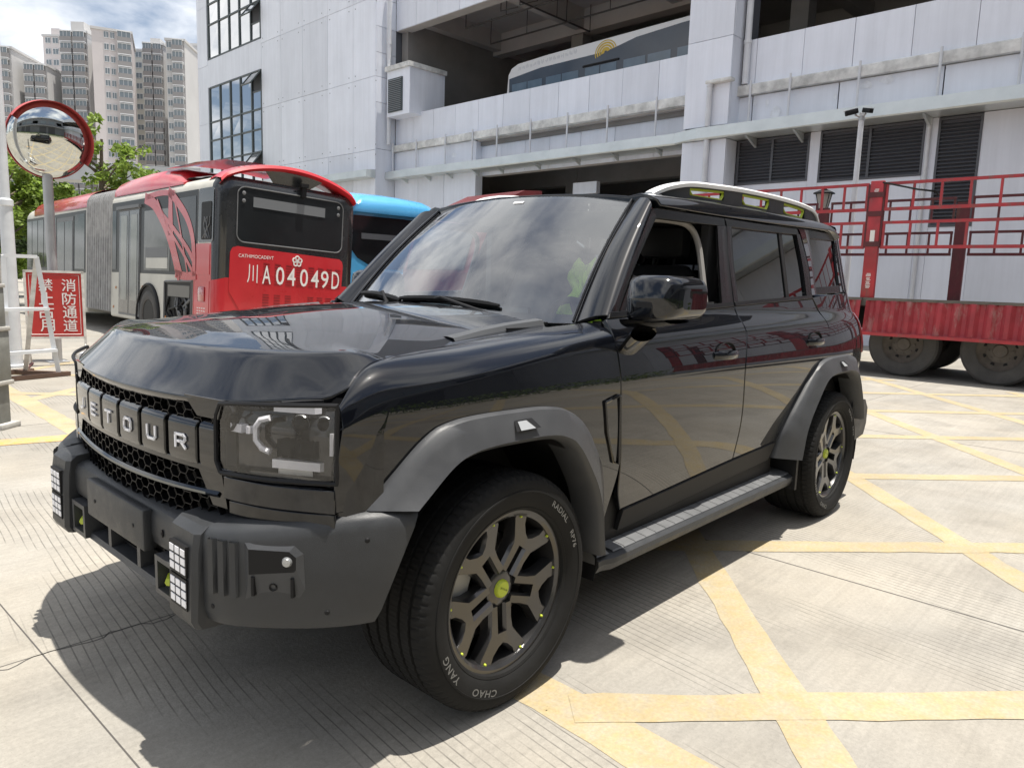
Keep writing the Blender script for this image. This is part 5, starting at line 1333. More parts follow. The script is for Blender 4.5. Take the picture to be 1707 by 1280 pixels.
def bus_shell(name, x0, x1, w, z0, z1, m, par, round0=.16, round1=.05, rt=.24):
    mb = MB(); rows = []; zc = (z0+z1)/2
    st = []
    for k in range(6):
        a = k/5*PI/2; st.append((x0+round0*(1-math.sin(a)), round0*(1-math.cos(a))))
    st = st[::-1] if False else st
    for x, sh in sorted(st): rows.append((x, sh))
    for k in range(6):
        a = k/5*PI/2; rows.append((x1-round1*(1-math.cos(a)) if False else x1-round1+round1*math.sin(a), round1*(1-math.cos(a))))
    R0 = ring(w, z0, z1, rt=rt); P = []
    for x, sh in rows:
        sy = (w/2-sh)/(w/2); sz = (zc-z0-sh)/(zc-z0)
        P.append([Vector((x, y*sy, zc+(z-zc)*sz)) for y, z in R0+[R0[0]]])
    mb.grid(P); n = len(R0); mb.add(P[0][:-1], [tuple(range(n))]); mb.add(P[-1][:-1], [tuple(range(n))])
    return mb.build(name, m, par, ang=45)
def wheel_simple(par, x, y, side, r=.48, w=.26, rim=.29, name='wheel', tyre=None, rimm=None, zc=None):
    fr_ = frame((x, y, zc if zc else r), (1, 0, 0), (0, 0, 1), (0, side, 0)) if side > 0 else frame((x, y, zc if zc else r), (-1, 0, 0), (0, 0, 1), (0, -1, 0))
    t = MB().lathe([(rim, -w+.02), (r-.04, -w), (r, -w+.04), (r, -.05), (r-.012, -.05), (r-.012, -.075), (r, -.075), (r, -.03), (r-.035, 0), (rim+.06, .005), (rim, -.012)], 48, fr_).build(name, tyre or M['trubber'], par)
    d = MB().lathe([(0, -.06), (.09, -.055), (.105, -.085), (rim*.62, -.11), (rim*.86, -.06), (rim, -.02), (rim+.006, -.004), (rim, -.03)], 40, fr_).build('rim', rimm or M['trim'], t)
    for k in range(8):
        a = 2*PI*k/8; MB().lathe([(0, .02), (.014, .018), (.016, 0)], 8, fr_ @ Matrix.Translation((rim*.52*math.cos(a), rim*.52*math.sin(a), -.10))).build('wheel_nut', rimm or M['trim'], d)
    for k in range(8):
        a = 2*PI*(k+.5)/8; MB().lathe([(0, .004), (.028, .004), (.03, -.01)], 10, fr_ @ Matrix.Translation((rim*.74*math.cos(a), rim*.74*math.sin(a), -.082))).build('hand_hole', M['seal'], d)
    return t
# ---------------- red articulated bus; local x forward from the tail, y to its left, z up
bus = tag(empty('articulated_bus'), 'red and white articulated bus with open engine hatch, seen from behind', 'bus')
roll = R_(2.9); hl_ = Vector((0, 1.20, 0))
bus.matrix_world = Matrix.Translation((-5.018, -8.931, 0)) @ Matrix.Rotation(R_(-93.1), 4, 'Z') @ Matrix.Translation(hl_) @ Matrix.Rotation(roll, 4, 'X') @ Matrix.Translation(-hl_)
W2 = 1.27
shell = bus_shell('rear_body', 0, 5.3, 2*W2, .34, 2.88, M['bwhite'], bus, .17, .03)
front = bus_shell('front_body', 7.05, 13.3, 2*W2, .34, 2.92, M['bwhite'], bus, .03, .35, .30)
# dark gloss tail with rounded shoulders
def side_sheet(name, pts, m, par, off=.004, th=.012):
    mb = MB(); n = len(pts); a = [Vector((x, W2+off, z)) for x, z in pts]; b = [q-Vector((0, th, 0)) for q in a]
    mb.add(a+b, [tuple(range(n))]+[(i, (i+1) % n, n+(i+1) % n, n+i) for i in range(n)]); return mb.build(name, m, par, False)
def rear_sheet(name, pts, m, par, off=.004, th=.012):
    """points (y, z) with y to the bus's left, so the photo's left"""
    mb = MB(); n = len(pts); a = [Vector((-off, y, z)) for y, z in pts]; b = [q+Vector((th, 0, 0)) for q in a]
    mb.add(a+b, [tuple(range(n))]+[(i, (i+1) % n, n+(i+1) % n, n+i) for i in range(n)]); return mb.build(name, m, par, False)
def rrect(y0, y1, z0, z1, r, n=6):
    P = []
    for cy, cz, a0 in ((y1-r, z1-r, 0), (y0+r, z1-r, 90), (y0+r, z0+r, 180), (y1-r, z0+r, 270)):
        for k in range(n+1): a = R_(a0+90*k/n); P.append((cy+r*math.cos(a), cz+r*math.sin(a)))
    return P
# tail cover: a second, slightly larger skin over the last 0.55 m, black above, red below
def tail_skin(name, z0, z1, m, x1, top):
    mb = MB(); R0 = ring(2*W2, .34, 2.88); P = []
    zc = 1.61
    for k in range(6):
        a = PI/2-k/5*PI/2; x = .17*(1-math.sin(a)); sh = .17*(1-math.cos(PI/2-a)) if False else .17*(1-math.sin(math.acos(max(0, 1-x/.17))))
        sy = (W2-sh)/W2; sz = (zc-.34-sh)/(zc-.34); row = []
        for y, z in R0+[R0[0]]:
            zz = min(max(z, z0), z1); row.append(Vector((x-.004, y*sy*1.004, zc+(zz-zc)*sz*1.003)))
        P.append(row)
    mb.grid(P); n = len(R0); mb.add(P[0][:-1], [tuple(range(n))]); return mb.build(name, m, bus, ang=45)
tail = tail_skin('tail_cover', 1.20, 2.9, M['bblack'], .16, True); tail_skin('tail_apron', .34, 1.20, M['bred'], .16, False)
for nm, sgn in (('tail_corner', 1), ('tail_corner', -1)):
    # red wedge climbing the corner
    q = [(.16, .5), (.85, .5), (.85, 1.20), (.75, 1.76), (.16, 1.76)] 
rw = rear_sheet('rear_window', rrect(-.98, .94, 1.84, 2.72, .13), M['dkglass'], bus, .010, .012)
rr_ = MB(); pr_ = [Vector((-.012, y, z)) for y, z in rrect(-.98, .94, 1.84, 2.72, .13)]; rr_.tube(pr_+[pr_[0], pr_[1]], .010, 6, False); rr_.build('window_seal', M['bgrey'], rw)
rear_sheet('screen', [(-.62, 2.42), (.68, 2.42), (.68, 2.58), (-.62, 2.58)], mat('screen_film', (.16, .17, .18), .25), rw, .018, .003)
for y in (-.88, .84):
    for z in (2.50, 2.62): MB().lathe([(0, .004), (.028, .003), (.032, 0)], 14, frame((-.021, y, z), (0, 1, 0), (0, 0, 1), (-1, 0, 0))).build('marker_lamp', M['bgrey'], rw)
pan = [(-1.02, 1.62), (-1.0, 1.69), (-.94, 1.73), (.92, 1.77), (1.0, 1.74), (1.04, 1.66), (1.05, 1.05), (.86, .74), (.74, .50), (-.78, .50), (-.99, .80)]
rp = rear_sheet('engine_cover', pan, M['bred'], bus, .012, .014)
M['letw'] = mat('plate_white', (.72, .70, .68), .5)
RM = lambda y, z, e=.026: frame((-.0125-.002, y, z), (0, -1, 0), (0, 0, 1), (-1, 0, 0))
lt = MB()
for ch, y in zip('川A04049D', (.66, .415, .175, -.03, -.265, -.475, -.665, -.88)):
    m1 = MB(); put_text(m1, ch, .150 if ch != '川' else .175, .30, RM(y, 1.35), .002, .004 if ch != '川' else .0); m1.build('plate_character', M['letw'], rp, False)
m1 = MB(); put_text(m1, 'CATHIMOCADEVT', .60, .055, RM(.60, 1.63) @ Matrix.Rotation(R_(1), 4, 'Z'), .001, .0); m1.build('maker_lettering', M['letw'], rp, False)
for k in range(5):
    a = PI/2+2*PI*k/5; m1 = MB().lathe([(.022, .0), (.024, .006), (.044, .006), (.046, 0)], 16, RM(-.13+.052*math.cos(a)*-1, 1.62+.052*math.sin(a))); m1.build('emblem_ring', M['letw'], rp)
m1 = MB().lathe([(0, .004), (.028, .004), (.03, 0)], 14, RM(-.13, 1.62)).build('emblem_centre', M['letw'], rp)
# louvre slots pressed in the cover
M['slot'] = mat('slot_dark', (.10, .005, .008), .6)
for y in (.42, .22, .02, -.17, -.40, -.58, -.75, -.92):
    s_ = MB()
    for k in range(8):
        z = 1.52-k*.045; s_.box(-.0160, -.0125, y-.055, y+.055, z-.004, z+.004)
    tag(s_.build('vent_slots', M['slot'], rp, False), kind='stuff'); MB().box(-.020, -.0125, y-.05, y+.05, 1.545, 1.556).build('vent_lip', M['letw'] if False else M['bred'], rp, False)
for y in (.42, .22, .02, -.40, -.58, -.75):
    s_ = MB()
    for k in range(9):
        z = 1.02-k*.045; s_.box(-.0160, -.0125, y-.055, y+.055, z-.004, z+.004)
    tag(s_.build('vent_slots', M['slot'], rp, False), kind='stuff')
MB().box(-.03, -.0125, .05, .55, .66, .76, c=.02).build('maker_plate', M['bgrey'], rp)
# side: lower red corner, hatch, glass band, door, red tower graphic
side_sheet('side_red', [(.12, .40), (.86, .40), (.86, 1.16), (.78, 1.78), (.16, 1.78)], M['bred'], shell, .005)
hp_ = side_sheet('corner_hatch', [(.20, 1.28), (.74, 1.28), (.70, 1.76), (.20, 1.76)], M['bred'], shell, .012)
lh = side_sheet('lower_hatch', [(.20, .45), (.80, .45), (.82, 1.14), (.20, 1.18)], M['bred'], shell, .011)
MB().box(.36, .62, W2+.010, W2+.026, .84, 1.08, c=.012).build('tail_indicator', mat('lamp_red', (.35, .02, .02), .2, 0, 1), lh)
s_ = MB()
for i in range(4):
    for k in range(6): s_.box(.34+i*.09, .40+i*.09, W2+.0115, W2+.013, .50+k*.045, .515+k*.045)
tag(s_.build('vent_slots', M['letw'], lh, False), kind='stuff')
# grille window at the top corner
side_sheet('corner_frame', rrect(.10, .70, 1.80, 2.66, .06), M['bblack'], shell, .006)
cv = side_sheet('corner_opening', rrect(.16, .56, 1.84, 2.44, .04), M['seal'], shell, .013, .02)
cb_ = MB()
for k in range(7):
    cb_.tube([(.2+rnd.uniform(0, .3), W2+.016, 1.86), (.2+rnd.uniform(0, .3), W2+.02, 2.0+rnd.uniform(0, .1)), (.2+rnd.uniform(0, .3), W2+.016, 2.2)], .008, 5)
cb_.build('cables', M['bgrey'], cv)
# open engine hatch: a recess with hoses
ho = side_sheet('engine_opening', [(.90, .44), (2.14, .44), (2.14, 1.13), (.90, 1.16)], M['seal'], shell, .006, .01)
fr_ = MB(); q = [Vector((x, W2+.012, z)) for x, z in ((.90, .44), (2.14, .44), (2.14, 1.13), (.90, 1.16))]; fr_.tube(q+[q[0], q[1]], .022, 4, False); fr_.build('opening_frame', M['bgrey'], ho)
MB().box(1.0, 2.0, W2-.05, W2+.012, .88, 1.08).build('radiator_tank', mat('tank_grey', (.16, .155, .14), .6), ho, False)
for k in range(9):
    a = rnd.uniform(1.05, 1.9); hs = MB(); hs.tube([(a, W2+.012, .46), (a+rnd.uniform(-.2, .2), W2+.045, .58+rnd.uniform(0, .1)), (a+rnd.uniform(-.35, .35), W2+.03, .72), (a+rnd.uniform(-.3, .3), W2+.012, .86)], rnd.uniform(.012, .028), 7); hs.build('hose', rnd.choice([M['bgrey'], M['dark'], M['rubber']]), ho)
MB().lathe([(.10, 0), (.17, .01), (.20, .0), (.20, -.03), (.10, -.03)], 24, frame((1.55, W2+.02, .64), (1, 0, 0), (0, 0, 1), (0, 1, 0))).build('fan_shroud', M['dark'], ho)
# wheel with arch
arc = [(3.0+.60*math.cos(R_(a)), .46+.60*math.sin(R_(a))) for a in range(0, 181, 12)]
side_sheet('wheel_arch', [(3.6, .34)]+arc+[(2.4, .34)], M['seal'], shell, .006)
am = MB(); am.tube([Vector((x, W2+.012, z)) for x, z in [(3.6, .34)]+arc+[(2.4, .34)]], .03, 6); am.build('arch_moulding', M['dark'], shell)
wheel_simple(bus, 3.0, W2+.02, 1); wheel_simple(bus, 3.0, -W2-.02, -1, zc=.60); wheel_simple(bus, 12.0 if False else 11.9, W2+.02, 1); wheel_simple(bus, 11.9, -W2-.02, -1, zc=.60)
arc2 = [(11.9+.60*math.cos(R_(a)), .46+.60*math.sin(R_(a))) for a in range(0, 181, 12)]
side_sheet('wheel_arch', [(12.5, .34)]+arc2+[(11.3, .34)], M['seal'], front, .006)
# glass band of the rear section (behind the graphic) and the door
side_sheet('window_surround', [(.72, 1.26), (5.24, 1.26), (5.24, 2.66), (.72, 2.66)], mat('band_grey', (.045, .048, .05), .3, spec=.1), shell, .003)
side_sheet('side_window', [(1.95, 1.32), (3.28, 1.32), (3.28, 2.42), (1.95, 2.42)], mat('pale_glass', (.15, .15, .145), .12, spec=.3, var=.3, vscale=1), shell, .008)
side_sheet('side_window', [(.80, 1.32), (1.90, 1.32), (1.90, 2.56), (.80, 2.56)], M['dkglass'], shell, .008)
side_sheet('window_poster', [(2.05, 1.36), (3.15, 1.36), (3.15, 1.55), (2.05, 1.55)], M['bwhite'], shell, .012)
side_sheet('window_poster', [(2.05, 1.56), (3.2, 1.56), (3.2, 1.74), (2.05, 1.74)], M['bgrey'], shell, .012)
side_sheet('side_window', [(4.95, 1.32), (5.20, 1.32), (5.20, 2.5), (4.95, 2.5)], M['dkglass'], shell, .008)
dr = side_sheet('door', [(3.50, .42), (4.74, .42), (4.74, 2.50), (3.50, 2.50)], M['bgrey'], shell, .014)
for x0, x1 in ((3.56, 4.06), (4.16, 4.66)):
    dl = side_sheet('door_leaf', [(x0-.03, .46), (x1+.03, .46), (x1+.03, 2.46), (x0-.03, 2.46)], M['bblack'], dr, .022)
    side_sheet('door_pane', [(x0+.07, .72), (x1-.07, .72), (x1-.07, 2.38), (x0+.07, 2.38)], mat('door_glass', (.26, .27, .25), .15, spec=.3, var=.3, vscale=1.2), dl, .026)
MB().box(3.45, 4.8, W2, W2+.06, 2.50, 2.56).build('door_header', M['bgrey'], dr, False)
for x, z in ((4.95, .95), (3.35, 1.0), (2.1, .5), (3.35, .5), (5.1, .55)): MB().lathe([(0, .012), (.022, .010), (.03, 0)], 12, frame((x, W2+.004, z), (1, 0, 0), (0, 0, 1), (0, 1, 0))).build('side_marker', mat('marker_amber', (.45, .16, .03), .3), shell)
# red lattice-tower graphic across the glass
def ribbon(pts, w, nm='red_graphic', off=.0135):
    c = crv(pts, 24); wl = w if isinstance(w, (list, tuple)) else [w, w]; mb = MB(); a, b = [], []
    for i, q in enumerate(c):
        d = c[min(i+1, 24)]-c[max(i-1, 0)]; d = d/np.linalg.norm(d); n_ = np.array([-d[1], d[0]]); ww = wl[0]+(wl[-1]-wl[0])*i/24
        a.append(Vector((q[0]+n_[0]*ww/2, W2+off, q[1]+n_[1]*ww/2))); b.append(Vector((q[0]-n_[0]*ww/2, W2+off, q[1]-n_[1]*ww/2)))
    mb.grid([a, b]); return mb.build(nm, M['bred'], shell, False)
ribbon([(3.25, 2.66), (2.75, 2.52), (2.2, 2.15), (1.85, 1.8), (1.6, 1.45), (1.42, 1.20)], [.20, .26]); ribbon([(3.2, 2.67), (2.4, 2.70), (1.75, 2.66)], .10)
ribbon([(2.05, 2.72), (1.7, 2.55), (1.25, 2.28), (.98, 2.0), (.86, 1.7), (.82, 1.25)], [.16, .14]); ribbon([(1.95, 2.68), (1.93, 2.3), (1.9, 1.95)], [.16, .24])
ribbon([(1.66, 1.28), (1.2, 1.24), (.74, 1.26)], .14); ribbon([(2.75, 2.5), (1.95, 2.15), (1.15, 1.72), (.85, 1.5)], [.07, .10], off=.0145); ribbon([(2.35, 2.25), (1.75, 1.9), (1.3, 1.62), (.9, 1.34)], .07, off=.0150)
ribbon([(1.72, 2.5), (1.5, 2.1), (1.3, 1.7), (1.1, 1.3)], .05, off=.0155); ribbon([(2.6, 2.6), (2.3, 2.3), (2.05, 2.0)], .05, off=.0160)
# bellows: ribbed concertina
mb = MB(); P = []; nrib = 11
for k in range(nrib*4+1):
    x = 5.28+1.79*k/(nrib*4); o = .05*(1 if k % 4 in (1, 2) else -1)
    R0 = ring(2*W2-.04+2*o, .42, 2.94+o, rt=.24); P.append([Vector((x, y, z)) for y, z in R0+[R0[0]]])
mb.grid(P); mb.build('bellows', M['bellow'], bus, False)
# front section: windows, doors, red cove roof
side_sheet('window_surround', [(7.15, 1.22), (12.95, 1.22), (12.95, 2.62), (7.15, 2.62)], mat('band_grey', (.045, .048, .05), .3, spec=.1), front, .003)
for x0, x1 in ((7.25, 8.05), (9.75, 10.35), (10.42, 11.0), (11.07, 11.65), (11.72, 12.3), (12.36, 12.9)): side_sheet('side_window', [(x0, 1.30), (x1, 1.30), (x1, 2.55), (x0, 2.55)], M['dkglass2'], front, .008)
dr = side_sheet('door', [(8.15, .42), (9.65, .42), (9.65, 2.52), (8.15, 2.52)], M['bgrey'], front, .014)
for x0, x1 in ((8.22, 8.86), (8.94, 9.58)): side_sheet('door_pane', [(x0, .7), (x1, .7), (x1, 2.42), (x0, 2.42)], M['dkglass2'], dr, .020)
rf_ = MB(); P = []
for x, s0 in ((7.05, 1), (7.4, 1), (12.0, 1), (12.9, .9), (13.25, .7)):
    P.append([Vector((x, y*s0, 2.62+(z-2.62)*s0)) for y, z in [(W2+.012, 2.68)]+[(W2*math.cos(R_(a))+.012*math.copysign(1, math.cos(R_(a))), 2.72+.52*math.sin(R_(a))**.8) for a in range(8, 173, 12)]+[(-W2-.012, 2.68)]])
rf_.grid(P); rf_.add(P[-1], [tuple(range(len(P[-1])))]); rf_.build('cove_roof', M['bred'], front)
rf_ = MB(); P = []
for x, h in ((1.5, .10), (1.9, .30), (2.6, .42), (3.4, .44), (4.6, .40), (5.25, .34)):
    P.append([Vector((x, y*W2*.97, 2.80+h*z)) for y, z in ((1.0, 0), (.99, .35), (.90, .78), (.70, 1), (0, 1.08), (-.7, 1), (-.9, .78), (-.99, .35), (-1, 0))])
rf_.grid(P); rf_.add(P[0], [tuple(range(9))]); rf_.build('roof_fairing', M['bred'], shell)
cvr = MB(); cvr.grid([[Vector((x, y, z)) for x in (2.6, 1.9, 1.2)] for y, z in ((W2*.9, 3.16), (W2*.5, 3.30), (0, 3.34), (-W2*.6, 3.30))]); cvr.build('raised_flap', M['bred'], shell)
wrp = MB()
P = [[Vector((x, y, 2.86+.16*math.sin(PI*(x-.6)/1.5)*(1-(y/1.2)**2)+rnd.uniform(0, .05))) for y in np.linspace(-1.1, 1.15, 12)] for x in np.linspace(.6, 2.1, 10)]
wrp.grid(P); wrp.build('roof_tarpaulin', M['bgrey'], shell)
# rear roof spoiler: red hoop over a dark centre panel
sp = MB(); P = []
for t in [k/30 for k in range(31)]:
    y = 1.22-2.44*t; h = math.sin(PI*t)**.62; z = 2.80+.36*h
    P.append([Vector((x_, y, z_)) for x_, z_ in ((.55, z-.03), (.20, z+.03), (-.02, z), (-.05, z-.05), (.02, z-.09), (.5, z-.07))]+[Vector((.55, y, z-.03))])
sp.grid(P); spo = sp.build('roof_spoiler', M['bred'], bus)
dk = MB(); dk.add([Vector(q) for q in ((.02, .52, 3.08), (.02, -.62, 3.04), (.10, -.38, 2.87), (.10, .30, 2.87))], [(0, 1, 2, 3)]); dk.build('spoiler_panel', M['bblack'], spo, False)
MB().box(-.08, .02, -.22, -.14, 2.70, 2.90).box(-.10, -.02, -.25, -.11, 2.86, 2.92).build('rear_camera', M['dark'], spo, False)
# ---------------- blue bus tail beside it
bb = tag(empty('blue_bus', (-8.55, -10.55, 0), R_(-92)), 'light blue bus parked just right of the red articulated bus', 'bus')
M['blue'] = mat('bus_blue', (.08, .36, .66), .3, 0, .7, .05, var=.08, vscale=1)
bs = bus_shell('body', 0, 11, 2.5, .34, 2.86, M['blue'], bb, .20, .2, .30)
rp2 = MB(); P = []
for x, h, w_ in ((-.12, .0, 1.18), (-.14, .18, 1.16), (0, .34, 1.1), (.5, .44, 1.1), (2.2, .46, 1.1), (4, .40, 1.1), (10.5, .36, 1.1)):
    P.append([Vector((x, y*w_, 2.66+h*z)) for y, z in ((1.04, 0), (1.02, .4), (.92, .82), (.72, 1), (0, 1.05), (-.72, 1), (-.92, .82), (-1.02, .4), (-1.04, 0))])
rp2.grid(P); rp2.add(P[0], [tuple(range(9))]); rp2.build('roof_fairing', M['blue'], bb, ang=50)
wd = [(-1.12, 2.60), (1.12, 2.60), (1.12, 1.98), (.9, 1.72), (.6, 1.58), (.2, 1.50), (-.2, 1.50), (-.6, 1.58), (-.9, 1.72), (-1.12, 1.98)]
rw2 = rear_sheet('rear_window', wd, M['dkglass'], bb, .010)
rear_sheet('screen', [(-.8, 2.12), (.8, 2.12), (.8, 2.24), (-.8, 2.24)], mat('screen_film', (.16, .17, .18), .25), rw2, .016, .003)
for ch, y in zip('川A0487U', (.83, .56, .30, .05, -.20, -.45, -.70)):
    m1 = MB(); put_text(m1, ch, .16, .25, RM(y, 1.22) @ Matrix.Translation((0, 0, -.006)), .004, .012 if ch != '川' else 0); m1.build('plate_character', M['letw'], bb, False)
MB().box(-.02, -.002, -1.0, 1.0, 1.40, 1.41).build('plate_rule', M['letw'], bb, False)
for y in (-1.08, 1.08):
    for z in (1.0, 1.2): MB().lathe([(0, .02), (.06, .015), (.07, 0)], 14, frame((-.004, y*.93, z-.2), (0, 1, 0), (0, 0, 1), (-1, 0, 0))).build('tail_lamp', M['taill'], bb)
for x in (3.0, 8.5):
    for s in (1, -1): wheel_simple(bb, x, s*1.26, s)
side_w = MB(); side_w.grid([[Vector((x, 1.254, z)) for x in (.5, 10.5)] for z in (1.2, 2.5)]); side_w.build('side_window', M['dkglass'], bb, False)
# ---------------- white bus on the upper deck
wb = thing_f('city_bus', 'white bus with a gold fan emblem parked on the upper deck', 'bus')
DZ = 6.62; DB = 2.35
def bx_(name, x0, x1, d0, d1, z0, z1, m, par=wb, c=0): return box(name, x0, x1, DB+d0, DB+d1, DZ+z0, DZ+z1, m, par, c)
# profile along the side: nose rounding at the left end
prof = [(-14.15, .35), (-14.18, 2.2), (-14.12, 2.85), (-13.95, 3.08), (-13.6, 3.20), (-12, 3.27), (-5.6, 3.38), (-5.1, 3.38), (-5.0, .35)]
mb = MB(); n = len(prof); v = [Vector((x, DB, DZ+z)) for x, z in prof]+[Vector((x, DB+2.5, DZ+z)) for x, z in prof]
mb.add(v, [tuple(range(n)), tuple(range(2*n-1, n-1, -1))]+[(i, (i+1) % n, n+(i+1) % n, n+i) for i in range(n)]); wbb = mb.build('body', M['white'], wb, False)
gl = [(-14.05, 1.2), (-14.07, 2.70), (-12.4, 2.86), (-9.7, 2.88), (-8.95, 2.94), (-8.0, 3.12), (-6.2, 3.22), (-5.1, 3.24), (-5.1, 1.2)]
mb = MB(); mb.add([Vector((x, DB-.008, DZ+z)) for x, z in gl], [tuple(range(9))]); gb = mb.build('glass_band', mat('bus_band_glass', (.035, .045, .06), .12, 0, .6, .05, var=.2, vscale=.8), wb, False)
for x0, x1 in ((-13.9, -13.1), (-13.05, -12.3), (-12.1, -11.35), (-11.3, -10.5), (-10.2, -9.55), (-9.5, -8.8), (-8.5, -7.6), (-7.5, -6.6), (-6.35, -5.6)):
    bx_('side_window', x0, x1, -.016, -.010, 1.3, 2.46, mat('bus_blue_glass', (.10, .15, .20), .1, 0, .7, .03, var=.25, vscale=1), gb)
bx_('door_header', -10.3, -8.7, -.05, -.010, 2.50, 2.56, M['dark'], gb)
# gold fan emblem: concentric arcs cut by the glass line
M['gold'] = mat('emblem_gold', (.62, .42, .04), .4)
for r0, r1 in ((.06, .20), (.23, .30), (.33, .40), (.44, .48)):
    mb = MB(); a0, a1 = R_(15), R_(200); P = [[Vector((-9.30+r*math.cos(a0+(a1-a0)*k/20), DB-.010, DZ+2.86+r*.86*math.sin(a0+(a1-a0)*k/20)*(1.0))) for k in range(21)] for r in (r0, r1)]
    P = [[Vector((q.x, q.y, min(q.z, DZ+3.3))) for q in row] for row in P]; mb.grid(P); mb.build('emblem_arc', M['gold'], wb, False)
mk = MB()
for k in range(15):
    x = -13.55+k*.20; z = 2.93+.008*k
    for q in range(3): mk.box(x+q*.05-.02, x+q*.05, DB-.004, DB-.001, DZ+z+rnd.uniform(0, .06), DZ+z+.09+rnd.uniform(0, .10))
tag(mk.build('roof_lettering', mat('grey_print', (.56, .57, .60), .5), wb, False), kind='stuff')
for x in (-11.5, -6.5):
    wo = wheel_simple(wb, x, DB-.01, -1, zc=.48); wo.location.z += DZ
# ---------------- maroon lorry behind the car
ml = tag(empty('maroon_lorry', (-9.0, -8.35, -.04), R_(-8)), 'maroon lorry cab with roof deflector, mostly hidden behind the black car', 'truck')
M['maroon'] = mat('truck_maroon', (.12, .012, .015), .5, 0, .3, .1, var=.25, vscale=2)
mb = MB(); pr = [(-.9, .5), (1.0, .5), (1.05, 1.5), (.75, 2.45), (.55, 2.62), (-.9, 2.68)]
def ext(name, pr, w, m, par, y0=None):
    mb = MB(); n = len(pr); a = -w/2 if y0 is None else y0; v = [Vector((x, a, z)) for x, z in pr]+[Vector((x, a+w, z)) for x, z in pr]; mb.add(v, [tuple(range(n-1, -1, -1)), tuple(range(n, 2*n))]+[(i, (i+1) % n, n+(i+1) % n, n+i) for i in range(n)]); return mb.build(name, m, par, False)
cab = ext('cab', pr, 2.3, M['maroon'], ml)
ext('deflector', [(-.85, 2.66), (.45, 2.66), (.2, 2.85), (-.4, 3.13), (-.85, 3.16)], 1.9, M['maroon'], ml)
ext('windscreen', [(1.062, 1.55), (1.055, 1.57), (.775, 2.42), (.785, 2.43)], 2.0, M['dkglass'], ml)
box('chassis', -4.4, .9, -.45, .45, .55, .85, M['dark'], ml); box('load_bed', -4.4, -1.1, -1.2, 1.2, .95, 1.2, M['maroon'], ml)
for s in (1, -1): box('bed_side', -4.4, -1.1, min(s*1.17, s*1.21), max(s*1.17, s*1.21), 1.2, 1.75, M['maroon'], ml)
for x in (.35, -3.4):
    for s in (1, -1): wheel_simple(ml, x, s*1.15, s, zc=.52)
# ---------------- red stake trailer on the right; local x to the photo's right
tr = tag(empty('stake_trailer', (-11.25, 0, 0), R_(90)), 'red stake-sided lorry trailer with hinged side boards hanging down', 'trailer')
M['tred'] = mat('trailer_red', (.34, .020, .028), .5, 0, .15, .2, var=.3, vscale=3)
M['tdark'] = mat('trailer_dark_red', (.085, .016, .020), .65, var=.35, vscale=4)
def rusted(m, col, sc):
    t = m.node_tree; b = t.nodes['Principled BSDF']; L = t.links.new; N = t.nodes.new; src = b.inputs['Base Color'].links[0].from_socket
    c = N('ShaderNodeTexCoord'); mp_ = N('ShaderNodeMapping'); mp_.inputs['Scale'].default_value = (2.4, 2.4, .8); L(c.outputs['Object'], mp_.inputs['Vector']); n = N('ShaderNodeTexNoise'); n.inputs['Scale'].default_value = sc; n.inputs['Detail'].default_value = 10; n.inputs['Roughness'].default_value = .72; L(mp_.outputs[0], n.inputs['Vector'])
    r = N('ShaderNodeMapRange'); r.inputs[1].default_value = .52; r.inputs[2].default_value = .66; r.inputs[3].default_value = 0; r.inputs[4].default_value = .75; L(n.outputs[0], r.inputs[0])
    x = N('ShaderNodeMix'); x.data_type = 'RGBA'; L(r.outputs[0], x.inputs[0]); L(src, x.inputs[6]); x.inputs[7].default_value = (*col, 1); L(x.outputs[2], b.inputs['Base Color'])
rusted(M['tred'], (.17, .07, .06), 3.5)
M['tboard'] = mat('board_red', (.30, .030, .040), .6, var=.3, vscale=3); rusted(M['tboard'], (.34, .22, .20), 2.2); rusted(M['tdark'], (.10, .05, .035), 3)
X0, X1 = -6.2, 7.0
box('deck', X0, X1, -.02, 2.45, 1.10, 1.22, M['tdark'], tr)
box('deck_edge', X0, X1, -.06, -.02, 1.12, 1.25, M['trim'], tr)
for y in (.75, 1.55): box('chassis_rail', X0+.2, X1, y, y+.12, .72, 1.10, M['dark'], tr)
for x in np.arange(X0+.5, X1, .9): box('cross_member', x, x+.08, .1, 2.3, .98, 1.098, M['dark'], tr)
def stake_gate(x0, x1, y, m, tilt=0):
    """two ladder-like hurdles, one above the other"""
    for z0, z1 in ((2.66, 3.06), (2.06, 2.45)):
        g_ = MB(); g_.bar((x0, y, z1), (x1, y, z1), .045, .045); g_.bar((x0, y, z0), (x1, y, z0), .045, .05)
        o = g_.build('hurdle', m, tr, False)
        n = max(2, round((x1-x0)/.37))
        for k in range(n+1): MB().bar((x0+.02+(x1-x0-.04)*k/n, y, z0+.022), (x0+.02+(x1-x0-.04)*k/n, y, z1-.022), .034, .034, (0, 1, 0)).build('picket', m, o, False)
posts = [-6.1, -3.95, -1.50, 1.9, 4.4, 6.9]
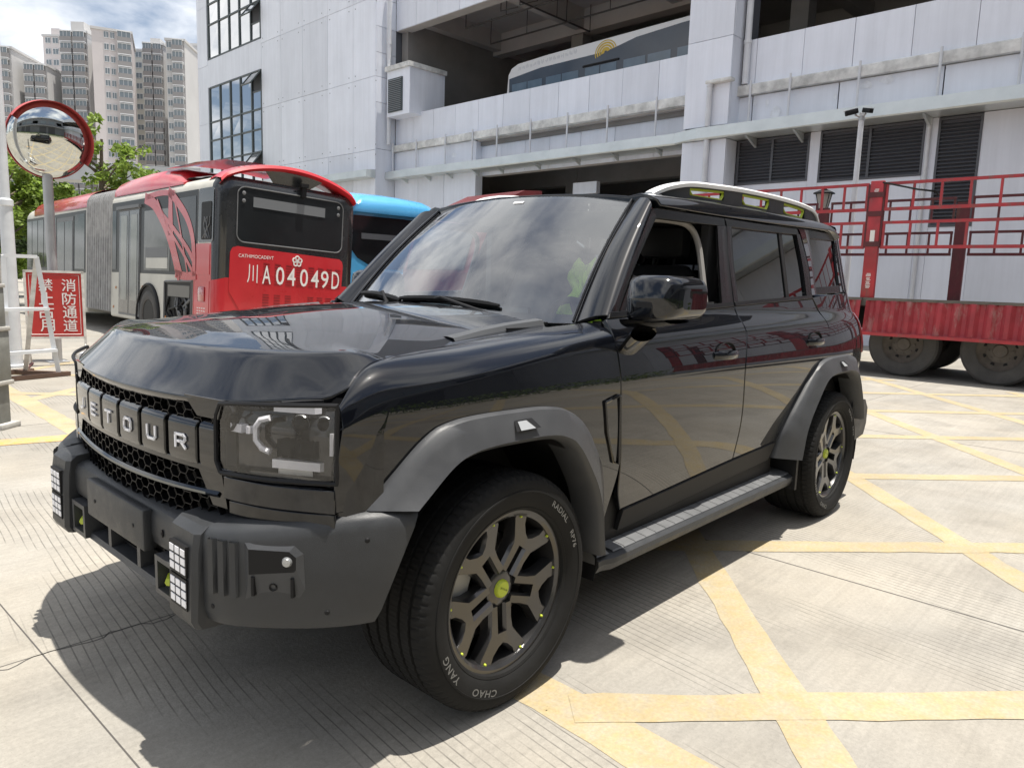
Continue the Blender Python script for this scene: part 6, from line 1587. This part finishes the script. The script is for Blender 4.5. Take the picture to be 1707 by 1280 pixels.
for i, x in enumerate(posts):
    pm = MB().box(x-.10, x+.10, -.04, .05, 1.22, 3.11, c=.008); po = pm.build('stake_post', M['tred'], tr)
    for z in (2.60, 2.12, 2.9): MB().box(x-.125, x+.125, -.052, -.0405, z-.05, z+.03).build('hinge_lug', M['tdark'], po, False)
    for dx_ in (-.115, .115): MB().box(x+dx_-.015, x+dx_+.015, -.03, .03, 2.05, 3.06).build('side_channel', M['tdark'], po, False)
    if i == 2:
        for z, h in ((2.96, .05), (2.90, .04), (1.62, .05), (1.55, .04), (1.49, .045), (1.43, .05)): 
            q = MB()
            for c_ in range(3): q.box(x-.03+rnd.uniform(-.01, .01), x+.03+rnd.uniform(-.01, .01), -.0435, -.0415, z-h/2+c_*.018, z-h/2+c_*.018+.010)
            tag(q.build('stencil_mark', M['letw'], po, False), kind='stuff')
        MB().box(x-.035, x+.035, -.046, -.0415, 2.10, 2.33).build('reflector_plate', M['letw'], po, False)
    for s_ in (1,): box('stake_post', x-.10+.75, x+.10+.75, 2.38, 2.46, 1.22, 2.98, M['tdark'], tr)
for a, b in zip(posts[:-1], posts[1:]): stake_gate(a+.13, b-.13, .0, M['tred'])
for a, b in zip(posts[:-1], posts[1:]):
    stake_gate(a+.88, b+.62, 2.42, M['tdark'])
# dropped side boards with pressed ribs
for a, b in ((-6.1, -1.55), (-1.47, 1.85), (1.95, 6.9)):
    bd_ = MB(); P = []; n = int((b-a)/.21)
    for k in range(n*4+1):
        x = a+(b-a)*k/(n*4); o = .030 if k % 4 in (1, 2) else -.026
        P.append([Vector((x, y+(o if 0 < i < 3 else 0)-.02, z)) for i, (y, z) in enumerate(((-.06, 1.235), (-.085, 1.19), (-.15, .72), (-.165, .66)))])
    bd_.grid(P); o = bd_.build('side_board', M['tboard'], tr, ang=20)
    MB().bar((a, -.20, .675), (b, -.20, .675), .05, .05).build('board_rail', M['tred'], o, False); MB().bar((a, -.085, 1.225), (b, -.085, 1.225), .05, .04).build('board_rail', M['trim'], o, False)
for k in range(0, 5): pass
for x in (-.93, .40, 1.75):
    for y, s in ((.12, -1), (2.2, 1)): wheel_simple(tr, x, y, s, r=.52, w=.30, rim=.30)
    box('axle', x-.06, x+.06, .2, 2.2, .46, .58, M['dark'], tr)
cbl = MB(); cbl.tube([(-1.42, -.03, 3.08), (-1.2, -.05, 3.02), (-.9, -.04, 2.94), (-.66, .0, 2.90), (-.62, .02, 2.84)], .016, 6); cbl.build('rubber_strap', M['rubber'], tr)
# ================================================================== street furniture
M['galv'] = mat('galvanised_steel', (.42, .43, .44), .45, .5, var=.12, vscale=4)
M['wpost'] = mat('white_post_paint', (.62, .64, .66), .45, var=.10, vscale=4)
# convex mirror
cm = tag(empty('convex_mirror', (-1.63, -9.27, 0)), 'round convex traffic mirror with red rim on a grey pole', 'traffic mirror')
MB().tube([(0, 0, 0), (0, 0, 3.1)], .062, 16).build('pole', M['galv'], cm); box('base_plate', -.12, .12, -.12, .12, 0, .015, M['galv'], cm)
nrm_ = Vector((math.cos(R_(90)), math.sin(R_(90)), -.22)).normalized(); sx_ = Vector((0, 0, 1)).cross(nrm_).normalized(); Fm = frame(Vector((-.02, .16, 3.00)), sx_, nrm_.cross(sx_), nrm_)
Rm_ = .50
MB().lathe([(0, .10)]+[(Rm_*math.sin(a)*1.0, .10-Rm_*.42*(1-math.cos(a))) for a in [k/14*PI/2 for k in range(1, 15)]], 64, Fm).build('mirror_dome', mat('convex_mirror_face', (.62, .64, .62), .03, 1), cm)
MB().lathe([(Rm_-.008, -.11), (Rm_+.008, -.13), (Rm_+.012, -.10), (Rm_+.008, -.08), (Rm_-.006, -.09)], 64, Fm).build('rim', mat('rim_red', (.38, .05, .05), .5, var=.2, vscale=6), cm)
MB().lathe([(Rm_+.010, -.10), (Rm_+.020, .035), (Rm_+.014, .035), (Rm_+.004, -.10)], 40, Fm, R_(-30), R_(150)).build('visor', mat('visor_red', (.45, .06, .06), .5, var=.15, vscale=4), cm)
MB().lathe([(0, -.24), (Rm_*.6, -.22), (Rm_, -.11)], 48, Fm).build('back_shell', mat('shell_orange', (.40, .12, .04), .6), cm)
MB().tube([(0, 0, 2.95), (-.01, .06, 2.97)], .03, 8).build('clamp', M['galv'], cm)
# lamp post
lp = tag(empty('lamp_post', (-1.05, -8.95, 0)), 'tall white steel lamp post at the left edge beside the convex mirror', 'lamp post')
MB().lathe([(.12, 0), (.12, .03), (.085, .04), (.075, 2.08), (.088, 2.09), (.088, 2.16), (.055, 2.18), (.045, 5.6), (.0, 5.62)], 24).build('pole', M['wpost'], lp)
MB().tube([(0, 0, 5.5), (.3, .3, 5.75), (.7, .7, 5.8)], .03, 8).build('lamp_arm', M['wpost'], lp); MB().box(.55, 1.1, .66, .9, 5.76, 5.84, c=.02).build('lamp_head', M['wpost'], lp)
# red warning board
sg = empty('warning_board', (-1.50, -8.81, 0), math.atan2(.212, -.581)+PI)   # local x to the photo's right is -x here
tag(sg, 'red metal board on a white stand with white Chinese lettering', 'sign')
SR = Vector((-.939, .343, 0)); SN = Vector((.343, .939, 0))
sg.rotation_euler = (0, 0, 0); sg.matrix_world = frame((-1.51, -8.80, 0), SR, (0, 0, 1), SN)   # local x right, y up, z towards the viewer
M['sred'] = mat('sign_red', (.44, .030, .025), .45, var=.10, vscale=5)
def sbar(name, a, b, w=.03, m=None): return MB().bar((*a, 0), (*b, 0), w, w, (0, 0, 1)).build(name, m or M['swhite'], sg, False)
M['swhite'] = mat('stand_white', (.60, .58, .54), .6, var=.25, vscale=12)
pl_ = MB().box(-.315, .315, .40, 1.25, -.008, .008).build('board', M['sred'], sg, False)
for a, b in (((-.33, .05), (-.33, 1.27)), ((.33, .05), (.33, 1.27)), ((-.345, 1.265), (.345, 1.265)), ((-.33, .385), (.33, .385))): sbar('stand_bar', a, b)
for x in (-.33, .33):
    for z in (-.22, .22): MB().tube([(x, .30, 0), (x, .02, z)], .012, 6).build('stand_leg', M['swhite'], sg)
    MB().box(x-.02, x+.02, 0, .025, -.26, .26).build('foot', M['tdark'], sg, False)
bd2 = MB(); q = [Vector((x, y, .010)) for x, y in ((-.285, .43), (.285, .43), (.285, 1.22), (-.285, 1.22))]; bd2.tube(q+[q[0], q[1]], .004, 4, False); bd2.build('board_border', M['letw'], pl_)
for col, xs in (('消防通道', .165), ('禁止占用', -.10)):
    for k, ch in enumerate(col):
        m1 = MB(); put_text(m1, ch, .165, .165, Matrix.Translation((xs, 1.09-k*.18, .010)), .002, .006); m1.build('sign_character', M['letw'], pl_, False)
# white steel step frame
sf = tag(empty('step_frame'), 'white metal step ladder frame on a timber base, in front of the red board', 'ladder')
A0, A1 = Vector((-1.20, -7.70, .05)), Vector((-1.02, -7.65, 1.44)); D_ = Vector((.56, .15, 0))
Nb = Vector((-.25, .95, 0)).normalized()
for nm, a, b in (('stile', A0, A1), ('stile', A0+D_, A1+D_*.62), ('brace', A0-Nb*.5+Vector((.10, 0, 0)), A1), ('brace', A0+D_-Nb*.5-Vector((.10, 0, 0)), A1+D_*.62)):
    MB().bar(a, b, .05, .03, (.3, .9, 0)).build(nm, M['wpost'] if nm == 'stile' else M['swhite'], sf, False)
MB().bar(A1, A1+D_*.62, .04, .04).build('top_bar', M['wpost'], sf, False)
for t in (.20, .56): 
    a = A0.lerp(A1, t); b = (A0+D_).lerp(A1+D_*.62, t); dd = (b-a)*.25; MB().bar(a, b+dd, .14, .035).build('tread', M['wpost'], sf, False)
M['timber'] = mat('weathered_timber', (.11, .065, .045), .8, var=.3, vscale=6)
for a, b in ((A0+Vector((-.12, -.02, 0)), A0+D_*1.25), (A0-Nb*.55, A0-Nb*.55+D_*1.1), (A0+Vector((-.05, 0, 0)), A0-Nb*.6+D_*.4), (A0+D_, A0-Nb*.55+D_)): a = Vector((a.x, a.y, .03)); b = Vector((b.x, b.y, .03)); MB().bar(a, b, .07, .05).build('base_beam', M['timber'], sf, False)
# gate post at the edge of the frame
gp = tag(empty('gate_post', (.085, -4.72, 0), R_(40)), 'weathered stepped metal gate post at the left edge of the picture', 'post')
M['gpm'] = mat('post_grey_green', (.20, .205, .19), .6, var=.25, vscale=8)
for z0, z1, w_ in ((0, .045, .11), (.045, .36, .062), (.36, .395, .09), (.395, .80, .078), (.80, .835, .088), (.835, 1.15, .066), (1.15, 1.18, .075), (1.18, 1.55, .055), (1.55, 1.60, .065)):
    MB().box(-w_, w_, -w_, w_, z0, z1, c=.006).build('post_section', M['gpm'] if z1-z0 > .06 else mat('post_cap', (.42, .41, .38), .6, var=.2, vscale=10), gp)
# closed-circuit camera pole and garden lantern between trailer and wall
FU = Vector((math.cos(FAC_A), math.sin(FAC_A), 0)); FN = Vector((math.sin(FAC_A), -math.cos(FAC_A), 0))   # along the facade, out of the facade
def fpt(x, d): return Vector(FAC_O)+FU*x-FN*d
q = fpt(1.42, -2.5); cc = tag(empty('camera_pole', q, FAC_A), 'slim white pole with two security cameras in front of the louvres', 'camera pole')
MB().lathe([(.11, 0), (.11, .02), (.062, .03), (.055, 5.15), (0, 5.17)], 18).build('pole', M['wpost'], cc)
for a, dx_ in ((R_(-140), -.10), (R_(-35), .12)):
    MB().tube([(0, 0, 5.05), (dx_, -.12, 5.10)], .02, 6).build('camera_arm', M['galv'], cc)
    cb2 = MB().box(-.06, .20, -.05, .05, -.045, .05, Matrix.Translation((dx_, -.14, 5.16)) @ Matrix.Rotation(a, 4, 'Z') @ Matrix.Rotation(R_(15), 4, 'Y'), c=.012).build('security_camera', M['dark'], cc)
    MB().box(-.07, .22, -.06, .06, .055, .065, Matrix.Translation((dx_, -.14, 5.16)) @ Matrix.Rotation(a, 4, 'Z') @ Matrix.Rotation(R_(15), 4, 'Y')).build('sun_shield', M['wpost'], cb2, False)
MB().lathe([(.0, 4.98), (.07, 4.99), (.07, 5.08), (0, 5.09)], 14).build('junction', M['galv'], cc)
q = fpt(.92, -2.9); gl_ = tag(empty('garden_lantern', q), 'black garden lantern with tapered glass shade behind the red trailer', 'lantern')
MB().lathe([(.10, 0), (.10, .3), (.045, .34), (.04, 2.95), (.07, 2.98), (.07, 3.03), (.0, 3.04)], 18).build('post', M['dark'], gl_)
MB().lathe([(.075, 3.04), (.16, 3.44)], 6).build('shade', mat('lantern_glass', (.32, .31, .28), .3), gl_, False)
MB().lathe([(0, 3.62), (.05, 3.54), (.225, 3.46), (.225, 3.435), (0, 3.43)], 6).build('cap', M['dark'], gl_, False)
for k in range(6):
    a = 2*PI*k/6; MB().tube([(.078*math.cos(a), .078*math.sin(a), 3.04), (.165*math.cos(a), .165*math.sin(a), 3.44)], .009, 5).build('shade_rib', M['dark'], gl_)
# ================================================================== trees and far buildings
def px_dir(x, y):
    """world direction for a point of the photograph's frame, used to stand far things where they are"""
    m = cam.matrix_world.to_3x3(); return m @ Vector(((x-853.5)/1217.2, -(y-640)/1217.2, -1))
def at_depth(x, depth):
    d = px_dir(x, 440); f = -(cam.matrix_world.to_3x3().col[2]); t = depth/d.dot(f); p_ = cam.matrix_world.translation+d*t; return Vector((p_.x, p_.y, 0))
def leafmat(name, col):
    m = mat(name, col, .6); t = m.node_tree; b = t.nodes['Principled BSDF']; L = t.links.new; N = t.nodes.new
    g_ = N('ShaderNodeNewGeometry'); h = N('ShaderNodeMapRange'); h.inputs[3].default_value = .55; h.inputs[4].default_value = 1.5; L(g_.outputs['Random Per Island'], h.inputs[0])
    x = N('ShaderNodeMix'); x.data_type = 'RGBA'; x.blend_type = 'MULTIPLY'; x.inputs[0].default_value = 1; x.inputs[6].default_value = (*col, 1); L(h.outputs[0], x.inputs[7]); L(x.outputs[2], b.inputs['Base Color'])
    tl_ = N('ShaderNodeBsdfTranslucent'); L(x.outputs[2], tl_.inputs[0]); ms = N('ShaderNodeMixShader'); ms.inputs[0].default_value = .35; L(b.outputs[0], ms.inputs[1]); L(tl_.outputs[0], ms.inputs[2]); L(ms.outputs[0], t.nodes['Material Output'].inputs[0])
    return m
BARK = mat('bark', (.12, .095, .07), .9, var=.3, vscale=5)
def tree(name, label, base, h, rad, n, leaf, col, z0=.45, group='trees beyond the buses', gaps=.5):
    r = random.Random(name+label); o = tag(empty(name, base), label, 'tree', group)
    tr_ = MB(); pts = [Vector((0, 0, 0)), Vector((r.uniform(-.1, .1), r.uniform(-.1, .1), h*.45)), Vector((r.uniform(-.2, .2), r.uniform(-.2, .2), h*.8))]
    tr_.tube(pts, [h*.022, h*.015, h*.006], 8); tips = []
    for k in range(16):
        t = r.uniform(z0*.7, .95); p0 = pts[0].lerp(pts[1], min(1, t/.5)) if t < .5 else pts[1].lerp(pts[2], (t-.5)/.5); a = r.uniform(0, 2*PI); ln = rad*r.uniform(.5, 1.0)*(1.1-.6*abs(t-.55))
        p1 = p0+Vector((math.cos(a)*ln*.55, math.sin(a)*ln*.55, ln*r.uniform(.2, .5))); p2 = p1+Vector((math.cos(a)*ln*.45, math.sin(a)*ln*.45, ln*r.uniform(.1, .5))); tr_.tube([p0, p1, p2], [h*.008, h*.005, h*.002], 5); tips += [p1, p2, p1.lerp(p2, .5)]
    tips.append(pts[2]+Vector((0, 0, h*.1)))
    tr_.build('trunk', BARK, o)
    cl = []
    for k in range(60):
        t = r.choice(tips); c = t+Vector((r.gauss(0, rad*.16), r.gauss(0, rad*.16), r.gauss(0, rad*.16))); cl.append((c, rad*r.uniform(.10, .26)))
    v, f = [], []
    for k in range(n):
        c, s_ = r.choice(cl); d = Vector((r.gauss(0, 1), r.gauss(0, 1), r.gauss(0, .8))); d = d.normalized()*s_*r.random()**.4; p_ = c+d
        a = Vector((r.gauss(0, 1), r.gauss(0, 1), r.gauss(0, .6))).normalized(); b = a.cross(Vector((r.gauss(0, 1), r.gauss(0, 1), r.gauss(0, 1)))).normalized(); ls = leaf*r.uniform(.6, 1.3); i = len(v)
        v += [p_-a*ls, p_+b*ls*.45, p_+a*ls, p_-b*ls*.45]; f.append((i, i+1, i+2, i+3))
    obj('crown', v, f, col, o, False); return o
LG1 = leafmat('leaf_fresh', (.21, .30, .05)); LG2 = leafmat('leaf_mid', (.12, .19, .04)); LG3 = leafmat('leaf_dark', (.05, .085, .028))
tree('young_tree', 'slender young tree with sparse leaves above the bellows of the red bus', at_depth(176, 26), 7.2, 1.4, 2600, .12, LG1, .4)
tree('leafy_tree', 'fresh green bushy tree between the red bus roof and the office block', at_depth(290, 36), 5.6, 2.1, 9000, .13, LG1, .5)
tree('leafy_tree', 'bright green tree at the far left edge below the convex mirror', at_depth(22, 24), 5.0, 1.8, 10000, .11, LG1, .25)
tree('leafy_tree', 'dark green tree behind the bus front beside the lamp post', at_depth(66, 32), 4.6, 2.2, 7000, .14, LG3, .25)
tree('young_tree', 'thin leafy tree rising beside the apartment towers, right of the convex mirror', at_depth(208, 34), 6.4, 1.7, 3000, .13, LG2, .3)
tree('leafy_tree', 'green tree behind the articulated bus roof, left of the slender tree', at_depth(128, 38), 5.4, 2.2, 6000, .15, LG2, .3)
ov = tag(box('overpass', -40, 40, -1.2, 1.2, 0, 1.3, mat('overpass_concrete', (.42, .43, .44), .85, var=.1, vscale=.5)), 'pale concrete overpass edge behind the trees', 'overpass')
q = at_depth(215, 60); ov.location = (q.x, q.y, 8.2); ov.rotation_euler = (0, 0, R_(-42))
for k in (-20, 0, 20): MB().box(k-.6, k+.6, -.6, .6, -8.2, 0).build('pier', MAT['overpass_concrete'], ov, False)
# apartment towers; haze is put into their paled wall, glass and rail colours
M['apw'] = [mat('render_pink', (.58, .54, .535), .85, var=.06, vscale=.15), mat('render_grey', (.54, .535, .53), .85, var=.06, vscale=.15), mat('render_cream', (.60, .585, .53), .85, var=.06, vscale=.15), mat('render_dark', (.42, .43, .45), .85, var=.06, vscale=.15)]
M['apg'] = mat('far_window_glass', (.19, .225, .25), .2); M['apf'] = mat('far_window_frame', (.66, .67, .68), .6); M['apr'] = mat('balcony_rail', (.27, .26, .26), .7); M['apd'] = mat('balcony_shadow', (.055, .055, .06), .8)
def mesh_of(mb, name, mats, fm=None):
    me = bpy.data.meshes.new(name); me.from_pydata(mb.v, [], mb.f); me.update()
    for m_ in mats: me.materials.append(m_)
    if fm: me.polygons.foreach_set('material_index', fm)
    return me
def win_mesh(w, h):
    """window facing -y, lower-left corner at the origin: frame, two mullions, glass"""
    mb = MB(); fm = []
    def bb_(*a): 
        mb.box(*a[:6]); fm.extend([a[6]]*6)
    bb_(0, w, -.02, .05, 0, h, 1); bb_(0, w, -.10, -.02, 0, .09, 0); bb_(0, w, -.10, -.02, h-.09, h, 0)
    n = max(2, round(w/.9))
    for k in range(n+1): bb_(w*k/n-.04 if k else 0, w*k/n+.04 if k < n else w, -.10, -.02, .09, h-.09, 0)
    return mesh_of(mb, 'window', [M['apf'], M['apg']], fm)
def balc_mesh(w, h):
    """glazed balcony: slab, rail panel, glazing"""
    mb = MB(); fm = []
    def bb_(*a): mb.box(*a[:6]); fm.extend([a[6]]*6)
    bb_(0, w, -1.1, 0, -.12, .08, 0); bb_(0, w, -1.1, -1.02, .08, 1.0, 2); bb_(0, .08, -1.02, 0, .08, 1.0, 2); bb_(w-.08, w, -1.02, 0, .08, 1.0, 2)
    bb_(.1, w-.1, -.95, -.88, 1.0, h-.2, 1)
    n = max(3, round(w/.9))
    for k in range(n+1): bb_(w*k/n*.98, w*k/n*.98+.07, -1.02, -.95, 1.0, h-.2, 0)
    bb_(0, w, -1.1, 0, h-.2, h-.12, 0)
    return mesh_of(mb, 'balcony', [M['apf'], M['apg'], M['apr']], fm)
WM = {}
def tower(label, xl, xr, ytop, depth, yaw, wall, colsdef, rooftop=0, floor=2.45, dp=14):
    """block whose front runs between two directions of view"""
    a = at_depth(xl, depth); b = at_depth(xr, depth+math.tan(yaw)*(xr-xl)/1217*depth); w = (b-a).length; ux = (b-a).normalized()
    d = px_dir((xl+xr)/2, ytop); f = -(cam.matrix_world.to_3x3().col[2]); z = cam.matrix_world.translation.z+d.z*depth/d.dot(f)
    o = tag(empty('apartment_tower', a, math.atan2(ux.y, ux.x)), label, 'building', 'apartment towers')
    box('wall', 0, w, 0, dp, 0, z, wall, o)
    rfb = box('roof_parapet', -.2, w+.2, -.2, dp+.2, z, z+.5, M['apw'][1], o)
    if rooftop: box('roof_house', w*.2, w*.7, 2, 8, z+.5, z+.5+rooftop, wall, o)
    zmin = z-floor*16
    for k in range(16):
        zb = z-floor*(k+1)+.35
        for kind, u0, u1 in colsdef:
            x0, x1 = w*u0, w*u1; ww = round(x1-x0, 1); key = (kind, ww)
            if key not in WM: WM[key] = win_mesh(ww, 1.35) if kind == 'w' else (win_mesh(ww, 2.3) if kind == 't' else balc_mesh(ww, 2.3))
            nm = 'balcony' if kind == 'b' else 'window'
            c = bpy.data.objects.new(nm, WM[key]); link(c, o); c.location = (x0, -.03, zb+(.6 if kind == 'w' else 0))
    return o
D0 = 170
tower('wide pale apartment block with roof garden at the far left of the skyline', -60, 40, 92, D0-8, .1, M['apw'][1], [('b', .78, .97), ('w', .64, .74), ('b', .42, .60), ('w', .30, .38), ('b', .06, .25)], 0)
tower('low cream apartment bay set back between two pale blocks', 40, 64, 124, D0+14, .0, M['apw'][2], [('w', .12, .45), ('w', .55, .88)])
tower('stepped apartment block with glazed balconies, lower than its tall neighbours', 60, 96, 122, D0-4, .1, M['apw'][1], [('b', .06, .48), ('b', .54, .95)])
tower('narrow pink apartment tower with a framed penthouse window', 92, 119, 78, D0+8, .0, M['apw'][0], [('w', .15, .45), ('w', .58, .9)], 2)
tower('tall pale tower of stacked glazed balconies, left of the pink tower', 121, 163, 72, D0, .0, M['apw'][1], [('b', .05, .48), ('b', .54, .97)], 2.5)
tower('tallest pink apartment tower with a blank gable and corner balconies', 170, 234, 66, D0-10, .35, M['apw'][0], [('w', .30, .42), ('w', .46, .56), ('b', .64, .98)], 0)
tower('recessed cream stair bay between two grey apartment towers', 236, 252, 100, D0+16, .0, M['apw'][2], [('w', .2, .8)])
tower('grey apartment tower of dark balconies, second from the office block', 252, 284, 90, D0+2, .1, M['apw'][1], [('b', .04, .48), ('b', .54, .96)], 1.5)
tower('slim grey tower with stacked bay windows beside the office block', 288, 318, 84, D0-4, .1, M['apw'][1], [('w', .05, .30), ('b', .40, .95)])
tower('dark grey blank tower edge seen next to the office block corner', 320, 345, 92, D0+6, .0, M['apw'][3], [])
# ================================================================== the yard's other side (behind and right of the viewer; seen in reflections)
ob = tag(empty('depot_hall', (-16, 15.5, 0)), 'long grey depot hall across the yard', 'building')
box('wall', 0, 60, 0, 12, 0, 11, mat('hall_grey', (.20, .21, .225), .8, var=.1, vscale=.4), ob); box('roof_edge', -.3, 60.3, -.8, 12.3, 11, 11.5, M['apw'][1], ob)
for k in range(12):
    for z in (6.4, 1.0 if k % 3 else 6.4):
        if z > 6: box('window', 1.5+k*4.9, 4.9+k*4.9, -.06, .0, z, z+2.2, M['apg'], ob)
        else: box('roller_door', 1.5+k*4.9, 5.3+k*4.9, -.05, .0, .02, 4.4, M['louvre'], ob)
box('canopy', 0, 60, -2.4, 0, 5.0, 5.3, M['apw'][3], ob)
hd = MB()
hr = random.Random(3)
for k in range(5200):
    x = hr.uniform(-15, 26); p_ = Vector((x, 9.4+hr.gauss(0, .35), hr.uniform(.05, .95))); a = Vector((hr.gauss(0, 1), hr.gauss(0, 1), hr.gauss(0, 1))).normalized()*.07; b = a.cross(Vector((hr.gauss(0, 1), hr.gauss(0, 1), hr.gauss(0, 1)))).normalized()*.05
    hd.add([p_-a, p_+b, p_+a, p_-b], [(0, 1, 2, 3)])
tag(hd.build('hedge', LG2, None, False), 'low green hedge along the far side of the yard', 'hedge', kind='stuff')
